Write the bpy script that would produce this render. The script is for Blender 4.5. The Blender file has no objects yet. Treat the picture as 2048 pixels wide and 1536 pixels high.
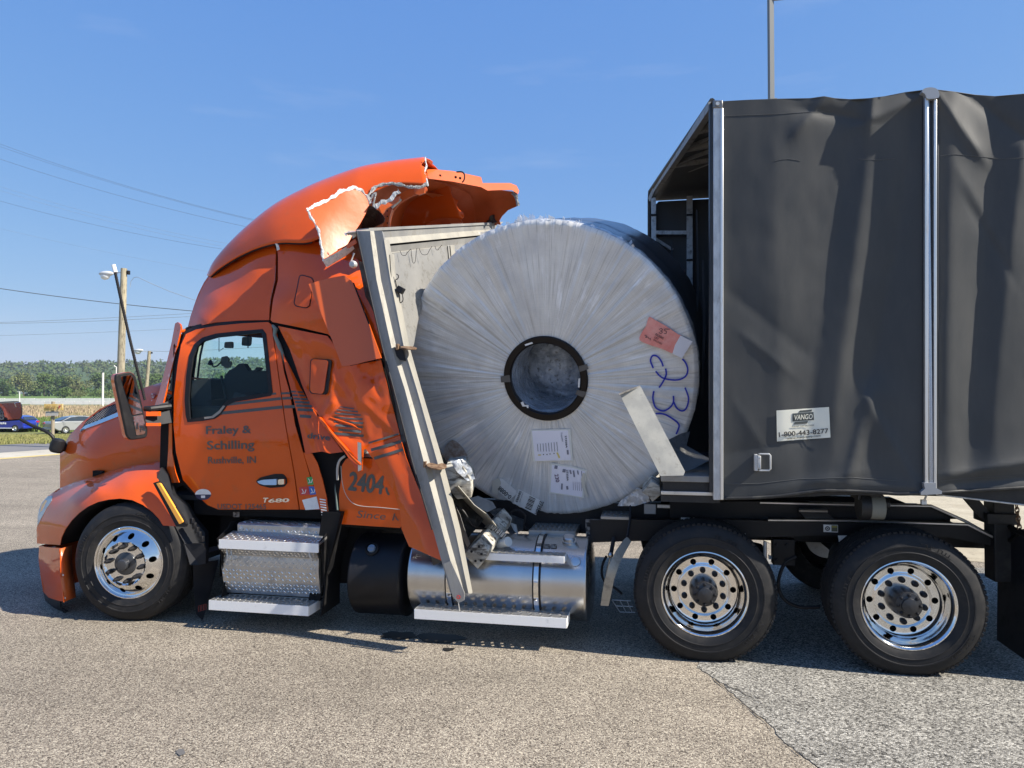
import bpy, bmesh, math, random
import numpy as np
from mathutils import Vector, Matrix, noise
from mathutils.geometry import delaunay_2d_cdt

C = bpy.context.scene.collection
SC = bpy.context.scene
R = math.radians

# ------------------------------------------------------------------ camera
CAM = Vector((0.0, -5.26, 1.87))
YAW, PITCH, F = R(11.3), R(1.08), 1430.0          # F in pixels of a 2048 px wide picture
cam_d = bpy.data.cameras.new("camera"); cam = bpy.data.objects.new("camera", cam_d); C.objects.link(cam)
cam.location = CAM
cam.rotation_euler = (R(90) + PITCH, 0, YAW)
cam_d.sensor_width = 36.0; cam_d.lens = 36.0 * F / 2048.0
cam_d.clip_start = 0.05; cam_d.clip_end = 6000
SC.camera = cam
CM = Matrix.Rotation(YAW, 3, 'Z') @ Matrix.Rotation(R(90) + PITCH, 3, 'X')

# ------------------------------------------------------------------ light
SUN_EL, SUN_AZ = R(41), R(-8)                    # azimuth from +X, negative = towards the camera side
SUNV = Vector((math.cos(SUN_EL)*math.cos(SUN_AZ), math.cos(SUN_EL)*math.sin(SUN_AZ), math.sin(SUN_EL)))
w = bpy.data.worlds.new("World"); SC.world = w; w.use_nodes = True
nt = w.node_tree; nt.nodes.clear()
wo = nt.nodes.new('ShaderNodeOutputWorld'); bg = nt.nodes.new('ShaderNodeBackground')
sky = nt.nodes.new('ShaderNodeTexSky'); sky.sky_type = 'NISHITA'; sky.sun_disc = False
sky.sun_elevation = SUN_EL
sky.sun_rotation = math.atan2(SUNV.x, SUNV.y)
sky.altitude = 200; sky.air_density = 1.0; sky.dust_density = 0.25; sky.ozone_density = 3.0
bg.inputs['Strength'].default_value = 0.15
# thin streaks of cirrus low in the sky
tc = nt.nodes.new('ShaderNodeTexCoord'); mp = nt.nodes.new('ShaderNodeMapping'); mp.inputs['Scale'].default_value = (3.0, 3.0, 16.0)
mp.inputs['Rotation'].default_value = (R(4), R(3), 0)
nz = nt.nodes.new('ShaderNodeTexNoise'); nz.inputs['Scale'].default_value = 1.6; nz.inputs['Detail'].default_value = 8; nz.inputs['Roughness'].default_value = .6
rp = nt.nodes.new('ShaderNodeValToRGB'); rp.color_ramp.elements[0].position = .58; rp.color_ramp.elements[1].position = .82
rp.color_ramp.elements[1].color = (.10, .10, .10, 1)
mx = nt.nodes.new('ShaderNodeMix'); mx.data_type = 'RGBA'; mx.inputs['B'].default_value = (3.0, 3.2, 3.5, 1)
nt.links.new(tc.outputs['Generated'], mp.inputs['Vector']); nt.links.new(mp.outputs[0], nz.inputs['Vector'])
nt.links.new(nz.outputs['Fac'], rp.inputs['Fac']); nt.links.new(rp.outputs['Color'], mx.inputs['Factor'])
hs = nt.nodes.new('ShaderNodeHueSaturation'); hs.inputs['Saturation'].default_value = 1.22
gm = nt.nodes.new('ShaderNodeGamma'); gm.inputs['Gamma'].default_value = .72
nt.links.new(sky.outputs[0], gm.inputs['Color']); nt.links.new(gm.outputs[0], hs.inputs['Color']); se = nt.nodes.new('ShaderNodeSeparateColor'); cb = nt.nodes.new('ShaderNodeCombineColor'); nt.links.new(hs.outputs[0], se.inputs[0])
K_ = .15 * 2**.55                                  # the clear deep blue of a dry morning: each band of the sky graded by its own power
for i_, (k_, p_) in enumerate(((.635, .797), (.675, .581), (.85, .20))):
    a_ = nt.nodes.new('ShaderNodeMath'); a_.operation = 'MULTIPLY'; a_.inputs[1].default_value = K_; nt.links.new(se.outputs[i_], a_.inputs[0])
    c_ = nt.nodes.new('ShaderNodeMath'); c_.operation = 'POWER'; c_.inputs[1].default_value = p_; nt.links.new(a_.outputs[0], c_.inputs[0])
    d_ = nt.nodes.new('ShaderNodeMath'); d_.operation = 'MULTIPLY'; d_.inputs[1].default_value = k_ / (.15 * 2**.85); nt.links.new(c_.outputs[0], d_.inputs[0])
    nt.links.new(d_.outputs[0], cb.inputs[i_])
nt.links.new(cb.outputs[0], mx.inputs['A'])
nt.links.new(mx.outputs['Result'], bg.inputs['Color']); nt.links.new(bg.outputs[0], wo.inputs['Surface'])
sun_d = bpy.data.lights.new("sun", 'SUN'); sun_d.energy = 4.9; sun_d.angle = R(0.55); sun_d.color = (1.0, .93, .82)
sun = bpy.data.objects.new("sun", sun_d); C.objects.link(sun)
sun.rotation_euler = (-SUNV).to_track_quat('-Z', 'Y').to_euler(); sun.location = (8, -3, 12)
SC.view_settings.view_transform = 'Standard'; SC.view_settings.look = 'None'
SC.view_settings.gamma = 1.0; SC.view_settings.use_curve_mapping = False
SC.view_settings.exposure = 0.85
SC.cycles.max_bounces = 8; SC.cycles.glossy_bounces = 4; SC.cycles.transparent_max_bounces = 12

# ------------------------------------------------------------------ pixel rays (photo measured at 2048 x 1536)
def ray(px, py):
    return CM @ Vector(((px - 1024.0) / F, (768.0 - py) / F, -1.0))
def P(px, py, Y):                                  # point of the plane y = Y
    d = ray(px, py); return CAM + d * ((Y - CAM.y) / d.y)
def PX(px, py, X):                                 # point of the plane x = X
    d = ray(px, py); return CAM + d * ((X - CAM.x) / d.x)
def PZ(px, py, Z=0.0):                             # point of a horizontal plane
    d = ray(px, py); return CAM + d * ((Z - CAM.z) / d.z)
def PPL(px, py, o, n):
    d = ray(px, py); return CAM + d * ((o - CAM).dot(n) / d.dot(n))
FW = Vector((-math.sin(YAW), math.cos(YAW), 0)); RT = Vector((math.cos(YAW), math.sin(YAW), 0))
def D(px, py, depth):                              # point at a depth along the level viewing direction
    d = ray(px, py); return CAM + d * (depth / d.dot(FW))
def proj(p):
    q = CM.transposed() @ (Vector(p) - CAM)
    return (1024 + F * q.x / -q.z, 768 - F * q.y / -q.z)

# ------------------------------------------------------------------ materials
MATS = {}
def mat(name, col, rough=.5, metal=0., coat=0., coat_r=.05, var=None, bump=None, bump2=None, spec=.5,
        dirt=None, alpha=None, trans=0., ior=1.45, stretch=None, sheen=0.):
    """var=(scale, col2, lo, hi)  bump=(scale, strength, distance)  dirt=(scale, col, lo, hi)"""
    if name in MATS: return MATS[name]
    m = bpy.data.materials.new(name); MATS[name] = m; m.use_nodes = True
    n = m.node_tree; b = n.nodes['Principled BSDF']
    b.inputs['Base Color'].default_value = (*col, 1); b.inputs['Roughness'].default_value = rough
    b.inputs['Metallic'].default_value = metal; b.inputs['Coat Weight'].default_value = coat
    b.inputs['Coat Roughness'].default_value = coat_r; b.inputs['Specular IOR Level'].default_value = spec
    b.inputs['Transmission Weight'].default_value = trans; b.inputs['IOR'].default_value = ior
    b.inputs['Sheen Weight'].default_value = sheen
    if alpha is not None: b.inputs['Alpha'].default_value = alpha
    tcn = n.nodes.new('ShaderNodeTexCoord'); src = tcn.outputs['Object']
    if stretch:
        mpn = n.nodes.new('ShaderNodeMapping'); mpn.inputs['Scale'].default_value = stretch
        n.links.new(src, mpn.inputs['Vector']); src = mpn.outputs[0]
    def nse(scale, detail=5, rgh=.6):
        t = n.nodes.new('ShaderNodeTexNoise'); t.inputs['Scale'].default_value = scale
        t.inputs['Detail'].default_value = detail; t.inputs['Roughness'].default_value = rgh
        n.links.new(src, t.inputs['Vector']); return t.outputs['Fac']
    def ramp(fac, lo, hi):
        mr = n.nodes.new('ShaderNodeMapRange'); mr.inputs['From Min'].default_value = lo; mr.inputs['From Max'].default_value = hi
        n.links.new(fac, mr.inputs['Value']); return mr.outputs['Result']
    cur = None
    for i, q in enumerate((var, dirt)):
        if not q: continue
        mxn = n.nodes.new('ShaderNodeMix'); mxn.data_type = 'RGBA'
        f = ramp(nse(q[0], 8 if i else 5, .7 if i else .6), q[2], q[3]); n.links.new(f, mxn.inputs['Factor'])
        if cur is None: mxn.inputs['A'].default_value = (*col, 1)
        else: n.links.new(cur, mxn.inputs['A'])
        mxn.inputs['B'].default_value = (*q[1], 1); cur = mxn.outputs['Result']
        if i == 1:
            r2 = n.nodes.new('ShaderNodeMapRange'); r2.inputs['To Min'].default_value = rough; r2.inputs['To Max'].default_value = min(1, rough + .35)
            n.links.new(f, r2.inputs['Value']); n.links.new(r2.outputs['Result'], b.inputs['Roughness'])
    if cur is not None: n.links.new(cur, b.inputs['Base Color'])
    prev = None
    for q in (bump, bump2):
        if not q: continue
        bn = n.nodes.new('ShaderNodeBump'); bn.inputs['Strength'].default_value = q[1]; bn.inputs['Distance'].default_value = q[2]
        n.links.new(nse(q[0], 4), bn.inputs['Height'])
        if prev is not None: n.links.new(prev, bn.inputs['Normal'])
        prev = bn.outputs['Normal']
    if prev is not None:
        n.links.new(prev, b.inputs['Normal'])
        if coat: n.links.new(prev, b.inputs['Coat Normal'])
    return m

PAINT = mat('orange_paint', (.68, .094, .005), .4, 0, .85, .02, spec=.05, var=(2.2, (.62, .084, .005), .35, .7), bump=(2.6, .22, .02), dirt=(5, (.42, .12, .04), .58, .95))
PAINT_IN = mat('orange_fibreglass_inside', (.60, .10, .012), .45, bump=(9, .15, .01), dirt=(4, (.40, .07, .01), .4, .9))
FLAP = mat('orange_gelcoat', (.62, .12, .025), .38, coat=.4, var=(3, (.66, .14, .03), .4, .7), bump=(4, .2, .02))
TORN = mat('torn_fibreglass', (.80, .79, .74), .95, bump=(160, .5, .004), var=(45, (.60, .62, .58), .5, .62))
BLACK = mat('black_plastic', (.010, .010, .012), .5, spec=.35, bump=(160, .1, .002), dirt=(6, (.03, .028, .025), .5, .9))
DARK = mat('underbody_black', (.006, .006, .007), .7, spec=.25, dirt=(7, (.018, .016, .014), .45, .85))
FRAME = mat('frame_black_paint', (.007, .007, .009), .4, spec=.35, dirt=(9, (.022, .020, .018), .5, .9))
RUBBER = mat('tyre_rubber', (.014, .014, .015), .62, spec=.35, dirt=(14, (.045, .041, .037), .48, .85), bump=(90, .15, .003))
RUBBER_T = mat('tread_rubber', (.013, .013, .014), .8, spec=.3, dirt=(22, (.055, .05, .045), .48, .8), bump=(120, .5, .004))
CHROME = mat('polished_aluminium', (.80, .80, .80), .09, 1., var=(5, (.66, .64, .60), .4, .8), bump=(14, .12, .004), dirt=(30, (.5, .47, .42), .62, .9))
ALU = mat('aluminium', (.66, .66, .65), .34, 1., var=(6, (.52, .52, .51), .35, .7), bump=(30, .25, .004), dirt=(12, (.30, .28, .25), .58, .9))
TANK = mat('brushed_tank_aluminium', (.60, .61, .62), .27, 1., var=(4, (.50, .50, .50), .3, .7), bump=(160, .12, .002), stretch=(1, .12, .12))
STEP = mat('diamond_plate_aluminium', (.50, .49, .47), .34, .8, dirt=(10, (.30, .29, .27), .5, .8))
STEPL = mat('step_lip_aluminium', (.90, .89, .86), .4, .1, dirt=(16, (.5, .49, .46), .6, .9))
WALU = mat('weathered_aluminium', (.25, .245, .235), .55, .3, var=(7, (.34, .33, .305), .35, .65), bump=(60, .3, .003), dirt=(14, (.16, .145, .125), .52, .85), stretch=(1, 1, .35))
WALU_L = mat('weathered_aluminium_light', (.27, .258, .225), .6, .1, var=(7, (.34, .32, .27), .35, .65), bump=(60, .3, .003), dirt=(18, (.20, .18, .15), .55, .85), stretch=(1, 1, .35))
SHEET = mat('headboard_sheet', (.24, .235, .22), .5, .3, var=(3, (.31, .30, .275), .3, .7), bump=(25, .4, .004), dirt=(11, (.12, .115, .10), .52, .75))
GALV = mat('galvanised_steel', (.50, .50, .49), .45, .4, var=(26, (.64, .64, .62), .4, .6), dirt=(20, (.18, .17, .15), .58, .85), stretch=(1, 1, .4))
RAILM = mat('track_aluminium', (.70, .69, .66), .3, .7, dirt=(20, (.3, .28, .25), .55, .9), stretch=(1, 1, .2))
RUST = mat('rusty_steel', (.13, .07, .04), .75, .3, var=(30, (.27, .18, .11), .4, .6), bump=(50, .4, .004))
WOOD = mat('weathered_white_timber', (.56, .54, .47), .85, var=(9, (.30, .27, .22), .45, .6), bump=(50, .6, .006), dirt=(22, (.07, .06, .05), .50, .62), stretch=(.3, 1, 1))
STEELB = mat('bent_steel_plate', (.34, .335, .31), .5, .35, var=(8, (.42, .41, .37), .4, .6), dirt=(20, (.18, .17, .15), .58, .75), bump=(40, .3, .003))
def thin_glass(name, tint):
    m = bpy.data.materials.new(name); MATS[name] = m; m.use_nodes = True; n = m.node_tree; n.nodes.clear()
    o = n.nodes.new('ShaderNodeOutputMaterial'); t = n.nodes.new('ShaderNodeBsdfTransparent'); g = n.nodes.new('ShaderNodeBsdfGlossy'); f = n.nodes.new('ShaderNodeFresnel'); x = n.nodes.new('ShaderNodeMixShader')
    t.inputs['Color'].default_value = (*tint, 1); g.inputs['Roughness'].default_value = .01; f.inputs['IOR'].default_value = 1.22
    n.links.new(f.outputs[0], x.inputs[0]); n.links.new(t.outputs[0], x.inputs[1]); n.links.new(g.outputs[0], x.inputs[2]); n.links.new(x.outputs[0], o.inputs['Surface']); return m
GLASS = thin_glass('window_glass', (.90, .98, .96))
MIRROR = mat('mirror_glass', (.75, .77, .78), .015, 1.)
GREYD = mat('grey_lettering', (.075, .082, .078), .4)
WHITE = mat('white_sticker', (.78, .78, .76), .5, dirt=(20, (.6, .58, .52), .5, .9))
INKB = mat('black_ink', (.02, .02, .025), .5)
INKBLUE = mat('blue_marker', (.012, .03, .42), .45)
RED = mat('red_sticker', (.55, .05, .05), .4); BLUE = mat('blue_sticker', (.03, .12, .45), .4); GREEN = mat('green_sticker', (.02, .33, .08), .4)
AMBER = mat('amber_lens', (.95, .42, .06), .25, coat=.6)
TARP = mat('black_tarpaulin', (.054, .056, .056), .46, spec=.3, bump2=(300, .12, .001), dirt=(2.2, (.088, .087, .082), .42, .85), stretch=(1.6, 1, .45))
HEM = mat('tarp_hem', (.02, .02, .02), .45, dirt=(8, (.09, .085, .07), .5, .85))

# ------------------------------------------------------------------ objects
def tag(o, label=None, cat=None, group=None, kind=None):
    if label: o['label'] = label
    if cat: o['category'] = cat
    if group: o['group'] = group
    if kind: o['kind'] = kind
    return o
def thing(name, loc, label, cat, group=None):
    o = bpy.data.objects.new(name, None); C.objects.link(o); o.location = loc; o.empty_display_size = .2
    return tag(o, label, cat, group)
def wloc(o):
    v = Vector(o.location)
    while o.parent: o = o.parent; v += o.location
    return v
def link(name, me, parent=None):
    o = bpy.data.objects.new(name, me); C.objects.link(o)
    if parent is not None: o.parent = parent; o.location = -wloc(parent)
    return o
def mk(name, vs, fs, m, parent=None, ang=35, recalc=True, bevel=0, solid=0, kind=None, local=False, seg=2):
    me = bpy.data.meshes.new(name)
    me.from_pydata([tuple(v) for v in vs], [], fs)
    if recalc:
        bm = bmesh.new(); bm.from_mesh(me); bmesh.ops.recalc_face_normals(bm, faces=bm.faces); bm.to_mesh(me); bm.free()
    me.materials.append(m)
    if ang:
        me.polygons.foreach_set('use_smooth', [True] * len(me.polygons)); me.set_sharp_from_angle(angle=R(ang))
    me.update()
    o = link(name, me, parent)
    if local: o.location = (0, 0, 0)
    if bevel:
        b = o.modifiers.new('bevel', 'BEVEL'); b.width = bevel; b.segments = seg; b.limit_method = 'ANGLE'; b.angle_limit = R(40)
        b.harden_normals = False
    if solid:
        s = o.modifiers.new('solid', 'SOLIDIFY'); s.thickness = solid; s.offset = 0
    if kind: o['kind'] = kind
    return o

class MB:
    def __init__(s): s.v = []; s.f = []
    def add(s, vs, fs):
        k = len(s.v); s.v += [Vector(v) for v in vs]; s.f += [tuple(i + k for i in f) for f in fs]; return s
    def hexa(s, a):                                # a: 4 near + 4 far corners
        return s.add(a, [(0, 1, 2, 3), (7, 6, 5, 4), (0, 4, 5, 1), (1, 5, 6, 2), (2, 6, 7, 3), (3, 7, 4, 0)])
    def box(s, c, d, rot=None):
        x, y, z = d[0]/2, d[1]/2, d[2]/2; c = Vector(c)
        vs = [Vector(p) for p in ((-x,-y,-z),(x,-y,-z),(x,-y,z),(-x,-y,z),(-x,y,-z),(x,y,-z),(x,y,z),(-x,y,z))]
        if rot is not None: vs = [rot @ v for v in vs]
        return s.hexa([v + c for v in vs])
    def span(s, a, b): return s.box([(a[i]+b[i])/2 for i in range(3)], [abs(a[i]-b[i]) for i in range(3)])
    def bar(s, p, q, wd, ht, up=(0, 0, 1)):        # rectangular bar from p to q
        p, q = Vector(p), Vector(q); d = (q - p).normalized(); u = Vector(up); sd = d.cross(u).normalized(); u = sd.cross(d)
        sd *= wd/2; u *= ht/2
        return s.hexa([p-sd-u, p+sd-u, p+sd+u, p-sd+u, q-sd-u, q+sd-u, q+sd+u, q-sd+u])
    def prism(s, pts, off):
        n = len(pts); off = Vector(off)
        return s.add([Vector(p) for p in pts] + [Vector(p) + off for p in pts],
            [tuple(range(n)), tuple(range(2*n-1, n-1, -1))] + [(i, (i+1) % n, n+(i+1) % n, n+i) for i in range(n)])
    def tube(s, pts, r, n=8, cap=True):
        pts = [Vector(p) for p in pts]; m = len(pts); rs = r if isinstance(r, (list, tuple)) else [r]*m
        vs = []; ref = Vector((.13, .31, .94)).normalized()
        for i, p in enumerate(pts):
            t = (pts[min(i+1, m-1)] - pts[max(i-1, 0)]).normalized()
            a = t.cross(ref)
            if a.length < .05: a = t.cross(Vector((1, 0, 0)))
            a.normalize(); b = t.cross(a)
            vs += [p + (a*math.cos(2*math.pi*k/n) + b*math.sin(2*math.pi*k/n))*rs[i] for k in range(n)]
        fs = [(i*n+k, i*n+(k+1) % n, (i+1)*n+(k+1) % n, (i+1)*n+k) for i in range(m-1) for k in range(n)]
        if cap: fs += [tuple(range(n)), tuple(range((m-1)*n, m*n))]
        return s.add(vs, fs)
    def cyl(s, p, q, r, n=16, r2=None): return s.tube([p, q], [r, r if r2 is None else r2], n)
    def lathe(s, prof, o, ax, n=48, closed=False, a0=0, a1=2*math.pi):   # prof: (radius, along axis)
        o = Vector(o); ax = Vector(ax).normalized(); u = ax.cross(Vector((0, 0, 1)))
        if u.length < .1: u = Vector((1, 0, 0))
        u.normalize(); v = ax.cross(u); m = len(prof); full = abs(a1-a0-2*math.pi) < 1e-6; nn = n if full else n+1
        vs = [o + ax*a + (u*math.cos(a0+(a1-a0)*k/n) + v*math.sin(a0+(a1-a0)*k/n))*r for (r, a) in prof for k in range(nn)]
        fs = []
        for i in range(m if closed else m-1):
            j = (i+1) % m
            for k in range(n):
                k2 = (k+1) % nn
                fs.append((i*nn+k, i*nn+k2, j*nn+k2, j*nn+k))
        return s.add(vs, fs)
    def sphere(s, c, r, n=12, sq=(1, 1, 1)):
        c = Vector(c); vs = []; fs = []
        for i in range(n//2+1):
            t = math.pi*i/(n//2)
            vs += [c + Vector((r*sq[0]*math.sin(t)*math.cos(2*math.pi*k/n), r*sq[1]*math.sin(t)*math.sin(2*math.pi*k/n), r*sq[2]*math.cos(t))) for k in range(n)]
        fs = [(i*n+k, i*n+(k+1) % n, (i+1)*n+(k+1) % n, (i+1)*n+k) for i in range(n//2) for k in range(n)]
        return s.add(vs, fs)
    def build(s, name, m, parent=None, **k): return mk(name, s.v, s.f, m, parent, **k)

# ------------------------------------------------------------------ smooth surfaces through measured points
def rbf(ctrl):
    """ctrl: list of (u, v, w); returns a function (u, v) -> w (thin plate spline)"""
    if len(ctrl) == 1: k = ctrl[0][2]; return lambda a, b: k
    A = np.array(ctrl, float); U = A[:, :2]/100.; W = A[:, 2]
    n = len(A); Pm = np.c_[np.ones(n), U]
    if n < 4:
        co = np.linalg.lstsq(Pm, W, rcond=None)[0]
        return lambda a, b: float(co[0] + co[1]*a/100. + co[2]*b/100.)
    d = np.linalg.norm(U[:, None]-U[None], axis=2)
    K = np.where(d > 0, d*d*np.log(d+1e-12), 0) + np.eye(n)*2e-3
    M = np.zeros((n+3, n+3)); M[:n, :n] = K; M[:n, n:] = Pm; M[n:, :n] = Pm.T
    s = np.linalg.solve(M, np.r_[W, 0, 0, 0])
    def f(a, b):
        q = np.array([a/100., b/100.]); dd = np.linalg.norm(U-q, axis=1)
        return float((s[:n]*np.where(dd > 0, dd*dd*np.log(dd+1e-12), 0)).sum() + s[n] + s[n+1]*q[0] + s[n+2]*q[1])
    return f
def inside(p, poly):
    x, y = p; c = False; n = len(poly)
    for i in range(n):
        x1, y1 = poly[i]; x2, y2 = poly[(i+1) % n]
        if (y1 > y) != (y2 > y) and x < (x2-x1)*(y-y1)/(y2-y1)+x1: c = not c
    return c
def dens(poly, sp, closed=True):
    out = []; n = len(poly)
    for i in range(n if closed else n-1):
        a, b = poly[i], poly[(i+1) % n]; L = math.hypot(b[0]-a[0], b[1]-a[1]); k = max(1, int(L/sp))
        out += [(a[0]+(b[0]-a[0])*j/k, a[1]+(b[1]-a[1])*j/k) for j in range(k)]
    if not closed: out.append(poly[-1])
    return out
def crom(pts, k=5, closed=True):                   # Catmull-Rom
    n = len(pts); out = []
    rng = range(n) if closed else range(n-1)
    for i in rng:
        p = [pts[(i+j-1) % n] if closed else pts[min(max(i+j-1, 0), n-1)] for j in range(4)]
        for t in range(k):
            t /= k
            out.append(tuple(.5*((2*p[1][c]) + (-p[0][c]+p[2][c])*t + (2*p[0][c]-5*p[1][c]+4*p[2][c]-p[3][c])*t*t + (-p[0][c]+3*p[1][c]-3*p[2][c]+p[3][c])*t**3) for c in range(len(pts[0]))))
    if not closed: out.append(tuple(pts[-1]))
    return out
def rpoly(poly, r, k=4):                           # rounded corners
    out = []; n = len(poly)
    for i in range(n):
        a, b, c = (Vector((*poly[(i+j-1) % n][:2], 0)) for j in range(3))
        e1, e2 = a-b, c-b; q = min(r, e1.length*.45, e2.length*.45)
        p1, p2 = b+e1.normalized()*q, b+e2.normalized()*q
        for t in range(k+1):
            t /= k; v = p1*(1-t)**2 + b*2*t*(1-t) + p2*t*t; out.append((v.x, v.y))
    return out
def cdt(outline, sp, holes=(), clean=True):
    rings = [dens(outline, sp)] + [dens(h, sp) for h in holes]
    pts = []; ed = []
    for r in rings:
        k = len(pts); pts += r; ed += [(k+i, k+(i+1) % len(r)) for i in range(len(r))]
    xs = [p[0] for p in outline]; ys = [p[1] for p in outline]
    B = np.array(pts); y = min(ys)+sp*.5; row = 0; grid = []
    while y < max(ys):
        x = min(xs)+sp*(.5 if row % 2 else 1.)
        while x < max(xs):
            if inside((x, y), rings[0]) and not any(inside((x, y), h) for h in rings[1:]) and ((B-(x, y))**2).sum(1).min() > (sp*.45)**2: grid.append((x, y))
            x += sp
        y += sp*.87; row += 1
    allp = [Vector(p) for p in pts+grid]
    r = delaunay_2d_cdt(allp, ed, [], 0, 1e-4)
    V, Fc = r[0], r[2]; keep = []
    for f in Fc:
        c = (sum(V[i].x for i in f)/len(f), sum(V[i].y for i in f)/len(f))
        if inside(c, rings[0]) and not any(inside(c, h) for h in rings[1:]): keep.append(tuple(f))
    return [(v.x, v.y) for v in V], keep
def thicken(V3, faces, off):
    """closed shell: front layer V3, back layer moved by off (vector or function)"""
    n = len(V3); cnt = {}
    for f in faces:
        for i in range(len(f)):
            e = (f[i], f[(i+1) % len(f)]); cnt[tuple(sorted(e))] = cnt.get(tuple(sorted(e)), []) + [e]
    offf = off if callable(off) else (lambda v: Vector(off))
    vs = list(V3) + [v + offf(v) for v in V3]; fs = list(faces) + [tuple(reversed([i+n for i in f])) for f in faces]
    for es in cnt.values():
        if len(es) == 1: a, b = es[0]; fs.append((b, a, a+n, b+n))
    return vs, fs
def skin(name, outline, ctrl, m, parent=None, thick=.006, holes=(), sp=9, smooth=False, rnd=0, extra=None, ang=40, kind=None):
    """a sheet with real thickness whose front follows the surface through ctrl=(px,py,Y)"""
    S = ctrl if callable(ctrl) else rbf(ctrl)
    if extra: S0 = S; S = lambda a, b: S0(a, b) + extra(a, b)
    if smooth: outline = crom(outline)
    if rnd: outline = rpoly(outline, rnd)
    V, Fc = cdt(outline, sp, holes)
    V3 = [P(x, y, S(x, y)) for x, y in V]
    vs, fs = thicken(V3, Fc, (0, thick, 0))
    o = mk(name, vs, fs, m, parent, ang=ang, kind=kind)
    return o, S
def decal(name, outline, S, m, parent, lift=.003, sp=8, thick=.0015):
    V, Fc = cdt(outline, sp)
    vs, fs = thicken([P(x, y, S(x, y)-lift) for x, y in V], Fc, (0, thick, 0))
    return mk(name, vs, fs, m, parent, ang=40)
def line_px(name, a, b, wd, S, m, parent, lift=.003):
    dx, dy = b[0]-a[0], b[1]-a[1]; L = math.hypot(dx, dy); nx, ny = -dy/L*wd/2, dx/L*wd/2
    return decal(name, [(a[0]+nx, a[1]+ny), (b[0]+nx, b[1]+ny), (b[0]-nx, b[1]-ny), (a[0]-nx, a[1]-ny)], S, m, parent, lift)
def stroke_outline(pts, wd):
    L = []; Rr = []; n = len(pts)
    for i in range(n):
        a, b = pts[max(i-1, 0)], pts[min(i+1, n-1)]; dx, dy = b[0]-a[0], b[1]-a[1]; l = math.hypot(dx, dy) or 1
        nx, ny = -dy/l*wd/2, dx/l*wd/2; L.append((pts[i][0]+nx, pts[i][1]+ny)); Rr.append((pts[i][0]-nx, pts[i][1]-ny))
    return L, Rr
def stroke(mb, pts, wd, toP):                      # ribbon following pixel points
    L, Rr = stroke_outline(pts, wd); n = len(L)
    mb.add([toP(*p) for p in L+Rr], [(i, i+1, n+i+1, n+i) for i in range(n-1)])

FONT = None
def text_mesh(s, bold=0., spacing=1.):
    cu = bpy.data.curves.new('lettering', 'FONT'); cu.body = s; cu.size = 1; cu.offset = bold; cu.space_character = spacing
    cu.resolution_u = 3
    if FONT: cu.font = FONT
    cu.fill_mode = 'FRONT'
    ob = bpy.data.objects.new('lettering', cu); C.objects.link(ob)
    dg = bpy.context.evaluated_depsgraph_get(); me = bpy.data.meshes.new_from_object(ob.evaluated_get(dg))
    bpy.data.objects.remove(ob); vs = [tuple(v.co) for v in me.vertices]; fs = [tuple(p.vertices) for p in me.polygons]
    bpy.data.meshes.remove(me); return vs, fs
def text(name, s, p0, p1, cap, toP, m, parent, bold=.0, italic=0., spacing=1., up=None, lift_thick=None):
    """baseline from p0 to p1 in photo pixels, capital height cap in pixels"""
    vs, fs = text_mesh(s, 0., spacing)
    if bold > .004:                       # heavier weight: the outlines repeated a hair apart, each a little prouder
        n0, f0 = list(vs), list(fs)
        for k_, (ox, oy) in enumerate(((1, 0), (-1, 0), (0, .7), (0, -.7)), 1):
            vs = vs + [(v[0]+ox*bold*1.7, v[1]+oy*bold*1.7, k_) for v in n0]; fs = fs + [tuple(i+k_*len(n0) for i in f) for f in f0]
    x0 = min(v[0] for v in vs); x1 = max(v[0] for v in vs)
    dx, dy = p1[0]-p0[0], p1[1]-p0[1]; L = math.hypot(dx, dy)
    e = (dx/L, dy/L); u = up or (e[1], -e[0]); cs = cap/.70
    out = []
    for v in vs:
        a = (v[0]-x0)/(x1-x0)*L + italic*v[1]*cs; b = v[1]*cs
        q_ = toP(p0[0]+e[0]*a+u[0]*b, p0[1]+e[1]*a+u[1]*b); out.append(q_ + (CAM-q_).normalized()*.00025*v[2])
    return mk(name, out, fs, m, parent, ang=0, recalc=False)
def onS(S, lift=.003): return lambda a, b: P(a, b, S(a, b)-lift)
def mirror_y(o, name=None, yc=1.22):               # the same piece on the far side
    me = o.data.copy(); me.transform(Matrix(((1,0,0,0),(0,-1,0,2*yc),(0,0,1,0),(0,0,0,1)))); me.flip_normals()
    q = bpy.data.objects.new(name or o.name.split('.')[0], me); C.objects.link(q); q.parent = o.parent; q.location = o.location
    for md in o.modifiers:
        if md.type == 'BEVEL': b = q.modifiers.new('bevel', 'BEVEL'); b.width = md.width; b.segments = md.segments; b.limit_method = 'ANGLE'; b.angle_limit = md.angle_limit
    return q
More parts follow.
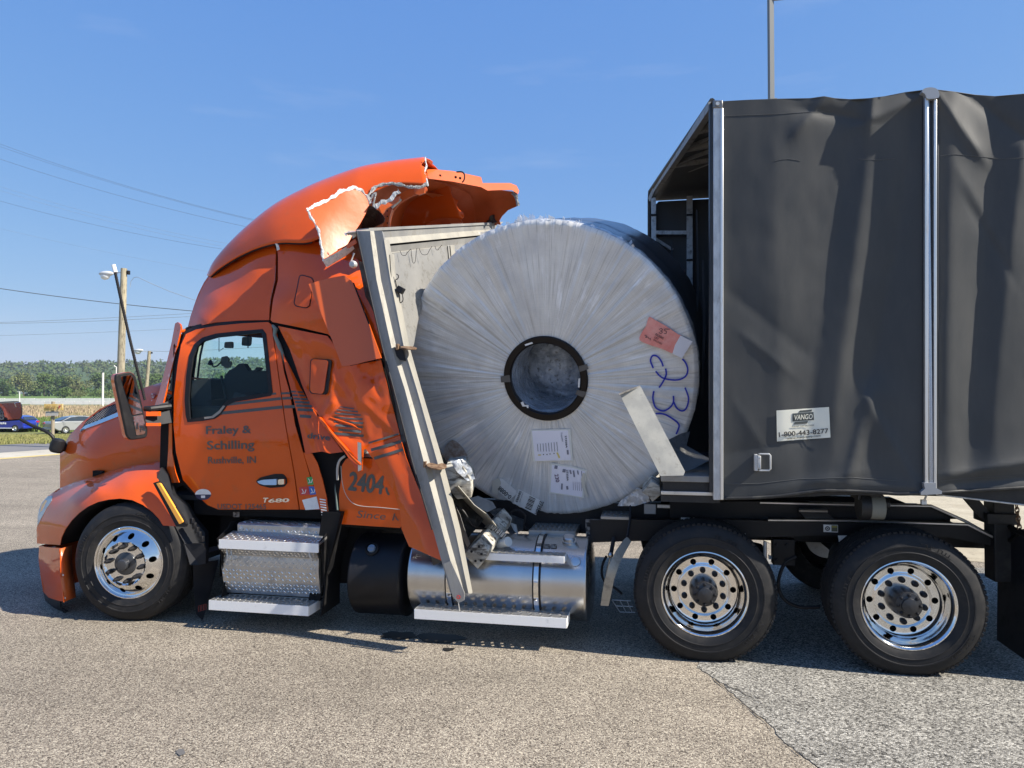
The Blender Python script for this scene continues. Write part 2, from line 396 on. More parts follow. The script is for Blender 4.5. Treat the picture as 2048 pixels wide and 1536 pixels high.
def wrap(name, prof, m, parent, bulge=.1, yc=1.22, n=14, ang=40, pw=4, thick=.006):
    """panel carried from the near profile (px,py,Y) across the vehicle to its mirror image; bulges outwards"""
    A = [P(*q) for q in prof]; rows = []
    for i, a in enumerate(A):
        t = (A[min(i+1, len(A)-1)] - A[max(i-1, 0)]); nrm = Vector((t.z, 0, -t.x))
        if nrm.length < 1e-6: nrm = Vector((0, 0, 1))
        nrm.normalize()
        if nrm.z < 0 and abs(nrm.z) > abs(nrm.x): nrm = -nrm
        if abs(nrm.x) > abs(nrm.z) and nrm.x > 0: nrm = -nrm
        rows.append([Vector((a.x, a.y + (2*yc-2*a.y)*k/n, a.z)) + nrm*bulge*(1-abs(2*k/n-1)**pw) for k in range(n+1)])
    w_ = n+1; V3 = [p for r in rows for p in r]
    fs = [(i*w_+k, i*w_+k+1, (i+1)*w_+k+1, (i+1)*w_+k) for i in range(len(rows)-1) for k in range(n)]
    o = mk(name, V3, fs, m, parent, ang=ang)
    s = o.modifiers.new('solid', 'SOLIDIFY'); s.thickness = thick; s.offset = -1
    return o
def prof_extrude(prof, x0, x1, mb=None):           # closed (y,z) profile along x
    mb = mb or MB(); return mb.prism([(x0, y, z) for y, z in prof], (x1-x0, 0, 0))
# ================================================================== GROUND
rnd = random.Random(7)
def tz(t):
    k = [(-60, 0), (30, 0), (60, -1.1), (110, -1.1), (250, -.4), (340, 2.4), (420, 2.6), (700, 6), (3000, 8)]
    for (a, za), (b, zb) in zip(k, k[1:]):
        if t <= b:
            q = (t-a)/(b-a); q = q*q*(3-2*q); return za+(zb-za)*q
    return 8
def tpt(t, s, dz=0): p = CAM + FW*t + RT*s; return Vector((p.x, p.y, tz(t)+dz))
def T(px, depth, dz=0):                             # terrain point under a picture column at a depth
    d = ray(px, 795); k = depth/d.dot(FW); p = CAM + d*k; return Vector((p.x, p.y, tz(depth)+dz))
def asphalt(name, cols, scale, dark=.0, bumpd=.004):
    m = bpy.data.materials.new(name); m.use_nodes = True; n = m.node_tree; b = n.nodes['Principled BSDF']
    b.inputs['Roughness'].default_value = .88; b.inputs['Specular IOR Level'].default_value = .25
    tcn = n.nodes.new('ShaderNodeTexCoord')
    v = n.nodes.new('ShaderNodeTexVoronoi'); v.inputs['Scale'].default_value = scale; n.links.new(tcn.outputs['Object'], v.inputs['Vector'])
    sp = n.nodes.new('ShaderNodeSeparateColor'); n.links.new(v.outputs['Color'], sp.inputs[0])
    cr = n.nodes.new('ShaderNodeValToRGB'); cr.color_ramp.interpolation = 'LINEAR'
    while len(cr.color_ramp.elements) < len(cols): cr.color_ramp.elements.new(.5)
    for e, (p, c) in zip(cr.color_ramp.elements, cols): e.position = p; e.color = (*c, 1)
    n.links.new(sp.outputs[0], cr.inputs['Fac'])
    cur = cr.outputs['Color']
    for sc_, lo, hi, k, det in ((.35, .35, .7, .90, 4), (2.6, .3, .75, .93, 5), (scale*.30, .35, .7, .93, 2)):
        nz_ = n.nodes.new('ShaderNodeTexNoise'); nz_.inputs['Scale'].default_value = sc_; nz_.inputs['Detail'].default_value = det
        n.links.new(tcn.outputs['Object'], nz_.inputs['Vector'])
        mr = n.nodes.new('ShaderNodeMapRange'); mr.inputs['From Min'].default_value = lo; mr.inputs['From Max'].default_value = hi
        mr.inputs['To Min'].default_value = k; mr.inputs['To Max'].default_value = 1.1; n.links.new(nz_.outputs['Fac'], mr.inputs['Value'])
        mxn = n.nodes.new('ShaderNodeMix'); mxn.data_type = 'RGBA'; mxn.blend_type = 'MULTIPLY'; mxn.inputs['Factor'].default_value = 1
        n.links.new(cur, mxn.inputs['A']); n.links.new(mr.outputs['Result'], mxn.inputs['B']); cur = mxn.outputs['Result']
    mq = n.nodes.new('ShaderNodeMapping'); mq.inputs['Scale'].default_value = (.22, 2.6, 1); n.links.new(tcn.outputs['Object'], mq.inputs['Vector'])   # traffic polish along the lane
    nq = n.nodes.new('ShaderNodeTexNoise'); nq.inputs['Scale'].default_value = .8; nq.inputs['Detail'].default_value = 6; n.links.new(mq.outputs[0], nq.inputs['Vector'])
    mr = n.nodes.new('ShaderNodeMapRange'); mr.inputs['From Min'].default_value = .35; mr.inputs['From Max'].default_value = .65; mr.inputs['To Min'].default_value = .87; mr.inputs['To Max'].default_value = 1.06; n.links.new(nq.outputs['Fac'], mr.inputs['Value'])
    mxn = n.nodes.new('ShaderNodeMix'); mxn.data_type = 'RGBA'; mxn.blend_type = 'MULTIPLY'; mxn.inputs['Factor'].default_value = 1
    n.links.new(cur, mxn.inputs['A']); n.links.new(mr.outputs['Result'], mxn.inputs['B']); cur = mxn.outputs['Result']
    # scattered oil spots and tyre grime
    nz_ = n.nodes.new('ShaderNodeTexNoise'); nz_.inputs['Scale'].default_value = 3.1; nz_.inputs['Detail'].default_value = 7; nz_.inputs['Roughness'].default_value = .7
    n.links.new(tcn.outputs['Object'], nz_.inputs['Vector'])
    mr = n.nodes.new('ShaderNodeMapRange'); mr.inputs['From Min'].default_value = .66; mr.inputs['From Max'].default_value = .74; mr.inputs['To Max'].default_value = .55
    n.links.new(nz_.outputs['Fac'], mr.inputs['Value'])
    mxn = n.nodes.new('ShaderNodeMix'); mxn.data_type = 'RGBA'; mxn.inputs['B'].default_value = (.06, .055, .05, 1)
    n.links.new(mr.outputs['Result'], mxn.inputs['Factor']); n.links.new(cur, mxn.inputs['A'])
    n.links.new(mxn.outputs['Result'], b.inputs['Base Color'])
    bn = n.nodes.new('ShaderNodeBump'); bn.inputs['Strength'].default_value = .8; bn.inputs['Distance'].default_value = bumpd
    n.links.new(v.outputs['Distance'], bn.inputs['Height']); bn.invert = True; n.links.new(bn.outputs[0], b.inputs['Normal'])
    return m
TAN = asphalt('tan_asphalt', [(0, (.04, .033, .027)), (.18, (.14, .117, .092)), (.45, (.245, .208, .163)), (.72, (.33, .285, .222)), (1, (.53, .47, .365))], 150)
GREYA = asphalt('grey_asphalt', [(0, (.03, .028, .025)), (.22, (.11, .104, .092)), (.5, (.225, .212, .185)), (.75, (.32, .303, .265)), (1, (.53, .505, .44))], 115, bumpd=.005)
SAND = mat('pale_gravel', (.46, .41, .30), .95, var=(1.5, (.36, .31, .22), .35, .7), dirt=(9, (.27, .23, .17), .52, .7), bump=(30, .5, .02))
ROADM = mat('road_asphalt', (.15, .145, .145), .9, var=(.5, (.20, .19, .18), .3, .7), dirt=(12, (.10, .10, .10), .5, .8))
CONC = mat('pale_concrete', (.42, .38, .30), .9, var=(.6, (.50, .46, .38), .3, .7), dirt=(3, (.22, .21, .17), .56, .72))
YEL = mat('yellow_line_paint', (.62, .47, .15), .8, dirt=(6, (.35, .31, .24), .45, .75))
def ground_mat():
    m = bpy.data.materials.new('verge_and_field'); m.use_nodes = True; n = m.node_tree; b = n.nodes['Principled BSDF']; b.inputs['Roughness'].default_value = 1
    b.inputs['Specular IOR Level'].default_value = .1
    tcn = n.nodes.new('ShaderNodeTexCoord'); sp = n.nodes.new('ShaderNodeVectorMath'); sp.operation = 'DOT_PRODUCT'; sp.inputs[1].default_value = FW
    n.links.new(tcn.outputs['Object'], sp.inputs[0])
    nz_ = n.nodes.new('ShaderNodeTexNoise'); nz_.inputs['Scale'].default_value = .25; nz_.inputs['Detail'].default_value = 8; n.links.new(tcn.outputs['Object'], nz_.inputs['Vector'])
    ma = n.nodes.new('ShaderNodeMath'); ma.operation = 'MULTIPLY_ADD'; ma.inputs[1].default_value = 9; n.links.new(nz_.outputs['Fac'], ma.inputs[0]); n.links.new(sp.outputs['Value'], ma.inputs[2])
    mr = n.nodes.new('ShaderNodeMapRange'); mr.inputs['From Min'].default_value = 0; mr.inputs['From Max'].default_value = 400; n.links.new(ma.outputs[0], mr.inputs['Value'])
    cr = n.nodes.new('ShaderNodeValToRGB'); st = [(0, (.20, .19, .09)), (.085, (.20, .20, .07)), (.13, (.24, .22, .10)), (.18, (.11, .16, .045)), (.22, (.30, .24, .17)), (.45, (.34, .27, .19)), (.60, (.17, .20, .08)), (.66, (.14, .21, .06)), (1, (.12, .19, .05))]
    while len(cr.color_ramp.elements) < len(st): cr.color_ramp.elements.new(.5)
    for e, (p, c) in zip(cr.color_ramp.elements, st): e.position = p; e.color = (*c, 1)
    n.links.new(mr.outputs['Result'], cr.inputs['Fac'])
    n2 = n.nodes.new('ShaderNodeTexNoise'); n2.inputs['Scale'].default_value = 3; n2.inputs['Detail'].default_value = 8; n2.inputs['Roughness'].default_value = .75; n.links.new(tcn.outputs['Object'], n2.inputs['Vector'])
    m2 = n.nodes.new('ShaderNodeMapRange'); m2.inputs['From Min'].default_value = .3; m2.inputs['From Max'].default_value = .7; m2.inputs['To Min'].default_value = .55; m2.inputs['To Max'].default_value = 1.3; n.links.new(n2.outputs['Fac'], m2.inputs['Value'])
    mxn = n.nodes.new('ShaderNodeMix'); mxn.data_type = 'RGBA'; mxn.blend_type = 'MULTIPLY'; mxn.inputs['Factor'].default_value = 1
    n.links.new(cr.outputs['Color'], mxn.inputs['A']); n.links.new(m2.outputs['Result'], mxn.inputs['B']); n.links.new(mxn.outputs['Result'], b.inputs['Base Color'])
    return m
ts = [-60, -20, 0, 10, 20, 26, 28, 30, 34, 38, 42, 46, 50, 55, 60, 70, 85, 110, 140, 170, 200, 230, 250, 265, 280, 300, 320, 340, 380, 420, 500, 600, 700, 1000, 1600, 3000]
ss = [-3000, -1200, -600, -300, -150, -80, -40, -20, 0, 20, 40, 80, 150, 300, 600, 1200, 3000]
V3 = [tpt(t, s, -.012) for t in ts for s in ss]; n_ = len(ss)
mk('ground', V3, [(i*n_+k, i*n_+k+1, (i+1)*n_+k+1, (i+1)*n_+k) for i in range(len(ts)-1) for k in range(n_-1)], ground_mat(), kind='structure')
def flat(name, pts, m, z, kind='structure'): return mk(name, [(p[0], p[1], z) for p in pts], [tuple(range(len(pts)))], m, ang=0, kind=kind)
# strips that cross the view: measured on the ground at two columns and continued both ways
KD = (PZ(125, 908.5)-PZ(0, 918)); KD.normalize()
def strip(name, y0, y1, m, z, x0=-80, x1=90):
    def ln(y): a = PZ(40, y); return [a + KD*((x0-a.x)/KD.x), a + KD*((x1-a.x)/KD.x)]
    a, b = ln(y0), ln(y1)
    if y0 > 3000: a = [Vector((x0, -40, 0)), Vector((x1, -40, 0))]
    return flat(name, [a[0], a[1], b[1], b[0]], m, z)
strip('parking_lot', 4000, 914.2, TAN, 0.0)
strip('yellow_edge_line', 915.6, 913.4, YEL, .004)
strip('pavement', 914.2, 903, CONC, .002)
strip('road', 903, 887.5, ROADM, -.003)
flat('gravel_yard', [(1.5, 4.2), (4.5, 3.6), (60, 3.0), (60, 15), (20, 16), (1.0, 15.5), (-.5, 11)], SAND, .004)
# coarser grey asphalt with a ragged joint
jag = [(1395, 1338), (1412, 1345), (1440, 1364), (1452, 1376), (1470, 1392), (1492, 1412), (1524, 1437), (1545, 1452), (1552, 1470), (1580, 1492), (1602, 1509), (1640, 1536), (1700, 1590), (1800, 1680)]
jp = []
for a, b in zip(jag, jag[1:]):
    for k in range(4):
        q = k/4; jp.append(PZ(a[0]+(b[0]-a[0])*q+rnd.uniform(-3, 3), a[1]+(b[1]-a[1])*q+rnd.uniform(-2, 2)))
flat('asphalt_patch', [Vector((.35, 1.6, 0)), Vector((.45, .7, 0))] + jp + [Vector((3, -8, 0)), Vector((30, -8, 0)), Vector((30, 3.2, 0)), Vector((.3, 3.5, 0))], GREYA, .004)
CRK = mat('crack_tar', (.07, .064, .056), .95)
mb = MB()
def crack(pts, wd):
    q = []
    for a, b in zip(pts, pts[1:]):
        for k in range(5): q.append((a[0]+(b[0]-a[0])*k/5+rnd.uniform(-2.5, 2.5), a[1]+(b[1]-a[1])*k/5+rnd.uniform(-1.5, 1.5)))
    q.append(pts[-1]); L, Rr = [], []
    for i in range(len(q)):
        h = wd*rnd.uniform(.15, .9)
        L.append((q[i][0]-h, q[i][1]+h*.6)); Rr.append((q[i][0]+h, q[i][1]-h*.6))
    n = len(q); mb.add([PZ(*p, .008) for p in L+Rr], [(i, i+1, n+i+1, n+i) for i in range(n-1)])
crack([(1425, 1352), (1470, 1395), (1530, 1440), (1545, 1460)], 1.1)
crack([(1450, 1368), (1500, 1392), (1560, 1425)], .8)
crack([(1560, 1476), (1600, 1510)], .8)
crack([(1500, 1388), (1528, 1400)], .8); crack([(1590, 1440), (1640, 1468), (1668, 1490)], .8); crack([(1650, 1502), (1700, 1530)], .9)
mb.build('asphalt_crack', CRK, kind='structure', ang=0)
# fluid stains under the tank step
OIL = mat('wet_stain', (.018, .016, .014), .55, spec=.3)
def blob(name, cx, cy, rx, ry, seed, lab, cat='stain', grp=None, m=OIL):
    r_ = random.Random(seed); n = 26; pts = []
    ks = [r_.uniform(.72, 1.2) for _ in range(n)]
    for i in range(n):
        a = 2*math.pi*i/n; k = (ks[i]+ks[i-1])/2; pts.append(PZ(cx+rx*k*math.cos(a), cy+ry*k*math.sin(a)))
    o = mk(name, [(p.x, p.y, .0045) for p in pts] + [(p.x, p.y, .0065) for p in pts], [tuple(range(n, 2*n)), tuple(range(n-1, -1, -1))]+[(i, (i+1) % n, n+(i+1) % n, n+i) for i in range(n)], m, ang=0)
    return tag(o, lab, cat, grp)
blob('oil_stain', 798, 1272, 38, 8, 1, 'large wet black fluid stain left of the puddle row under the tank', grp='wet stains below the fuel tank')
blob('oil_stain', 880, 1277, 46, 10, 2, 'long wet black stain right under the middle of the tank step', grp='wet stains below the fuel tank')
blob('oil_stain', 897, 1300, 13, 3, 4, 'small damp fluid spot nearest the viewer below the tank', grp='wet stains below the fuel tank')
PEB = mat('dark_pebble', (.12, .115, .11), .9)
for i, (x, y, s, l) in enumerate(((361, 1506, 9, 'flat dark chip of asphalt on the sunlit lot'),)):
    blob('chip' if i == 0 else 'smudge', x, y, s, s*.7, 20+i, l, 'debris' if i == 0 else 'stain', m=PEB if i == 0 else CONC)

# ================================================================== BACKGROUND
LEAF = [mat('leaf_green_%s' % k, c, .8, var=(.35, c2, .35, .65), spec=.2) for k, c, c2 in (('deep', (.045, .085, .022), (.075, .125, .03)), ('mid', (.07, .115, .03), (.11, .16, .045)), ('pale', (.12, .15, .05), (.16, .17, .07)))]
BARK = mat('bark', (.11, .085, .06), .9, bump=(8, .5, .05))
def leaves(mb, c, rad, n, size, r_, shell=.5):
    for _ in range(n):
        while True:
            v = Vector((r_.uniform(-1, 1), r_.uniform(-1, 1), r_.uniform(-1, 1)))
            if shell < v.length < 1: break
        p = Vector(c) + Vector((v.x*rad[0], v.y*rad[1], v.z*rad[2]))
        a = Vector((r_.gauss(0, 1), r_.gauss(0, 1), r_.gauss(0, 1))).normalized(); b = a.cross(v.normalized() + Vector((.01, .02, .03))).normalized()
        a = b.cross(a).normalized(); s = size*r_.uniform(.5, 1.2); a *= s; b *= s*.7
        k = len(mb.v); mb.v += [p-a, p-b*.8, p+a, p+b]; mb.f.append((k, k+1, k+2, k+3))
def tree(px, depth, h, wd, m, seed, lab, grp, name='tree', cat='tree', dens_=1.):
    r_ = random.Random(seed); base = T(px, depth)
    t = thing(name, base, lab, cat, grp)
    tr = MB(); top = base + Vector((r_.uniform(-.4, .4), 0, h*.6)); tr.tube([base - Vector((0, 0, .3)), base + Vector((0, 0, h*.25)), top], [h*.028, h*.02, h*.01], 7)
    for k in range(5):
        a = r_.uniform(0, 6.28); q = base + Vector((0, 0, h*r_.uniform(.22, .5)))
        tr.tube([q, q + Vector((math.cos(a)*wd*.3, math.sin(a)*wd*.3, h*.18))], [h*.011, h*.004], 5)
    tr.build('trunk', BARK, t)
    cr = MB(); nb = 9
    for k in range(nb):
        a = r_.uniform(0, 6.28); q = r_.uniform(0, .34); zz = r_.uniform(.30, .82); sh = 1-abs(zz-.5)*.9
        c = base + Vector((math.cos(a)*wd*q*sh, math.sin(a)*wd*q*sh, h*zz))
        leaves(cr, c, (wd*.24, wd*.24, h*.17), int(150*dens_), h*.045, r_, .55)
    cr.build('crown', m, t, ang=0, recalc=False); return t
look = ['with a broad pale crown', 'with a dark rounded crown', 'with a tall domed crown', 'with a lopsided dark crown', 'with a yellowish green crown', 'with a dense low crown']
cols_ = [-25, 12, 50, 88, 122, 158, 196, 236, 276, 318, 360, 405, 450, 500, 560]
thru = ['at the left edge of the cab window', 'behind the phone holder in the cab window', 'under the dash camera in the cab window', 'in the right part of the cab window', 'past the right edge of the cab window']
marks = ['behind the blue car', 'above the wooden sign', 'left of the tall thin pole', 'behind the silver car', 'right of the tall thin pole', 'behind the wooden utility pole', 'behind the far street lamp', 'seen beside the cab windscreen']
mks = ['behind the hood mirror', 'behind the blue car', 'above the crossarm pole', 'left of the sign', 'right above the wooden sign', 'right of the sign behind the silver car', 'at the tall thin pole', 'behind the utility pole', 'left of the far street lamp', 'just beside the cab windscreen']
for i, x in enumerate(cols_):
    seen = x < 350
    lab = ('%s tree %s, %s' % (('dark green', 'mid green', 'pale green')[i % 3], look[i % 6], mks[i])) if seen else 'green far tree ' + thru[i-10]
    tree(x + rnd.uniform(-6, 6), 392+rnd.uniform(-10, 25), rnd.uniform(10.0, 14.5), rnd.uniform(12, 18), LEAF[(i*5+1) % 3 if i % 4 else 0], 100+i, lab, 'trees at the edge of the far wood')
def bush(px, depth, h, wd, m, seed, lab, grp=None):
    r_ = random.Random(seed); b = T(px, depth); mb = MB(); mb.tube([b - Vector((0, 0, .1)), b+Vector((0, 0, h*.5))], [h*.05, h*.02], 5)
    for k in range(6):
        leaves(mb, b+Vector((r_.uniform(-.3, .3)*wd, r_.uniform(-.2, .2)*wd, h*r_.uniform(.3, .7))), (wd*.28, wd*.28, h*.32), 130, h*.07, r_, .5)
    return tag(mb.build('bush', m, ang=0, recalc=False), lab, 'bush', grp)
bush(128, 300, 5.2, 9, LEAF[1], 51, 'round green bush standing before the wood above the sign', 'bushes before the wood')
bush(160, 300, 3.8, 9, LEAF[2], 52, 'low pale bush right of the round bush, behind the white barrier', 'bushes before the wood')
bush(188, 302, 4.2, 10, LEAF[1], 53, 'low green bush left of the tall thin pole base', 'bushes before the wood')
bush(222, 305, 4.4, 11, LEAF[2], 54, 'pale bush right of the tall thin pole base', 'bushes before the wood')
# wooded ridge
V3 = []; ns = 60
for j in range(14):
    for i in range(ns):
        t = 620 + j*45; s = -1500 + i*45; q = min(1, j/9)
        z = 6 + (40 + 7*noise.noise(Vector((s*.004, 3, 1))) + 4*noise.noise(Vector((s*.012, 7, 2))))*(q*q*(3-2*q))
        p = CAM + FW*t + RT*s; V3.append((p.x, p.y, z))
RIDGE = mat('ridge_ground', (.06, .10, .03), 1.)
mk('hill', V3, [(j*ns+i, j*ns+i+1, (j+1)*ns+i+1, (j+1)*ns+i) for j in range(13) for i in range(ns-1)], RIDGE, kind='structure')
mb = MB(); r_ = random.Random(3)
for _ in range(1500):
    j = r_.uniform(0, 10.5); s = r_.uniform(-950, 200); t = 620+j*45; q = min(1, j/9)
    z = 6 + (40 + 7*noise.noise(Vector((s*.004, 3, 1))) + 4*noise.noise(Vector((s*.012, 7, 2))))*(q*q*(3-2*q))
    p = CAM + FW*t + RT*s; hh = r_.uniform(5, 9)
    leaves(mb, (p.x, p.y, z+hh*.55), (hh*.8, hh*.8, hh*.6), 26, 2.1, r_, .6)
mb.build('forest', mat('far_forest_leaves', (.065, .105, .03), .9, var=(.03, (.11, .13, .05), .4, .65), spec=.1), kind='stuff', ang=0, recalc=False)
# undergrowth filling the foot of the wood
mb = MB()
for _ in range(260):
    b = T(r_.uniform(-200, 900), r_.uniform(398, 425)); leaves(mb, b+Vector((0, 0, 2.2)), (4, 3, 3.2), 20, 1.0, r_, .3)
mb.build('undergrowth', LEAF[0], kind='stuff', ang=0, recalc=False)
# verge grass, weeds and dry brush
def tufts(name, m, x0, x1, d0, d1, n, h, wd, seed):
    r_ = random.Random(seed); mb = MB()
    for _ in range(n):
        b = T(r_.uniform(x0, x1), r_.uniform(d0, d1)); s = h*r_.uniform(.5, 1.2)
        for k in range(3):
            a = r_.uniform(0, 6.28); l = Vector((math.cos(a), math.sin(a), 0))*wd*r_.uniform(.4, 1); o = Vector((r_.uniform(-1, 1), r_.uniform(-1, 1), 0))*wd*2
            kk = len(mb.v); mb.v += [b+o-l, b+o+l, b+o+l*.2+Vector((r_.uniform(-.3, .3)*s, r_.uniform(-.3, .3)*s, s))]; mb.f.append((kk, kk+1, kk+2))
    return mb.build(name, m, ang=0, recalc=False, kind='stuff')
tufts('grass', mat('verge_grass', (.20, .21, .06), .9, var=(1.2, (.30, .27, .12), .4, .65)), -150, 420, 28.8, 40, 9000, .13, .03, 11)
tufts('weeds', mat('green_weeds', (.10, .16, .035), .9, var=(.6, (.17, .20, .06), .4, .65)), -150, 480, 62, 84, 7000, .75, .14, 12)
tufts('dry_brush', mat('dry_brush', (.40, .30, .20), .95, var=(.2, (.30, .26, .13), .42, .62)), -150, 520, 84, 170, 9000, 1.0, .28, 13)
# white barrier wall across the valley
BAR = mat('white_barrier', (.72, .71, .67), .8, dirt=(.6, (.50, .49, .46), .5, .8))
t = thing('barrier_wall', T(100, 246), 'long low white barrier wall running between dry field and wood', 'barrier wall')
for i in range(26):
    a, b = T(-140 + i*30, 248), T(-140 + i*30 + 29.4, 248); mb = MB()
    h0, h1 = -.2, 2.0 if i % 2 == 0 or i > 8 else 1.94
    mb.hexa([a+Vector((0, 0, h0)), b+Vector((0, 0, h0)), b+Vector((0, 0, h1)), a+Vector((0, 0, h1))] + [v+FW*.35 for v in (a+Vector((0, 0, h0)), b+Vector((0, 0, h0)), b+Vector((0, 0, h1)), a+Vector((0, 0, h1)))])
    mb.build('panel', BAR, t, bevel=.03)
t = thing('barrier_wall', T(150, 205), 'nearer white barrier wall section right behind the wooden sign', 'barrier wall')
for i in range(16):
    a, b = T(60 + i*30, 212, .3), T(60 + i*30 + 29.3, 212, .3); mb = MB()
    q = [a, b, b+Vector((0, 0, 1.05)), a+Vector((0, 0, 1.05))]; mb.hexa(q + [v+FW*.35 for v in q]); mb.build('panel', BAR, t, bevel=.03)
# poles
POLEW = mat('utility_pole_wood', (.29, .26, .19), .9, var=(5, (.40, .35, .24), .4, .6), dirt=(26, (.12, .10, .07), .5, .62), bump=(9, .6, .02), stretch=(1, 1, .12))
LAMPG = mat('lamp_housing', (.55, .57, .58), .4); LAMPL = mat('lamp_lens', (.75, .77, .76), .15, coat=.5)
def upole(px_top, py_top, px_b, depth, r0, lab, lamp, lean=0):
    b = T(px_b, depth); tp = D(px_top, py_top, depth); t = thing('utility_pole', b, lab, 'utility pole', 'wooden poles with street lamps')
    mb = MB(); mb.tube([b-Vector((0, 0, .5)), b+(tp-b)*.5, tp], [r0*1.15, r0*1.02, r0*.86], 14); mb.build('post', POLEW, t)
    s = depth/1430
    (lx0, lx1, ly0, ly1) = lamp
    a = D(lx0, (ly0+ly1)/2, depth); c = D(lx1, (ly0+ly1)/2, depth); mid = (a+c)/2; L = (c-a).length/2
    mb = MB(); mb.sphere(mid + Vector((0, 0, (ly1-ly0)*s*.15)), 1, 16, (L, L*.42, (ly1-ly0)*s*.30)); mb.build('lamp_head', LAMPG, t)
    mb = MB(); mb.sphere(mid - Vector((0, 0, (ly1-ly0)*s*.12)) - RT*L*.12, 1, 14, (L*.62, L*.36, (ly1-ly0)*s*.42)); mb.build('lamp_lens', LAMPL, t)
    mb = MB(); mb.tube([c, (c+tp)/2+Vector((0, 0, -.02)), tp-Vector((0, 0, .18))], r0*.13, 8); mb.build('arm', GALV, t)
    mb = MB(); mb.box(tp+RT*r0*1.3-Vector((0, 0, .15)), (.12*r0/.2, .1, .14)); mb.build('insulator', BLACK, t)
    return tp
tp1 = upole(248, 537, 238, 26, .125, 'large wooden utility pole with cobra lamp on its left side', (196, 229, 541, 559))
tp2 = upole(299, 702, 286, 60, .15, 'smaller farther leaning wooden pole with a lamp beside the cab', (266, 288, 697, 708))
mb = MB(); mb.tube([T(205.5, 200, -.3), T(205.5, 200, .2)+Vector((0, 0, 9.2))], .28, 8); tag(mb.build('thin_pole', mat('pale_pole', (.68, .67, .62), .7)), 'tall thin pale pole standing before the wood', 'pole')
mb = MB(); q = T(39, 240); mb.tube([q, q+Vector((0, 0, 4.3))], .16, 6); mb.bar(q+Vector((0, 0, 4.2))-RT*.7, q+Vector((0, 0, 4.2))+RT*.7, .15, .15); tag(mb.build('thin_pole', mat('pale_pole', ())), 'short pale pole with a crossarm above the blue car', 'pole')
mb = MB(); q = T(232, 190); mb.tube([q, q+Vector((0, 0, 10.6)), q+Vector((0, 0, 11))-RT*.6], .14, 6); tag(mb.build('lamp_post', mat('pale_pole', ())), 'slim pale lamp post just left of the large utility pole', 'lamp post')
t = thing('light_pole', T(1546.5, 25), 'tall square grey light pole rising behind the tarp trailer', 'light pole')
q = T(1546.5, 25); mb = MB(); mb.box(q+Vector((0, 0, 8)), (.165, .165, 16), Matrix.Rotation(R(20), 3, 'Z')); mb.build('post', mat('grey_pole_paint', (.16, .17, .17), .45), t)
mb = MB(); mb.cyl(q, q+Vector((0, 0, .7)), .38, 20); mb.build('footing', CONC, t)
mb = MB(); mb.box(q+Vector((0, 0, 16.1))+RT*.5, (1.0, .4, .16)); mb.build('lamp_head', mat('grey_pole_paint', ()), t)
# overhead lines
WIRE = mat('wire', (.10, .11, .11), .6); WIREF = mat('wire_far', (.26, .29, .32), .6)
def wire(p, lab, depth=45, r=.011, d2=None, m=WIRE, grp='overhead lines at the left'):
    d2 = d2 or depth; a = p[0]; b = p[-1]; pts = []
    sl = (b[1]-a[1])/(b[0]-a[0]); x0 = a[0]-700; x1 = b[0]+430
    sag = p[2] if len(p) == 3 else 0
    for i in range(33):
        x = x0+(x1-x0)*i/32; q = (x-a[0])/(b[0]-a[0]); y = a[1]+sl*(x-a[0]) + sag*4*q*(1-q)
        pts.append(D(x, y, depth+(d2-depth)*q))
    mb = MB(); mb.tube(pts, r, 5, False); return tag(mb.build('power_line', m), lab, 'power line', grp)
def wireS(a, b, sag, lab, depth, r, m=WIRE):
    pts = []; sl = (b[1]-a[1])/(b[0]-a[0])
    for i in range(41):
        x = a[0]-250+(b[0]-a[0]+600)*i/40; q = (x-a[0])/(b[0]-a[0]); pts.append(D(x, a[1]+sl*(x-a[0])+sag*4*q*(1-q), depth))
    mb = MB(); mb.tube(pts, r, 5, False); return tag(mb.build('power_line', m), lab, 'power line', 'overhead lines at the left')
wireS((0, 288), (520, 442), 9, 'topmost of the thin power lines falling towards the cab roof', 45, .008)
wireS((0, 293), (520, 444), 8, 'power line just under the topmost one, almost touching it', 45, .007)
wireS((0, 318), (500, 455), 8, 'lone thin line between the top pair and the fainter pair', 45, .008)
wireS((0, 373), (470, 490), 8, 'upper line of the faint middle pair of power lines', 60, .007, WIREF)
wireS((0, 381), (470, 497), 8, 'lower line of the faint middle pair of power lines', 60, .007, WIREF)
wireS((0, 402), (450, 499), 7, 'thin dark power line right below the faint middle pair', 50, .008)
wireS((0, 457), (400, 540), 3, 'very faint pale wire above the street lamp', 70, .007, WIREF)
wireS((0, 577), (385, 622), 3, 'thickest dark cable crossing the large wooden utility pole', 30, .016)
wireS((0, 645), (380, 627), 1, 'upper line of the nearly level pair below the thick cable', 55, .015, WIREF)
wireS((0, 647), (380, 633), 2, 'lower line of the nearly level pair below the thick cable', 55, .015, WIREF)
wireS((0, 671), (350, 658), 1, 'single pale level wire lowest in the sky over the hills', 60, .012, WIREF)
mb = MB(); mb.tube([D(*q, 27) for q in ((260, 575), (262, 562), (268, 555), (275, 554), (300, 566), (340, 583), (395, 602), (480, 640), (560, 672))], .010, 5, False)
tag(mb.build('power_line', WIREF), 'service wire hanging down right from the large utility pole', 'power line', 'overhead lines at the left')
mb = MB(); mb.tube([tp2, D(340, 703, 60), D(420, 700, 60), D(600, 690, 60)], .018, 5, False); tag(mb.build('power_line', WIREF), 'thin wire running right from the smaller far pole', 'power line', 'overhead lines at the left')
mb = MB(); mb.tube([D(270, 735, 60), tp2-Vector((0, 0, 1.1)), D(350, 735, 60), D(420, 738, 60), D(600, 742, 60)], .018, 5, False); tag(mb.build('power_line', WIREF), 'lower wire crossing the smaller far pole before the hills', 'power line', 'overhead lines at the left')

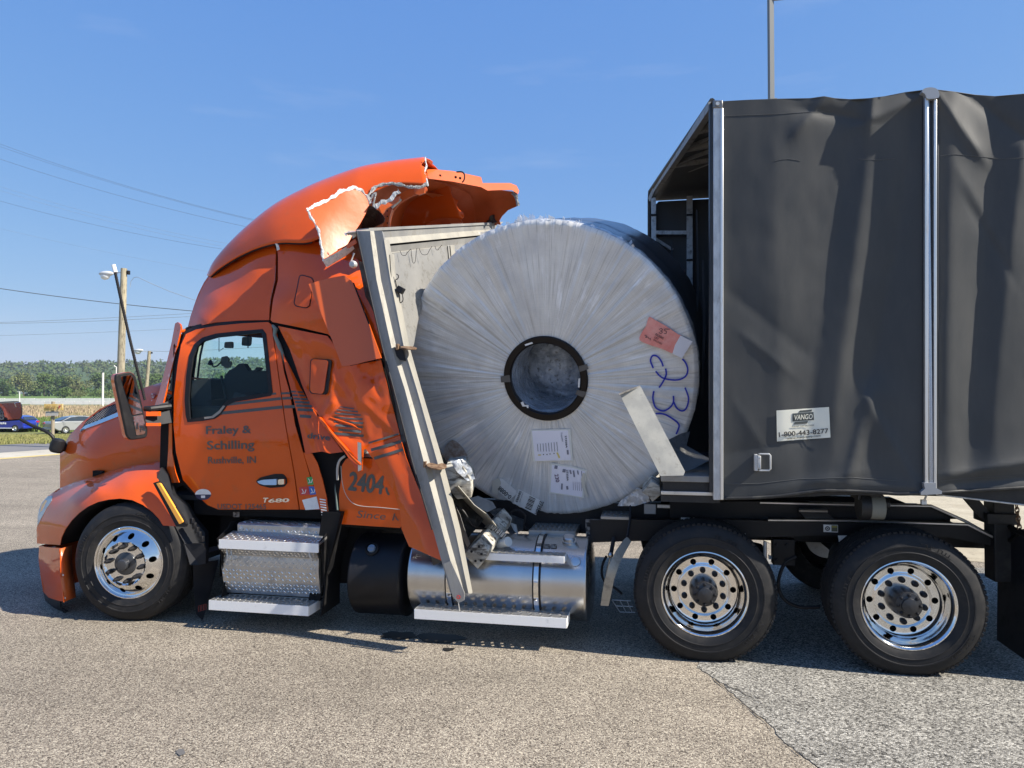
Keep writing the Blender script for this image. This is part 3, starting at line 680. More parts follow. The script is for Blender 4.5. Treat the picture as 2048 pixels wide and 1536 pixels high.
# sign
t = thing('road_sign', T(106, 37), 'small faded yellow sign board on a round post at the verge', 'sign')
mb = MB(); q = T(106, 37); mb.tube([q, D(106.5, 803, 37)], .085, 10); mb.build('post', mat('sign_post', (.30, .25, .18), .8), t)
SG = mat('sign_yellow', (.62, .42, .12), .6, dirt=(5, (.75, .62, .40), .45, .75))
mb = MB(); q = [D(88, 821.5, 36.8), D(125.5, 820.5, 36.8), D(125.5, 808, 36.8), D(88, 808, 36.8)]; mb.hexa(q+[v+FW*.05 for v in q]); mb.build('board', SG, t, bevel=.01)
mb = MB()
for i, (x, h) in enumerate([(92.5, 5), (95, 6), (97.5, 5), (100, 6), (103, 4), (106, 5.5), (109, 5)]):
    mb.bar(D(x, 817.5, 36.77), D(x, 817.5-h, 36.77), .03, .01, FW)
mb.build('faded_letters', mat('sign_ink', (.25, .16, .07), .7), t)
mb = MB(); mb.bar(D(117, 817, 36.77), D(121, 811, 36.77), .05, .01, FW); mb.bar(D(117, 812, 36.77), D(121, 812, 36.77), .04, .01, FW); mb.build('arrow', mat('sign_red', (.45, .06, .06), .6), t)
mb = MB(); q = [D(91, 831.5, 36.85), D(115, 831.5, 36.85), D(117, 823, 36.85), D(91, 823, 36.85)]; mb.hexa(q+[v+FW*.04 for v in q]); mb.build('lower_board', mat('sign_grey', (.45, .43, .42), .7, dirt=(6, (.3, .28, .25), .45, .7)), t)

# cars
def car(px, depth, head, col, lab, kind):
    o = T(px, depth); t = thing('parked_car', o, lab, 'car', 'cars parked on the verge'); fw = Vector((math.cos(head), math.sin(head), 0)); lf = Vector((-fw.y, fw.x, 0))
    W = lambda x, y, z: o + fw*x + lf*y + Vector((0, 0, z))
    cp = mat('car_paint_'+kind, col, .3, coat=1.)
    if kind == 'blue':   # low hatchback: x from rear to front
        low = [(-2.05, .45), (-2.1, .75), (-2.02, 1.0), (-1.2, 1.02), (0.9, .98), (1.6, .88), (2.1, .72), (2.15, .4), (1.7, .26), (-1.8, .28)]
        top = [(-1.98, 1.0), (-1.72, 1.32), (-1.2, 1.44), (-.2, 1.45), (.35, 1.36), (1.0, .98)]
    else:
        low = [(-2.35, .5), (-2.4, .85), (-2.28, 1.02), (-1.5, 1.04), (1.0, 1.0), (1.9, .86), (2.35, .7), (2.38, .4), (1.9, .26), (-2.0, .28)]
        top = [(-1.75, 1.03), (-1.0, 1.38), (-.3, 1.46), (.25, 1.44), (.7, 1.33), (1.35, .98)]
    mb = MB(); rows = []
    n = len(low)
    for yy, sh in ((-.9, .0), (-.82, .05), (.82, .05), (.9, .0)): rows.append([W(x*(1-(.02 if abs(yy) > .85 else 0)), yy, z if abs(yy) < .85 else z*.96+.02) for x, z in low])
    mb.add([p for r in rows for p in r], [(i*n+k, i*n+(k+1) % n, (i+1)*n+(k+1) % n, (i+1)*n+k) for i in range(3) for k in range(n)]+[tuple(range(n)), tuple(range(3*n, 4*n))])
    b = mb.build('body', cp, t, ang=50, bevel=.04)
    mb = MB(); n = len(top)
    rw = [[W(x, s*(.86-(z-1)*.55), z) for x, z in top] for s in (-1, 1)]
    mb.add([p for r in rw for p in r], [(k, k+1, n+k+1, n+k) for k in range(n-1)]+[tuple(range(n)), tuple(range(n, 2*n)), (0, n-1, 2*n-1, n)]); mb.build('roof', cp, t, bevel=.04)
    gl = mat('car_window', (.03, .04, .05), .06, coat=.5)
    for s in (-1, 1):
        mb = MB(); q = [(x*.90-.05, 1.04+(z-1.0)*.80) for x, z in top]; mb.prism([W(x, s*(.875-(z-1)*.55), z) for x, z in q], lf*s*.01); mb.build('side_window', gl, t)
    a, c = top[0], top[2]; mb = MB()
    q = [W(a[0]-.012, -.66, a[1]+.05), W(a[0]-.012, .66, a[1]+.05), W(top[1][0]-.03, .58, top[1][1]-.02), W(top[1][0]-.03, -.58, top[1][1]-.02)]; mb.prism(q, -fw*.01+Vector((0, 0, .01))); mb.build('rear_window', gl, t)
    for xx in ((-1.32, 1.3) if kind == 'blue' else (-1.45, 1.42)):
        for s in (-1, 1):
            mb = MB(); mb.lathe([(.20, .02), (.31, 0), (.33, -.03), (.33, -.2), (.2, -.22)], W(xx, s*.91, .33), lf*s, 20); ty = mb.build('tyre', RUBBER, t)
            mb = MB(); mb.lathe([(.0, .0), (.06, .02), (.08, -.02), (.19, -.01), (.205, .015), (.205, -.1)], W(xx, s*.92, .33), lf*s, 20); mb.build('hubcap', ALU, t)
    for s in (-1, 1):
        mb = MB(); mb.box(W(low[1][0]+.1, s*.72, .86), (.22, .34, .16), Matrix.Rotation(head, 3, 'Z')); mb.build('tail_light', mat('tail_light_red', (.42, .02, .05), .2, coat=1.), t, bevel=.03)
        mb = MB(); mb.box(W(low[6][0]-.12, s*.68, .68), (.2, .34, .12), Matrix.Rotation(head, 3, 'Z')); mb.build('headlight', LAMPL, t, bevel=.03)
        mb = MB(); mb.box(W(.85, s*.98, 1.02), (.12, .16, .12), Matrix.Rotation(head, 3, 'Z')); mb.build('door_mirror', cp, t, bevel=.03)
        for xd in (-.15, .75):
            mb = MB(); mb.box(W(xd-.5, s*.905, .84), (.18, .03, .03), Matrix.Rotation(head, 3, 'Z')); mb.build('door_handle', cp, t)
    mb = MB(); mb.box(W(low[0][0]+.02, 0, .42), (.16, 1.7, .2), Matrix.Rotation(head, 3, 'Z')); mb.build('rear_bumper', cp, t, bevel=.04)
    return t, W, lf
t, W, lf = car(20, 62, YAW+math.pi-.12, (.012, .03, .30), 'dark blue hatchback with white lettering on its doors, parked beyond the road', 'blue')
WT = mat('white_vinyl', (.8, .8, .8), .5)
mb = MB()
for i, x in enumerate((-.42, -.25, -.08, .09, .26)): mb.box(W(x, .915, .76+.02*(i % 2)), (.12, .01, .15), Matrix.Rotation(YAW+math.pi-.12, 3, 'Z'))
mb.build('door_lettering', WT, t)
mb = MB(); mb.box(W(0.05, .92, .36), (2.2, .012, .07), Matrix.Rotation(YAW+math.pi-.12, 3, 'Z')); mb.build('sill_stripe', WT, t)
mb = MB()
for i, x in enumerate((-1.35, -1.2, -1.05)): mb.box(W(x, .79, 1.17), (.1, .012, .12), Matrix.Rotation(YAW+math.pi-.12, 3, 'Z'))
mb.build('window_lettering', WT, t)
car(158, 60, YAW+1.0, (.26, .27, .27), 'silver saloon car with red tail lights behind the hood', 'silver')
# ================================================================== TRACTOR
YC = 1.22
TR = thing('semi_truck', (-1.5, 1.2, 0), 'orange sleeper cab semi truck with crushed and torn rear side and roof', 'semi truck')
def part(mb, name, m, **k): return mb.build(name, m, TR, **k)

# ---- wheels -----------------------------------------------------------------
def wheel(hub, Rt, kind, steer=0, parent=TR, far=False, Wd=.28):
    """built round its own origin, axis along -y (towards the viewer); rim face at y=0"""
    M = Matrix.Translation(hub) @ Matrix.Rotation(steer, 4, 'Z') @ (Matrix.Rotation(math.pi, 4, 'Z') if far else Matrix.Identity(4))
    root = bpy.data.objects.new('wheel', None); C.objects.link(root); root.parent = parent; root.location = -wloc(parent)
    def put(name, mb, m, ang=35, kind_=None):
        o = mk(name, [M @ v for v in mb.v], mb.f, m, None, ang=ang, kind=kind_); o.parent = root; o.location = (0, 0, 0); return o
    Rr = .300
    side = [(Rr-.012, .02), (Rr, -.004), (Rr+.012, -.012), (Rr+.03, -.02), (Rr+.05, -.026), (Rr+.052, -.029), (Rr+.057, -.029), (Rr+.06, -.026), (Rt-.10, -.026), (Rt-.098, -.030), (Rt-.09, -.030), (Rt-.088, -.024), (Rt-.05, -.012), (Rt-.03, .0), (Rt-.018, .012), (Rt-.008, .022)]
    mb = MB(); mb.lathe(side, (0, 0, 0), (0, 1, 0), 96)
    put('tyre', mb, RUBBER)
    # tread with circumferential grooves and sipes at the shoulder
    tr = []; y = .022
    gro = [.075, .12, .165, .21]
    tr = [(Rt-.008, .022), (Rt, .034)]
    for g in gro: tr += [(Rt, g-.006), (Rt-.014, g-.004), (Rt-.014, g+.004), (Rt, g+.006)]
    tr += [(Rt, Wd-.03), (Rt-.01, Wd-.015), (Rt-.06, Wd), (Rr, Wd), (Rr-.01, Wd-.02)]
    mb = MB(); mb.lathe(tr, (0, 0, 0), (0, 1, 0), 96); put('tread', mb, RUBBER_T)
    if kind != 'steer':
        mb = MB(); n = 84
        for k in range(n):
            a = 2*math.pi*k/n; rot = Matrix.Rotation(-a, 3, 'Y'); rr = rot @ Vector((Rt-.0065, .030, 0))
            mb.box(rr, (.016, .036, 2*math.pi*Rt/n*.62), rot)
        put('tread_block', mb, RUBBER_T, kind_='stuff')
    if far:
        mb = MB(); mb.lathe([(0, .1), (.2, .1), (Rr, .0)], (0, 0, 0), (0, 1, 0), 32); put('rim', mb, ALU); return root
    # rim lip and barrel, disc with hand holes
    if kind == 'steer':
        lip = [(Rr-.012, .03), (Rr+.002, .0), (Rr+.001, -.008), (Rr-.006, -.010), (Rr-.014, -.004), (Rr-.018, .006), (Rr-.026, .008)]
        prof = rbf1([(Rr-.026, .008), (.262, .004), (.24, -.016), (.215, -.040), (.19, -.056), (.18, -.060), (.172, -.050), (.165, -.046), (.095, -.046)])
        r_out, r_in, hole_r, hh, lug_r, n_h = Rr-.026, .095, .0235, .226, .142, 10
    else:
        lip = [(Rr-.012, .03), (Rr+.002, .0), (Rr+.001, -.008), (Rr-.006, -.010), (Rr-.014, -.004), (Rr-.018, .004), (Rr-.026, .012), (Rr-.029, .04), (Rr-.036, .06), (Rr-.045, .095), (Rr-.055, .120), (.236, .128)]
        prof = rbf1([(.236, .128), (.225, .131), (.19, .132), (.183, .128), (.176, .124), (.172, .122), (.10, .122)])
        r_out, r_in, hole_r, hh, lug_r, n_h = .236, .10, .0215, .208, .142, 10
    mb = MB(); mb.lathe(lip, (0, 0, 0), (0, 1, 0), 96); put('rim_lip', mb, CHROME, ang=50)
    ring = lambda r, n: [(r*math.cos(2*math.pi*k/n), r*math.sin(2*math.pi*k/n)) for k in range(n)]
    off = .16 if kind == 'steer' else .03
    hl = [[(hh*math.cos(2*math.pi*k/n_h+off)+x, hh*math.sin(2*math.pi*k/n_h+off)+z) for x, z in ring(hole_r, 18)] for k in range(n_h)]
    V, Fc = cdt(ring(r_out, 96), .0105, [ring(r_in, 48)] + hl)
    vs, fs = thicken([Vector((x, prof(math.hypot(x, z)), z)) for x, z in V], Fc, (0, .014, 0))
    mb = MB(); mb.add(vs, fs); put('rim', mb, CHROME, ang=30)
    mb = MB(); mb.lathe([(.262, .16), (.262, .20), (0, .20)], (0, 0, 0), (0, 1, 0), 32); put('brake_drum', mb, DARK)
    yf = prof(lug_r)
    for k in range(10):
        a = 2*math.pi*(k+.5)/10+off; c = Vector((lug_r*math.cos(a), yf, lug_r*math.sin(a))); mb = MB()
        if kind == 'steer':
            mb.lathe([(.021, 0), (.021, -.006), (.0185, -.008), (.0175, -.034), (.013, -.05), (.010, -.060), (.0, -.062)], c, (0, 1, 0), 12)
        else:
            mb.lathe([(.021, 0), (.0215, -.006), (.0195, -.012), (.018, -.026), (.010, -.03), (0, -.03)], c, (0, 1, 0), 12)
        put('lug_nut', mb, BLACK)
    if kind == 'steer':
        mb = MB(); mb.lathe([(.096, .01), (.094, -.05), (.090, -.056), (.072, -.060), (.05, -.064), (.046, -.10), (.040, -.106), (.012, -.110), (0, -.110)], (0, 0, 0), (0, 1, 0), 40); put('hub', mb, mat('hub_black_oil', (.035, .037, .042), .25, coat=.5))
    else:
        mb = MB(); mb.lathe([(.100, .13), (.098, .06), (.094, .045), (.088, .0), (.084, -.012), (.07, -.014), (.052, -.020), (.050, -.036), (.03, -.042), (0, -.044)], (0, 0, 0), (0, 1, 0), 40); put('hub', mb, mat('hub_black_greasy', (.022, .022, .024), .4, coat=.3, bump=(60, .5, .004)))
        for k in range(8):
            a = 2*math.pi*k/8; mb = MB(); mb.lathe([(.011, .0), (.011, -.010), (.007, -.013), (0, -.014)], (.070*math.cos(a), -.014, .070*math.sin(a)), (0, 1, 0), 8); put('hub_bolt', mb, BLACK)
    # raised sidewall lettering and ribs
    for word, a0, rr, sz in (('STEER' if kind == 'steer' else 'RADIAL', -.35, Rt-.075, .026), ('TUBELESS', 2.6, Rt-.078, .020)): pass
    mb = MB(); r2 = random.Random(int(hub[0]*100))
    for a0 in (-.9, .9, 2.6):
        for k in range(9):
            a = a0 + k*.058; rot = Matrix.Rotation(-a, 3, 'Y')
            if r2.random() < .8: mb.box(rot @ Vector((Rt-.074, -.0285, 0)), (.024, .004, .006), rot)
            if r2.random() < .8: mb.box(rot @ Vector((Rt-.074+r2.choice((-.01, .01)), -.0285, .009)), (.005, .004, .014), rot)
    put('sidewall_relief', mb, RUBBER)
    return root
def rbf1(pts):
    pts = sorted(pts)
    def f(r):
        if r <= pts[0][0]: return pts[0][1]
        for (a, ya), (b, yb) in zip(pts, pts[1:]):
            if r <= b: return ya+(yb-ya)*(r-a)/(b-a)
        return pts[-1][1]
    return f
HF = P(258, 1126, .0); H1 = P(1409, 1199, .0); H2 = P(1817, 1214, .0)
def setz(v, z): return Vector((v.x, v.y, z))
wheel(setz(HF, .492), .497, 'steer', steer=R(7))
wheel(setz(H1, .478), .495, 'drive')
wheel(setz(H2, .474), .490, 'drive')
for h in (H1, H2):
    wheel(Vector((h.x, .33, .478)), .49, 'drive', far=True)
    wheel(Vector((h.x, 2.44, .478)), .49, 'drive', far=True)
wheel(Vector((HF.x, 2.44, .492)), .495, 'steer', far=True, steer=R(7))

# ---- chassis ----------------------------------------------------------------
for yy in (.80, 1.62):
    zt = P(1700, 1044, yy).z if yy < 1 else None
    mb = MB(); z1 = .985; z0 = .72
    prof_ = [(-5.0, z0), (2.15, z0), (2.52, z0), (2.52, .80), (2.05, z1), (-5.0, z1)]
    mb.prism([(x, yy, z) for x, z in prof_], (0, .08, 0)); part(mb, 'frame_rail', FRAME, bevel=.008)
for xx in (-4.6, -3.4, -1.3, .0, 1.02, 2.2):
    mb = MB(); mb.span((xx-.05, .88, .74), (xx+.05, 1.62, .94)); part(mb, 'crossmember', FRAME)
for h in (H1, H2):
    mb = MB(); mb.cyl((h.x, .3, .478), (h.x, 2.3, .478), .075, 16); mb.sphere((h.x, 1.22, .478), .24, 16, (1, 1, 1)); part(mb, 'axle', DARK)
    for yy in (.62, 1.82):
        mb = MB(); mb.tube([(h.x-.35, yy, .66), (h.x, yy, .60), (h.x+.35, yy, .52)], .035, 8); part(mb, 'trailing_arm', DARK)
        mb = MB(); mb.lathe([(.0, 0), (.12, 0), (.14, .05), (.13, .1), (.145, .15), (.12, .2), (0, .2)], (h.x+.36, yy, .52), (0, 0, 1), 20); part(mb, 'air_spring', DARK)
mb = MB(); mb.cyl((HF.x, .3, .45), (HF.x, 2.2, .45), .06, 12); mb.span((-4.9, .9, .45), (-3.2, 1.5, .95)); part(mb, 'engine_block', DARK)
# lower frame detail between the drive wheels
def pbox(name, x0, y0, x1, y1, Y, dep, m, **k):      # box whose near face covers the pixels x0,y0 .. x1,y1
    a, b = P(x0, y1, Y), P(x1, y0, Y); mb = MB(); mb.span((a.x, Y, a.z), (b.x, Y+dep, b.z)); return part(mb, name, m, bevel=.004, **k)
o, S = skin('frame_plate', [(1180, 1040), (1480, 1040), (1650, 1045), (1940, 1050), (1992, 1072), (2015, 1092), (1985, 1092), (1900, 1075), (1700, 1070), (1500, 1075), (1180, 1085)], [(1180, 1040, .5)], FRAME, TR, thick=.06)
o, S = skin('fender_rail', [(1340, 1003), (1530, 1003), (1640, 1007), (1865, 1012), (1925, 1038), (1640, 1040), (1340, 1036)], [(1340, 1003, .62)], FRAME, TR, thick=.1)
mb = MB(); mb.tube([P(1520, 1005, .60), P(1640, 1008, .60), P(1862, 1012, .60), P(1930, 1042, .55), P(2012, 1088, .50)], .012, 8); part(mb, 'edge_trim', ALU)
mb = MB(); mb.tube([P(1536, 1040, .48), P(1700, 1041, .48), P(1935, 1049, .48), P(2006, 1084, .48)], .011, 8); part(mb, 'edge_trim', ALU)
pbox('rail_bracket', 1546, 1080, 1590, 1130, .55, .1, FRAME)
for x, y in ((1553, 1090), (1573, 1090), (1553, 1120), (1573, 1120), (1572, 1056)):
    q = P(x, y, .545); mb = MB(); mb.cyl(q, q-Vector((0, .02, 0)), .013, 6); part(mb, 'bolt', BLACK)
q = P(1555, 1110, .5); mb = MB(); mb.cyl(P(1530, 1083, .5), P(1530, 1140, .5), .014, 8); part(mb, 'shock_rod', GALV)
o, S = skin('crossmember_plate', [(1597, 1020), (1650, 1022), (1668, 1038), (1612, 1038)], [(1597, 1020, .55), (1668, 1038, .50), (1600, 1038, .5)], mat('dusty_steel', (.22, .21, .20), .35, .7), TR, thick=.02)
mb = MB(); mb.cyl(P(1598, 1021, .5), P(1655, 1022, .5), .014, 8); part(mb, 'cross_tube', mat('dusty_steel', ()))
mb = MB(); mb.tube([PX(*q) for q in ((1590, 1112, .95), (1572, 1122, .93), (1560, 1150, .92), (1557, 1180, .90), (1570, 1205, .90), (1595, 1217, .92), (1630, 1215, .95))], .016, 10) if False else mb.tube([P(x, y, .35) for x, y in crom([(1592, 1113), (1572, 1124), (1560, 1148), (1557, 1175), (1570, 1200), (1600, 1214), (1640, 1214)], 5, False)], .013, 8); part(mb, 'air_hose', BLACK)
for a in ((1647, 1050, 1676, 1064), ):
    o = pbox('warning_label', *a, .49, .004, WHITE); 
    q = P(1655, 1057, .488); mb = MB(); mb.lathe([(.010, 0), (.017, 0), (.017, -.002), (.010, -.002)], q, (0, 1, 0), 16, closed=True); mb.cyl(q, q-Vector((0, .002, 0)), .005, 10); part(mb, 'label_symbol', INKB)
    pbox('label_print', 1663, 1051, 1675, 1063, .4875, .002, mat('label_olive', (.10, .10, .06), .5))
    pbox('label_print', 1664, 1052, 1674, 1055, .4865, .0015, mat('label_yellow', (.35, .33, .08), .5))
o, S = skin('label_scrap', [(1676, 1071), (1694, 1071), (1678, 1084)], [(1676, 1071, .49)], WHITE, TR, thick=.003)
o, S = skin('label_scrap', [(1480, 1067), (1491, 1067), (1491, 1076)], [(1676, 1071, .49)], WHITE, TR, thick=.003)
o, S = skin('bright_bracket', [(1537, 1110), (1543, 1112), (1548, 1117), (1556, 1118), (1565, 1110), (1563, 1118), (1538, 1119)], [(1537, 1110, .6)], WHITE, TR, thick=.02)
# warning plates behind the coil
for (x0, y0, x1, y1) in ((1171, 1039, 1184, 1061), (1185, 1039, 1198, 1061), (1199, 1039, 1211, 1061), (1212, 1039, 1226, 1061), (1172, 1063, 1186, 1083), (1188, 1063, 1203, 1083)):
    pbox('warning_plate', x0, y0, x1, y1, .52, .006, mat('plate_dim', (.26, .23, .20), .5, dirt=(40, (.05, .04, .035), .45, .6)))
    pbox('plate_print', x0+2, y0+6, x1-2, y1-8, .516, .003, BLACK)
# fifth wheel and misc dark masses
mb = MB(); mb.prism([(-.15, .75, 1.02), (1.1, .75, 1.02), (1.25, .75, 1.08), (.95, .75, 1.13), (.1, .75, 1.13), (-.1, .75, 1.08)], (0, .95, 0)); part(mb, 'fifth_wheel', DARK, bevel=.01)
pbox('slider_bracket', 1288, 1008, 1312, 1028, .50, .03, mat('blue_grey_steel', (.20, .23, .27), .4, .6)); pbox('slider_bar', 1314, 1010, 1340, 1016, .52, .03, GALV)
mb = MB(); mb.bar(P(1362, 1037, .46), P(1416, 1040, .46), .03, .02); part(mb, 'deck_edge', GALV)
# mud flap
fx = 2.47
z0 = PX(1990, 1278, fx).z; mb = MB()
mb.prism([(fx, .03, z0), (fx, .66, z0+.0), (fx+.02, .66, .95), (fx, .03, .95)], (.014, 0, 0)); part(mb, 'mud_flap', mat('mud_flap_rubber', (.012, .012, .016), .55, dirt=(9, (.03, .03, .03), .5, .8)), bevel=.004)
mb = MB(); mb.tube([(fx, .02, .93), (fx+.01, .66, .95)], .02, 10); mb.tube([P(2012, 1086, .5), (fx+.02, .28, .95)], .016, 8); part(mb, 'flap_hanger', DARK)

# ---- hood ---------------------------------------------------------------------
hood_c = [(322, 850, .42), (322, 930, .40), (322, 775, .55), (330, 764, .66), (290, 774, .66), (232, 802, .68), (200, 820, .72), (165, 845, .74), (125, 893, .84), (120, 930, .80), (120, 985, .78), (150, 900, .60), (160, 960, .54), (220, 880, .47), (220, 940, .45), (280, 860, .43), (280, 930, .41)]
hood_o = [(120, 908), (125, 893), (140, 869), (165, 844), (198, 819), (232, 801), (262, 786), (292, 774), (328, 763), (322, 800), (323, 860), (325, 935), (318, 990), (120, 990)]
vent = [(161, 857), (172, 842), (192, 826), (214, 813), (238, 805), (262, 797), (264, 812), (232, 825), (196, 842)]
hood, SH = skin('hood', hood_o, hood_c, PAINT, TR, thick=.008, holes=[vent], sp=8)
mirror_y(hood)
wrap('hood', [(120, 985, .78), (120, 930, .80), (121, 908, .83), (125, 893, .84), (140, 869, .79), (165, 844, .74), (198, 819, .72), (232, 801, .68), (262, 786, .66), (292, 774, .66), (328, 763, .66)], PAINT, TR, bulge=.05, pw=2)
decal('vent_backing', vent, lambda a, b: SH(a, b)+.05, DARK, TR)
mb = MB()                                           # woven vent mesh
for k in range(34):
    x = 130+k*5.0; seg = [(x+q, 865-q*1.1) for q in range(0, 70, 3)]; seg = [p for p in seg if inside(p, vent)]
    if len(seg) > 1: mb.tube([P(*seg[0], SH(*seg[0])+.012), P(*seg[-1], SH(*seg[-1])+.012)], .0045, 4)
    seg = [(x+30-q, 865-q*.9) for q in range(0, 70, 3)]; seg = [p for p in seg if inside(p, vent)]
    if len(seg) > 1: mb.tube([P(*seg[0], SH(*seg[0])+.014), P(*seg[-1], SH(*seg[-1])+.014)], .0045, 4)
part(mb, 'vent_mesh', mat('mesh_grey', (.16, .16, .17), .45), ang=0)
mb = MB(); decal('hood_trim', [(160, 860), (170, 851), (196, 841), (234, 825), (264, 812), (266, 818), (236, 833), (200, 847), (172, 857), (161, 864)], SH, CHROME, TR, lift=.012, thick=.016)
# side badge panel of the hood by the windscreen
skin('intake_panel', [(279, 798), (300, 787), (321, 778), (324, 800), (322, 818), (300, 818), (284, 816)], [(280, 800, .60), (321, 779, .58), (322, 818, .50), (285, 816, .52)], mat('polished_intake', (.75, .78, .82), .06, 1.), TR, thick=.02)
Sb = lambda a, b: .50
q = P(306, 792, .49); mb = MB(); mb.lathe([(.0, -.004), (.022, -.004), (.026, 0), (.026, .01)], q, (0, 1, 0), 24); part(mb, 'badge', mat('badge_red', (.28, .02, .03), .3, coat=1))
text('badge_letters', 'K', (303.5, 791), (307, 791), 4.6, lambda a, b: P(a, b, .484), WHITE, TR, bold=0.008)
text('badge_letters', 'W', (303, 797), (308, 797), 4.6, lambda a, b: P(a, b, .484), WHITE, TR, bold=0.008)
pbox('badge_stem', 302, 800, 309, 814, .492, .01, CHROME)
# ---- fender -------------------------------------------------------------------
arch = [(120, 1090), (123, 1075), (131, 1058), (143, 1041), (158, 1026), (176, 1013), (196, 1004), (218, 999), (240, 997), (264, 1000), (286, 1010), (305, 1024), (318, 1038), (326, 1051)]
fen_o = [(74, 1087), (73, 1060), (76, 1040), (82, 1016), (96, 992), (118, 977), (150, 964), (190, 952), (240, 936), (290, 926), (322, 922), (325, 934), (318, 944), (314, 956), (330, 1000), (356, 1053)] + arch[::-1]
fen_c = [(74, 1087, .36), (73, 1055, .38), (82, 1016, .46), (96, 992, .50), (120, 977, .52), (150, 964, .45), (190, 952, .40), (240, 936, .34), (290, 926, .30), (322, 922, .30), (100, 1085, .20), (95, 1040, .28), (120, 1090, .10), (131, 1058, .06), (158, 1026, .03), (196, 1004, .0), (240, 997, -.01), (286, 1010, -.01), (326, 1051, .0), (356, 1053, .01), (330, 1000, .04), (318, 950, .14), (150, 1005, .10), (190, 975, .12), (250, 965, .10), (290, 975, .05), (270, 945, .20), (120, 1020, .22)]
fen, SF = skin('fender', fen_o, fen_c, PAINT, TR, thick=.008, sp=7)
mirror_y(fen)
wrap('fender', [(74, 1087, .36), (73, 1060, .38), (76, 1040, .41), (82, 1016, .46), (96, 992, .50), (118, 977, .52)], PAINT, TR, bulge=.06, pw=2)
mb = MB(); A = [P(x, y, SF(x, y)+.01) for x, y in arch]; B_ = [a+Vector((0, .36, 0)) for a in A]
mb.add(A+B_, [(i, i+1, len(A)+i+1, len(A)+i) for i in range(len(A)-1)]); part(mb, 'wheel_arch_liner', DARK, solid=.01)
mb = MB(); mb.span((-5.05, .42, .32), (-4.95, 2.0, 1.2)); mb.span((-5.0, .75, .5), (-3.3, 1.7, 1.25)); part(mb, 'inner_structure', DARK)
# headlight
hl_o = [(78, 1020), (84, 1005), (96, 992), (105, 992), (103, 1002), (92, 1018), (82, 1038), (75, 1052), (75, 1036)]
decal('headlight', hl_o, SF, mat('headlight_lens', (.30, .31, .30), .08, coat=1., dirt=(20, (.12, .11, .10), .45, .7)), TR, lift=.006, thick=.02)
decal('turn_signal', [(83, 1010), (90, 1000), (94, 1001), (88, 1012), (83, 1022), (80, 1024)], SF, AMBER, TR, lift=.009)
# bumper
bum_o = [(78, 1092), (92, 1094), (120, 1097), (121, 1150), (128, 1203), (118, 1202), (97, 1195), (86, 1183), (81, 1150), (77, 1120)]
bum_c = [(78, 1092, .34), (82, 1150, .31), (88, 1184, .28), (100, 1140, .07), (120, 1097, -.04), (121, 1150, -.05), (128, 1203, -.05), (102, 1198, .12)]
bum, SBm = skin('bumper', bum_o, bum_c, PAINT, TR, thick=.008, sp=7); mirror_y(bum)
wrap('bumper', [(78, 1092, .34), (77, 1120, .33), (81, 1150, .31), (88, 1184, .28)], PAINT, TR, bulge=.09, pw=2)
fl = [(119, 1098), (119, 1125), (121, 1150), (125, 1180), (127, 1204)]
mb = MB(); A = [P(x, y, -.045) for x, y in fl]; mb.add(A+[a+Vector((-.01, .14, 0)) for a in A], [(i, i+1, 5+i+1, 5+i) for i in range(4)])
part(mb, 'bumper_flange', FLAP, solid=.006)
decal('bumper_flange', [(119, 1098), (126, 1098), (127, 1125), (128, 1150), (131, 1180), (134, 1202), (127, 1205), (125, 1180), (121, 1150), (119, 1125)], lambda a, b: -.05+(a-119-max(0, b-1150)*.15)*.012, FLAP, TR, lift=0, thick=.004)
for y in (1111, 1150, 1196):
    q = P(123+(y-1111)*.08, y, -.03); mb = MB(); mb.lathe([(0, -.006), (.006, -.004), (.009, 0)], q, (0, 1, 0), 10); part(mb, 'rivet', WHITE)
skin('bumper_lip', [(78, 1092), (95, 1091), (133, 1098), (122, 1105), (98, 1104), (83, 1103)], [(78, 1092, .45), (133, 1098, .14), (95, 1091, .5), (98, 1104, .24)], FLAP, TR, thick=.006)
skin('air_dam', [(86, 1183), (97, 1195), (120, 1203), (121, 1215), (135, 1222), (112, 1226), (97, 1213), (90, 1200)], [(86, 1183, .47), (112, 1226, .2), (121, 1210, .12), (135, 1222, .10)], BLACK, TR, thick=.012)
mb = MB(); mb.tube([P(122, 1216, .10), P(128, 1225, .10), P(175, 1216, .40)], .006, 6); part(mb, 'air_dam_edge', BLACK)
mb = MB(); mb.span((-5.02, .30, .30), (-4.72, .34, .78)); mb.span((-5.02, .34, .18), (-4.6, 2.1, .24)); part(mb, 'splash_guard', BLACK)
# grille at the front face (seen from the side only as an edge)
mb = MB(); mb.span((-5.15, .75, .55), (-5.08, 1.70, 1.35)); part(mb, 'grille', CHROME, bevel=.02)
# ---- splash shield behind the front wheel ----------------------------------------
skin('side_marker_frame', [(306, 966), (318, 962), (372, 1048), (370, 1054), (352, 1053)], [(306, 966, -.01), (372, 1050, -.02), (318, 962, -.01)], BLACK, TR, thick=.03)
skin('amber_marker_lamp', rpoly([(312, 966), (319, 966), (366, 1044), (359, 1049)], 3), [(306, 966, -.025), (372, 1050, -.035), (318, 962, -.025)], AMBER, TR, thick=.02)
skin('fender_extension', [(322, 935), (335, 950), (346, 990), (372, 1010), (385, 1035), (410, 1065), (410, 1118), (405, 1130), (380, 1130), (368, 1085), (350, 1052), (330, 1000), (314, 956)], [(322, 935, .16), (410, 1118, .10), (350, 1052, .06), (385, 1035, .16)], BLACK, TR, thick=.05, sp=8)
skin('fender_extension', [(366, 1088), (405, 1088), (412, 1100), (411, 1128), (384, 1130), (372, 1108)], [(366, 1088, .05), (412, 1120, .07), (384, 1130, .05)], BLACK, TR, thick=.04, sp=8)
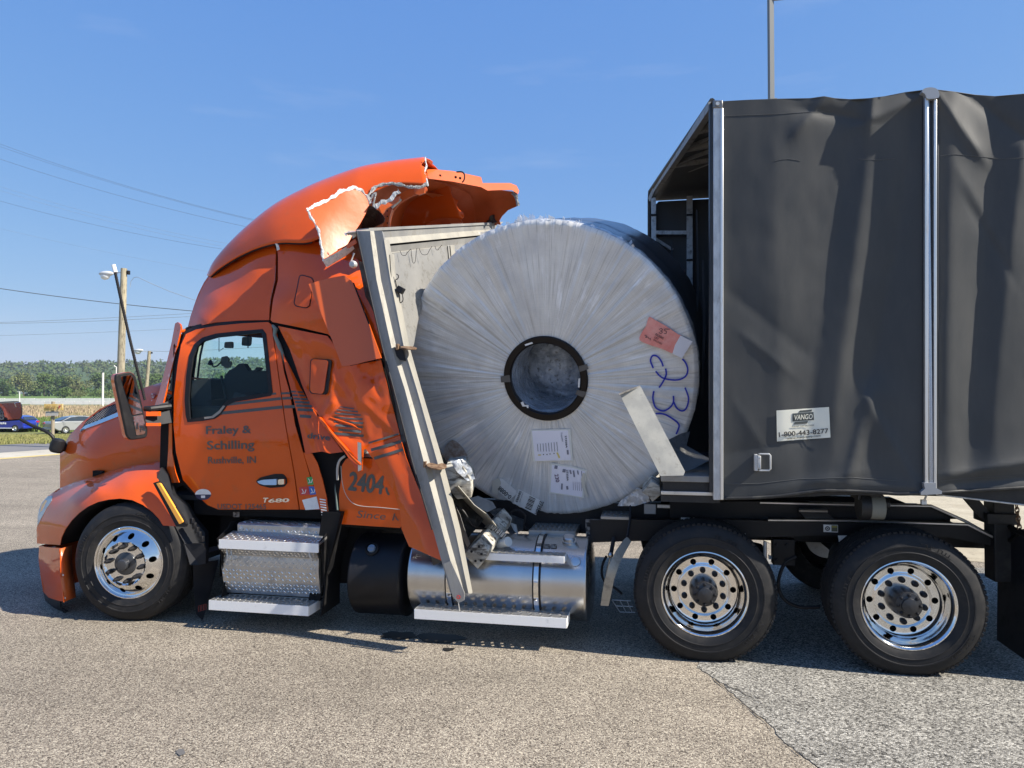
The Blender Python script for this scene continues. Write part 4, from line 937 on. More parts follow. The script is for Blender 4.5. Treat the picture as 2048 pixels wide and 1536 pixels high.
for i in range(5):
    q = P(384+i*5, 1042+i*9, .06); mb = MB(); mb.box(q, (.03, .03, .05)); part(mb, 'clip', BLACK, bevel=.006)
skin('mud_flap', [(386, 1128), (436, 1120), (412, 1215), (404, 1240), (392, 1228), (387, 1180)], [(386, 1128, .12), (436, 1120, .3), (404, 1240, .08), (412, 1215, .2)], mat('mud_flap_rubber', ()), TR, thick=.012)
text('mud_flap_letters', 'PROTECT', (399, 1232), (413, 1222), 14, lambda a, b: P(a, b, .085), mat('flap_red', (.10, .008, .006), .7), TR) if False else None
mb = MB()
for i in range(3): stroke(mb, [(397+i*5.5, 1212-i*1.5), (401+i*5.5, 1211-i*1.5), (401+i*5.5, 1222-i*1.5), (397+i*5.5, 1223-i*1.5), (397+i*5.5, 1212-i*1.5)], 1.8, lambda a, b: P(a, b, .075))
part(mb, 'mud_flap_lettering', mat('flap_red', (.11, .01, .008), .7), ang=0)
# ---- cab ------------------------------------------------------------------------
cab_c = [(350, 830, .17), (345, 960, .17), (360, 700, .24), (385, 650, .36), (430, 640, .31), (540, 643, .28), (560, 700, .22), (575, 830, .165), (600, 1020, .17), (450, 1020, .18), (420, 870, .155), (500, 900, .145), (470, 760, .19), (470, 690, .25), (395, 780, .19)]
SC_ = rbf(cab_c)
win_o = [(373, 830), (371, 800), (374, 752), (380, 712), (390, 689), (405, 677), (432, 669), (480, 664), (524, 660), (530, 668), (536, 720), (543, 784), (540, 790), (500, 797), (468, 802), (452, 810), (440, 828), (428, 836), (405, 840), (376, 843)]
door_o = [(372, 668), (392, 659), (430, 652), (480, 647), (536, 644), (543, 650), (548, 690), (556, 750), (570, 850), (588, 950), (597, 1019), (437, 1019), (415, 1010), (388, 985), (366, 960), (352, 905), (347, 850), (348, 790), (355, 730), (362, 690)]
door, SD = skin('door', door_o, cab_c, PAINT, TR, thick=.02, holes=[win_o], sp=8)
fd = mirror_y(door, 'door', 1.22)
cab, _ = skin('cab_side', [(322, 824), (343, 822), (344, 905), (351, 945), (358, 965), (312, 968), (318, 945), (325, 935)], [(322, 820, .30), (345, 822, .18), (345, 960, .18), (318, 960, .25)], PAINT, TR, thick=.01); mirror_y(cab)
pil, _ = skin('rear_pillar', [(545, 652), (552, 662), (560, 700), (568, 745), (578, 780), (590, 850), (606, 905), (622, 960), (645, 1018), (636, 1019), (600, 1019), (590, 950), (572, 850), (558, 750), (550, 690)], [(545, 650, .28), (560, 700, .225), (575, 830, .17), (600, 1020, .175), (640, 1018, .18), (606, 905, .165)], PAINT, TR, thick=.01); mirror_y(pil)
# dark backing: its black stands in for the shade in every gap between panels
bk, _ = skin('cab_gap_backing', [(347, 690), (372, 655), (430, 642), (545, 636), (700, 660), (770, 740), (810, 900), (800, 1050), (650, 1030), (600, 1024), (437, 1024), (412, 1014), (366, 970), (318, 990), (322, 830), (343, 810)], lambda a, b: SC_(min(a, 600), b)+.045, DARK, TR, thick=.02, holes=[win_o], sp=16)
mirror_y(bk)
# window: rubber frame, glass, quarter bar
def ring_band(name, outer, inner, S, m, lift, thick):
    V, Fc = cdt(outer, 8, [inner]); vs, fs = thicken([P(x, y, S(x, y)-lift) for x, y in V], Fc, (0, thick, 0)); return mk(name, vs, fs, m, TR, ang=40)
def shrink(poly, k):
    n = len(poly); out = []
    for i in range(n):
        a, b, c = poly[i-1], poly[i], poly[(i+1) % n]; d1 = Vector((b[0]-a[0], b[1]-a[1])).normalized(); d2 = Vector((c[0]-b[0], c[1]-b[1])).normalized()
        nn = Vector((d1.y+d2.y, -(d1.x+d2.x))); nn = nn.normalized()*-k; out.append((b[0]+nn.x, b[1]+nn.y))
    return out
def outset(p, k):
    q = shrink(p, k)
    return q if abs(area(q)) > abs(area(p)) else shrink(p, -k)
def area(p): return sum(p[i-1][0]*p[i][1]-p[i][0]*p[i-1][1] for i in range(len(p)))/2
def inset(p, k):
    q = shrink(p, k)
    return q if abs(area(q)) < abs(area(p)) else shrink(p, -k)
win_i = inset(win_o, 6); win_e = outset(win_o, 2.0)
ring_band('window_seal', win_e, win_i, SD, BLACK, .005, .03)
gl = decal('window', inset(win_o, 4), lambda a, b: SD(a, b)+.012, GLASS, TR, lift=0, thick=.004)
decal('window_seal', [(409, 838), (426, 836), (440, 826), (450, 812), (446, 811), (437, 822), (424, 832), (408, 834)], SD, mat('seal_worn', (.30, .28, .24), .6), TR, lift=.008)
g2 = mirror_y(gl); 
mb = MB(); mb.tube([P(*q) for q in ((443, 752, .30), (452, 800, .25))], .012, 8); part(mb, 'quarter_window_bar', BLACK)
mb = MB(); mb.tube([P(418, 802, .28), P(452, 797, .24)], .008, 8); part(mb, 'quarter_window_bar', BLACK)
# black seal round the front edge of the door, windscreen pillar
skin('door_seal', [(346, 800), (350, 745), (358, 700), (370, 662), (392, 650), (430, 642), (540, 638), (540, 644), (432, 652), (394, 659), (373, 669), (362, 694), (355, 735), (348, 800)], lambda a, b: SC_(a, b)+.012, BLACK, TR, thick=.02)
skin('windscreen_pillar', [(345, 790), (336, 800), (345, 740), (358, 690), (372, 655), (380, 652), (366, 690), (355, 735), (348, 790)], [(345, 790, .30), (372, 655, .42), (336, 800, .34), (350, 740, .33)], BLACK, TR, thick=.03)
# windscreen: two curved panes wrapping to the far pillar
def frow(px, py, Y, k=.0):
    a = P(px, py, Y); return a
WS = thin_glass('windscreen_glass', (.90, .98, .96))
rows = []
for (px, py, Y) in ((368, 664, .44), (357, 700, .42), (349, 740, .40), (341, 790, .38)):
    a = P(px, py, Y); n = 12; rows.append([Vector((a.x - .34*(1-abs(2*k/n-1)**2.2), a.y+(2*YC-2*a.y)*k/n, a.z)) for k in range(n+1)])
mb = MB(); w_ = 13; mb.add([p for r in rows for p in r], [(i*w_+k, i*w_+k+1, (i+1)*w_+k+1, (i+1)*w_+k) for i in range(3) for k in range(12)]); part(mb, 'windscreen', WS)
mb = MB(); mid = [r[6] for r in rows]; mb.tube(mid, .012, 6); part(mb, 'windscreen_divider', BLACK)
mb = MB(); mb.tube([r[12] for r in rows], .045, 8); part(mb, 'windscreen_pillar', BLACK)
a = rows[-1]; mb = MB(); mb.add(list(a)+[v+Vector((.15, 0, -.25)) for v in a], [(k, k+1, 14+k, 13+k) for k in range(12)]); part(mb, 'cowl', BLACK, solid=.02)
# roof cap between windscreen and fairing
cap_o = [(376, 652), (381, 632), (388, 612), (398, 588), (409, 568), (420, 553), (440, 538), (478, 517), (515, 500), (546, 489), (552, 500), (549, 560), (540, 600), (538, 640), (480, 641), (430, 645), (395, 652), (380, 659)]
cap_c = [(376, 652, .52), (388, 612, .60), (409, 568, .68), (420, 553, .70), (478, 517, .60), (546, 489, .50), (400, 640, .38), (450, 640, .31), (538, 640, .27), (540, 600, .30), (549, 560, .36), (480, 580, .38), (430, 600, .42), (500, 530, .46)]
cap, SCP = skin('roof_cap', cap_o, cap_c, PAINT, TR, thick=.01, sp=8); mirror_y(cap)
wrap('roof_cap', [(376, 652, .52), (388, 612, .60), (398, 588, .64), (409, 568, .68), (420, 553, .70), (440, 538, .67), (478, 517, .60), (515, 500, .55), (546, 489, .50)], PAINT, TR, bulge=.22, pw=2.4)
# roof header, floor, rear wall: the cab interior is a closed dark room
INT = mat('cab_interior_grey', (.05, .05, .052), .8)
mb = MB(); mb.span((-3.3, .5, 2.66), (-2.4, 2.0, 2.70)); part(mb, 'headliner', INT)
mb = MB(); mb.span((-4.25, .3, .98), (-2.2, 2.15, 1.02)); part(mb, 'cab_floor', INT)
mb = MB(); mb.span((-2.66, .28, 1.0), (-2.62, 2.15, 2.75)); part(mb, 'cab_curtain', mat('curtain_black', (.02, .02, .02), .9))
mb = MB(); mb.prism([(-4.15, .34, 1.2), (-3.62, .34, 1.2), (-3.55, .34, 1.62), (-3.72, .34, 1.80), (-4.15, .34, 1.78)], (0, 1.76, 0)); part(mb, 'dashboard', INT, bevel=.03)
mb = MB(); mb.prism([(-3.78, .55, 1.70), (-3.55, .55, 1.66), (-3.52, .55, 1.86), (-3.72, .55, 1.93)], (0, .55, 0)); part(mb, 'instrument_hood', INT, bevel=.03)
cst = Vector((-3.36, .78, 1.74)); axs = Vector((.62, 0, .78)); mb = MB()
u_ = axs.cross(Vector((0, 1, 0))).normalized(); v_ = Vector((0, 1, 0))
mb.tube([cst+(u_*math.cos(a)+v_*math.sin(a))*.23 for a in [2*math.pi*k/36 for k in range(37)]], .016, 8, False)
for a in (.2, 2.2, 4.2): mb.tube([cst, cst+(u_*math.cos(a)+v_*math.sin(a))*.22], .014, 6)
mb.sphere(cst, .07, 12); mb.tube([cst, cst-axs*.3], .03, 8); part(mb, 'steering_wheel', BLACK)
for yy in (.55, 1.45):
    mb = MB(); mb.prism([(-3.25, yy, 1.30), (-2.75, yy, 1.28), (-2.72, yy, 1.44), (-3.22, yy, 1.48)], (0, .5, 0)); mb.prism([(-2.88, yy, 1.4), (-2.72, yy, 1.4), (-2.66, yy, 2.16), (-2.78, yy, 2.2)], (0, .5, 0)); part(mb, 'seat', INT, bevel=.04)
# gadgets against the windscreen
DEV = mat('device_grey', (.06, .055, .05), .5)
def gad(name, out, Y, th=.03): return skin(name, out, [(400, 700, Y)], DEV, TR, thick=th)
gad('dash_camera', rpoly([(449, 684), (464, 683), (464, 696), (448, 696)], 3), 1.0); gad('dash_camera', rpoly([(484, 674), (501, 673), (500, 688), (497, 692), (483, 691)], 3), 1.1)
mb = MB(); mb.tube([P(438, 676, 1.0), P(438, 703, 1.0), P(447, 696, 1.0)], .004, 5); mb.tube([P(496, 670, 1.1), P(496, 696, 1.1)], .006, 5); part(mb, 'camera_cable', BLACK)
gad('phone_holder', [(443, 714), (452, 712), (457, 718), (456, 725), (460, 722), (462, 726), (459, 735), (452, 736), (443, 731), (441, 724)], .95, .025)
mb = MB(); mb.tube([P(422, 728, .95), P(428, 734, .95), P(434, 732, .95), P(443, 724, .95)], .008, 6); mb.lathe([(0, 0), (.03, .01), (.012, .05), (0, .06)], P(421, 731, .95), (0, 0, 1), 12); part(mb, 'holder_arm', BLACK)
gad('steering_silhouette', crom([(448, 760), (450, 742), (465, 735), (478, 727), (486, 727), (496, 740), (508, 739), (512, 735), (518, 734), (517, 741), (535, 740), (545, 800), (455, 806)], 3), .62, .05).__class__ if False else None
skin('door_armrest', [(452, 806), (447, 768), (449, 752), (458, 741), (468, 736), (477, 728), (486, 727), (496, 742), (508, 740), (514, 734), (518, 736), (512, 743), (537, 741), (545, 800)], [(450, 760, .95)], INT, TR, thick=.08)
skin('dash_panel', [(371, 845), (376, 762), (415, 756), (421, 760), (424, 836), (405, 845)], [(370, 845, .75)], INT, TR, thick=.3)
# door furniture
han = rpoly([(511, 963), (520, 955), (548, 948), (566, 948), (573, 956), (574, 967), (568, 974), (540, 976), (520, 971)], 4)
decal('handle_recess', han, SD, BLACK, TR, lift=.006, thick=.01)
o, _ = skin('door_handle', rpoly([(514, 963), (524, 960), (553, 958), (553, 970), (528, 970), (518, 967)], 2), [(514, 963, .11), (530, 957, .125), (540, 970, .112)], mat('handle_silver', (.70, .69, .64), .3, .6), TR, thick=.02)
o, _ = skin('door_lock', rpoly([(556, 959), (568, 958), (568, 969), (556, 969)], 2), [(514, 963, .11)], CHROME, TR, thick=.02)
# lettering on the door
TD = onS(SD, .0025)
text('lettering', 'Fraley &', (412, 868), (502, 866), 15.5, TD, GREYD, TR, bold=0.014)
text('lettering', 'Schilling', (414, 899), (509, 897), 17, TD, GREYD, TR, bold=0.014)
text('lettering', 'Rushville, IN', (416, 927), (512, 926), 13.5, TD, GREYD, TR, bold=0.012)
text('lettering', 'USDOT 125465', (435, 1018), (532, 1018.5), 10.5, TD, GREYD, TR, bold=0.010)
text('lettering', 'T', (524, 1005), (535, 1005), 9.5, onS(SD, .006), CHROME, TR, bold=0.024, italic=.25)
text('lettering', '680', (536, 1005), (578, 1004), 7.5, onS(SD, .006), CHROME, TR, bold=0.024, italic=.25)
for a, b, w_ in (((543, 788), (552, 787), 4), ((453, 809), (562, 797), 5.5), ((436, 827), (565, 814), 6)): line_px('pinstripe', a, b, w_, SD, GREYD, TR, .002)
SP_ = rbf([(545, 650, .28), (560, 700, .225), (575, 830, .17), (600, 1020, .175), (640, 1018, .18), (606, 905, .165)])
for a, b, w_ in (((562, 787), (580, 786), 4), ((564, 797), (584, 796), 5), ((568, 814), (590, 813), 6)): line_px('pinstripe', a, b, w_, SP_, GREYD, TR, .002)
q = [(406+16*math.cos(a), 989+11*math.sin(a)) for a in [2*math.pi*k/24 for k in range(24)]]
decal('round_sticker', q, SD, mat('sticker_navy', (.03, .04, .09), .4), TR, .002)
decal('round_sticker_top', [p for p in q if p[1] < 990], SD, WHITE, TR, .0035)
decal('round_sticker_mark', [(402, 991), (410, 991), (410, 996), (402, 996)], SD, WHITE, TR, .0035)
for nm, pts, m in (('sticker', [(613, 955), (627, 953), (630, 969), (616, 970)], GREEN), ('sticker', [(598, 975), (615, 973), (619, 989), (601, 991)], RED), ('sticker', [(617, 973), (632, 973), (636, 988), (620, 990)], BLUE), ('sticker', [(604, 1000), (633, 993), (639, 1018), (611, 1020)], WHITE)):
    decal(nm, pts, SP_, m, TR, .003)
for px, py, s_ in ((617, 966, 'h'), (604, 987, 'r'), (622, 986, 'b')):
    mb = MB(); stroke(mb, [(px, py-9), (px+3, py-3), (px-1, py), (px+6, py-1), (px+8, py-8)], 1.6, onS(SP_, .005)); part(mb, 'sticker_symbol', WHITE, ang=0)

# ---- roof fairing ---------------------------------------------------------------
FE = [(420, 553, .66), (440, 536, .58), (475, 514, .50), (515, 496, .44), (560, 485, .38), (622, 483, .36), (678, 450, .42), (715, 405, .50), (735, 390, .54), (790, 368, .60), (855, 370, .62)]
FS = [(419, 552, .80), (432, 525, .84), (462, 489, .84), (505, 448, .84), (560, 405, .84), (620, 372, .84), (668, 352, .86), (710, 338, .88), (740, 330, .90), (795, 321, .92), (852, 314, .94)]
rows = []
for e, s_ in zip(FE, FS):
    a, b = P(*e), P(*s_); c = Vector((b.x, YC, b.z+.03)); dz = b.z-a.z
    m1 = Vector((a.x+(b.x-a.x)*.35, a.y+(b.y-a.y)*.16, a.z+dz*.38)); m2 = Vector((a.x+(b.x-a.x)*.72, a.y+(b.y-a.y)*.48, a.z+dz*.78))
    half = [a, m1, m2, b, c]
    far_ = [Vector((v.x, 2*YC-v.y, v.z)) for v in half[:4]][::-1]
    rows.append([Vector(p) for p in crom([tuple(v) for v in half+far_], 4, False)])
rr = []
for j in range(len(rows[0])): rr.append(crom([tuple(r[j]) for r in rows], 5, False))
n1, n2 = len(rr), len(rr[0]); vs = [Vector(rr[j][i]) for i in range(n2) for j in range(n1)]
ro = random.Random(5)
for j in range(n1): vs[(n2-1)*n1+j].x += ro.uniform(-.03, .02)   # broken rear edge
o = mk('roof_fairing', vs, [(i*n1+j, i*n1+j+1, (i+1)*n1+j+1, (i+1)*n1+j) for i in range(n2-1) for j in range(n1-1)], PAINT, TR, ang=60)
s = o.modifiers.new('solid', 'SOLIDIFY'); s.thickness = .008; s.offset = -1
near = [rr[0][i] for i in range(n2)]
mb = MB(); mb.tube([Vector(p)+Vector((0, .02, -.004)) for p in near[:26]], .008, 6); part(mb, 'fairing_edge', BLACK)
for x, y in ((526, 473), (556, 463)):
    q = P(x, y, .50); mb = MB(); mb.lathe([(.0, -.003), (.008, -.004), (.013, 0), (.013, .02)], q, Vector((0, .85, -.4)), 14); part(mb, 'mounting_bolt', BLACK if x > 540 else RUST)
def torn(name, pts, wd, Yf, seed, m=TORN, par=TR):   # ragged fibrous strip of torn fibreglass
    r2 = random.Random(seed); q = dens(pts, 2.2, False); L = []; Rr_ = []
    for i, p in enumerate(q):
        a, b = q[max(0, i-1)], q[min(len(q)-1, i+1)]; dx, dy = b[0]-a[0], b[1]-a[1]; l = math.hypot(dx, dy) or 1; nx, ny = -dy/l, dx/l
        h1 = wd*(.5+.55*noise.noise(Vector((i*.21, seed, 1)))+r2.uniform(-.08, .10)); h2 = wd*(.5+.8*noise.noise(Vector((i*.17, seed, 7)))+r2.uniform(-.10, .14))
        L.append((p[0]+nx*h1, p[1]+ny*h1)); Rr_.append((p[0]-nx*h2, p[1]-ny*h2))
    n = len(q); Y = lambda i: Yf(*q[i]) if callable(Yf) else Yf
    A = [P(*L[i], Y(i)-.004) for i in range(n)]; M_ = [P(*q[i], Y(i)-.007+r2.uniform(-.002, .002)) for i in range(n)]; B2 = [P(*Rr_[i], Y(i)-.004) for i in range(n)]
    mb = MB(); mb.add(A+M_+B2, [(i, i+1, n+i+1, n+i) for i in range(n-1)]+[(n+i, n+i+1, 2*n+i+1, 2*n+i) for i in range(n-1)])
    # loose fibres
    for i in range(0, n, 2):
        p = M_[i]; d = Vector((r2.uniform(-1, 1), r2.uniform(-.3, .1), r2.uniform(-.3, 1))).normalized()*r2.uniform(.01, .035)
        mb.add([p, p+Vector((.004, 0, .002)), p+d], [(0, 1, 2)])
    return mb.build(name, m, par, ang=0)
SFE = rbf([(e[0], e[1], e[2]) for e in FE] + [(s_[0], s_[1]+12, s_[2]-.22) for s_ in FS[3:]])
torn('torn_edge', [(735, 392), (742, 383), (752, 374), (765, 368), (785, 367), (808, 371), (826, 375), (842, 373), (855, 370)], 6, lambda a, b: SFE(a, b)-.015, 1, mat('torn_fibreglass_grey', (.50, .50, .47), .9, bump=(120, 1, .01), var=(70, (.25, .25, .24), .4, .6)))
torn('torn_edge', [(856, 372), (853, 358), (849, 345), (853, 332), (851, 322), (850, 314)], 3.2, lambda a, b: SFE(a, b)-.005, 2)
# torn flap of the fairing skin bent outwards
flap_o = [(618, 417), (640, 408), (655, 402), (672, 391), (690, 382), (706, 379), (720, 382), (730, 391), (739, 407), (732, 425), (720, 447), (706, 468), (694, 490), (676, 500), (645, 521), (643, 500), (638, 470), (630, 445)]
flap_c = [(618, 417, .12), (645, 521, .05), (690, 382, .30), (739, 407, .44), (706, 468, .30), (680, 440, .24), (640, 450, .12)]
fl_, SFL = skin('torn_panel', flap_o, flap_c, FLAP, TR, thick=.008, sp=8)
torn('torn_edge', [(614, 419), (640, 406), (656, 400), (672, 389), (690, 379), (708, 376), (722, 380), (733, 391), (741, 407)], 6.5, SFL, 3)
torn('torn_edge', [(614, 420), (624, 438), (634, 452), (640, 475), (644, 500), (646, 522)], 4.5, SFL, 4)
skin('torn_panel_return', [(645, 521), (676, 503), (703, 487), (708, 497), (690, 512), (653, 534)], [(645, 521, .05), (653, 534, .10), (703, 487, .20), (708, 497, .24)], TORN, TR, thick=.01)
torn('torn_edge', [(738, 408), (744, 392), (752, 386), (748, 400), (746, 414)], 4, .44, 6, mat('torn_fibreglass_grey', ()))
torn('torn_edge', [(748, 414), (760, 408), (775, 402), (788, 392), (797, 381)], 8, .55, 7)
# interior of the broken fairing: far side skin, ribs, flange
in_o = [(742, 462), (738, 430), (742, 400), (752, 378), (775, 368), (815, 360), (856, 352), (905, 358), (962, 368), (1000, 380), (1034, 384), (1036, 400), (1034, 412), (1016, 420), (1004, 432), (999, 441), (1001, 449), (900, 456), (800, 462)]
in_c = [(742, 440, 1.15), (752, 378, 1.0), (815, 360, 1.1), (856, 352, 1.25), (905, 358, 1.5), (962, 368, 1.75), (1034, 390, 2.05), (1000, 449, 2.2), (930, 440, 2.2), (850, 430, 2.1), (800, 460, 1.9), (820, 400, 1.7), (900, 400, 1.95), (970, 410, 2.12)]
_, SI = skin('fairing_inner_skin', in_o, in_c, PAINT_IN, TR, thick=.01, sp=9)
skin('fairing_flange', [(852, 337), (905, 342), (930, 347), (962, 354), (965, 366), (1000, 366), (1020, 366), (1033, 371), (1038, 381), (1036, 388), (1024, 380), (1000, 380), (975, 381), (962, 374), (905, 363), (857, 357)], [(852, 337, 1.22), (857, 357, 1.12), (905, 342, 1.48), (905, 363, 1.36), (962, 354, 1.74), (962, 374, 1.60), (1033, 371, 2.05), (1000, 380, 1.80), (1038, 388, 1.98)], FLAP, TR, thick=.008, sp=7)
for x, y in ((880, 351), (911, 354), (920, 356)):
    q = P(x, y, 1.28); mb = MB(); mb.lathe([(0, -.004), (.012, 0), (.012, .01)], q, (0, 1, 0), 10); part(mb, 'flange_hole', DARK)
mb = MB(); mb.tube([P(*q, 1.3) for q in crom([(913, 344), (924, 344), (929, 350), (928, 360), (924, 365)], 4, False)], .007, 6); part(mb, 'loose_cable', BLACK)
skin('fairing_rib', [(872, 388), (893, 391), (903, 402), (925, 446), (901, 447), (880, 408)], lambda a, b: SI(a, b)-.12, FLAP, TR, thick=.03)
skin('fairing_rib', [(846, 385), (880, 388), (905, 400), (886, 404), (862, 393)], lambda a, b: SI(a, b)-.10, FLAP, TR, thick=.03)
mb = MB(); mb.tube([P(x, y, SI(x, y)-.03) for x, y in crom([(870, 362), (920, 378), (944, 398), (950, 445)], 5, False)], .006, 5); part(mb, 'fairing_seam', PAINT_IN)
skin('fairing_bracket', [(773, 414), (784, 418), (779, 433), (776, 453), (767, 453), (769, 430)], [(773, 414, .75)], FLAP, TR, thick=.05)
for y in (422, 433, 446): q = P(775, y, .745); mb = MB(); mb.cyl(q, q-Vector((0, .004, 0)), .006, 8); part(mb, 'bracket_hole', DARK)
_, _ = skin('fairing_rail', crom([(782, 425), (800, 405), (828, 390), (850, 384), (851, 373), (835, 372), (810, 382), (790, 398), (775, 410)], 3), [(782, 425, .80), (850, 375, .70), (800, 400, .75)], PAINT_IN, TR, thick=.03)
skin('fairing_rail', [(828, 374), (850, 374), (849, 386), (838, 390), (828, 386)], [(828, 374, .66)], FLAP, TR, thick=.02)
skin('fairing_rail', [(748, 420), (762, 408), (800, 392), (796, 402), (772, 418), (764, 428), (756, 436)], [(748, 420, .60), (800, 392, .66)], FLAP, TR, thick=.02)
mb = MB(); mb.bar(P(783, 415, .74), P(802, 398, .74), .03, .02); part(mb, 'fairing_strut', GALV)
torn('torn_edge', [(1024, 386), (1031, 392), (1034, 400), (1036, 412)], 6, lambda a, b: 2.0, 8, mat('torn_fibreglass_grey', ()))
# black rubber gap seals standing above the header
def curl(out, Y, seed):
    return skin('rubber_gap_seal', crom(out, 3), [(out[0][0], out[0][1], Y), (out[1][0], out[1][1], Y+.12), (out[2][0], out[2][1], Y-.05), (out[3][0], out[3][1], Y+.1)], mat('gap_rubber', (.02, .02, .022), .32, coat=.2, bump=(14, .5, .02)), TR, thick=.01)
curl([(740, 411), (760, 424), (769, 436), (766, 445), (752, 452), (738, 459), (724, 460), (724, 444), (730, 424)], .38, 1)
curl([(974, 444), (975, 436), (984, 430), (994, 430), (997, 442), (985, 446)], 2.15, 2)
# bits hanging by the header corner
torn('torn_scrap', [(690, 470), (698, 464), (706, 468), (710, 474)], 8, .08, 11)
skin('torn_strip', [(691, 491), (710, 478), (713, 486), (698, 495), (694, 496)], [(691, 491, .1)], FLAP, TR, thick=.012)
mb = MB(); q = P(707, 529, .1); mb.lathe([(0, -.03), (.02, -.03), (.03, -.02), (.03, .01)], q, (0, 1, 0), 14); mb.tube([P(708, 506, .12), P(703, 522, .12), q], .008, 6); part(mb, 'hanging_fitting', GALV)
# ---- sleeper --------------------------------------------------------------------
up_o = [(552, 488), (600, 484), (648, 484), (690, 500), (716, 520), (735, 560), (765, 700), (760, 720), (690, 694), (655, 668), (600, 655), (545, 644), (541, 640), (546, 600), (556, 560), (556, 510)]
up_c = [(552, 488, .47), (620, 484, .46), (700, 505, .46), (556, 560, .36), (548, 600, .27), (545, 644, .25), (600, 655, .20), (600, 560, .27), (655, 668, .17), (690, 560, .20), (735, 600, .16), (760, 720, .14), (560, 600, .24), (585, 520, .36)]
up, SU = skin('sleeper_upper', up_o, up_c, PAINT, TR, thick=.01, sp=9); mirror_y(up)
skin('clearance_patch', [(541, 521), (549, 512), (560, 509), (612, 506), (600, 517), (585, 526), (562, 530), (550, 528)], lambda a, b: SU(a, b)-.02, FLAP, TR, thick=.01) if False else None
torn('torn_edge', [(551, 484), (554, 492), (557, 500)], 5, .40, 12)
mb = MB(); mb.span((-2.6, .45, 1.0), (-2.1, 2.05, 2.75)); part(mb, 'sleeper_box', DARK)
for pts, S_, lf in ((rpoly([(600, 553), (604, 551), (622, 556), (626, 562), (618, 611), (612, 615), (592, 611), (589, 606)], 3), SU, .004),):
    decal('marker_light_seal', outset(pts, 2.0), S_, BLACK, TR, lf, thick=.006); decal('locker_cover', pts, S_, PAINT, TR, lf+.006, thick=.012)
# crumpled middle skin: lower layer with the folded edge
low_c = [(552, 652, .26), (600, 660, .22), (655, 670, .18), (700, 735, .15), (740, 800, .12), (640, 760, .17), (620, 800, .16), (590, 760, .20), (575, 720, .22), (700, 850, .10), (680, 900, .10), (720, 940, .06), (650, 830, .15), (740, 900, .10), (760, 850, .12), (800, 890, .10)]
def dents(a, b):
    v = .0
    for (cx, cy, rx, ry, dp, th) in ((585, 700, 10, 50, .030, -.45), (655, 690, 60, 18, -.025, .35), (640, 730, 30, 60, .025, -.3), (668, 760, 14, 50, -.03, .05), (690, 800, 20, 60, .03, -.2), (630, 795, 22, 26, .02, .1), (660, 850, 26, 12, -.03, .4), (700, 870, 30, 10, .03, .4), (742, 748, 18, 16, .05, 0), (742, 742, 6, 22, -.03, .5), (720, 830, 30, 50, .02, -.4)):
        dx, dy = a-cx, b-cy; u = dx*math.cos(th)+dy*math.sin(th); w2 = -dx*math.sin(th)+dy*math.cos(th); v += dp*math.exp(-(u/rx)**2-(w2/ry)**2)
    v += .006*noise.noise(Vector((a*.03, b*.03, 4)))+.004*noise.noise(Vector((a*.08, b*.06, 9)))
    for (x1, y1, x2, y2, am, wd) in ((562, 668, 640, 832, .020, 9), (600, 668, 632, 716, -.014, 8), (690, 740, 735, 905, .016, 12), (652, 790, 640, 832, .014, 8), (655, 735, 700, 800, -.016, 10), (668, 800, 640, 832, -.018, 9), (740, 748, 764, 800, .014, 8), (720, 800, 795, 868, -.012, 10), (660, 836, 724, 862, .022, 7), (690, 705, 668, 790, .012, 8)):
        dx, dy = x2-x1, y2-y1; L = math.hypot(dx, dy); q = ((a-x1)*dx+(b-y1)*dy)/L/L; s = abs((a-x1)*dy-(b-y1)*dx)/L
        if -.1 < q < 1.1: v += am*max(0, 1-s/wd)*min(1, (q+.1)*4, (1.1-q)*4)
    return v*.8
mid_o = [(556, 652), (600, 661), (655, 672), (680, 705), (700, 732), (762, 720), (779, 790), (800, 870), (803, 885), (740, 910), (732, 898), (727, 900), (724, 941), (716, 944), (690, 905), (660, 868), (640, 834), (620, 808), (604, 770), (580, 700)]
mid, SM = skin('crumpled_side_panel', mid_o, low_c, PAINT, TR, thick=.008, sp=6, extra=dents)
fold_c = [(560, 712, .21), (585, 780, .13), (608, 860, .10), (622, 908, .09), (568, 712, .235), (600, 780, .17), (640, 850, .14), (690, 904, .12), (640, 905, .11)]
def crease(a, b):                                    # sharp ridge running down the folded sheet
    xr = 568+(b-712)*.36; return .022*min(1, abs(a-xr)/14)-.02
fo_o = [(566, 708), (580, 735), (600, 775), (622, 812), (642, 842), (662, 872), (686, 904), (660, 907), (644, 903), (622, 906), (611, 909), (603, 868), (592, 820), (582, 780), (570, 735)]
fold, SFO = skin('folded_side_panel', fo_o, fold_c, PAINT, TR, thick=.008, sp=5, extra=crease)
mb = MB(); mb.tube([P(x, y, .24) for x, y in ((545, 650), (551, 658), (549, 670), (558, 690), (566, 712), (564, 735))], [.010, .020, .014, .018, .016, .010], 8); part(mb, 'exposed_sealant', mat('grey_green_sealant', (.16, .21, .19), .6))
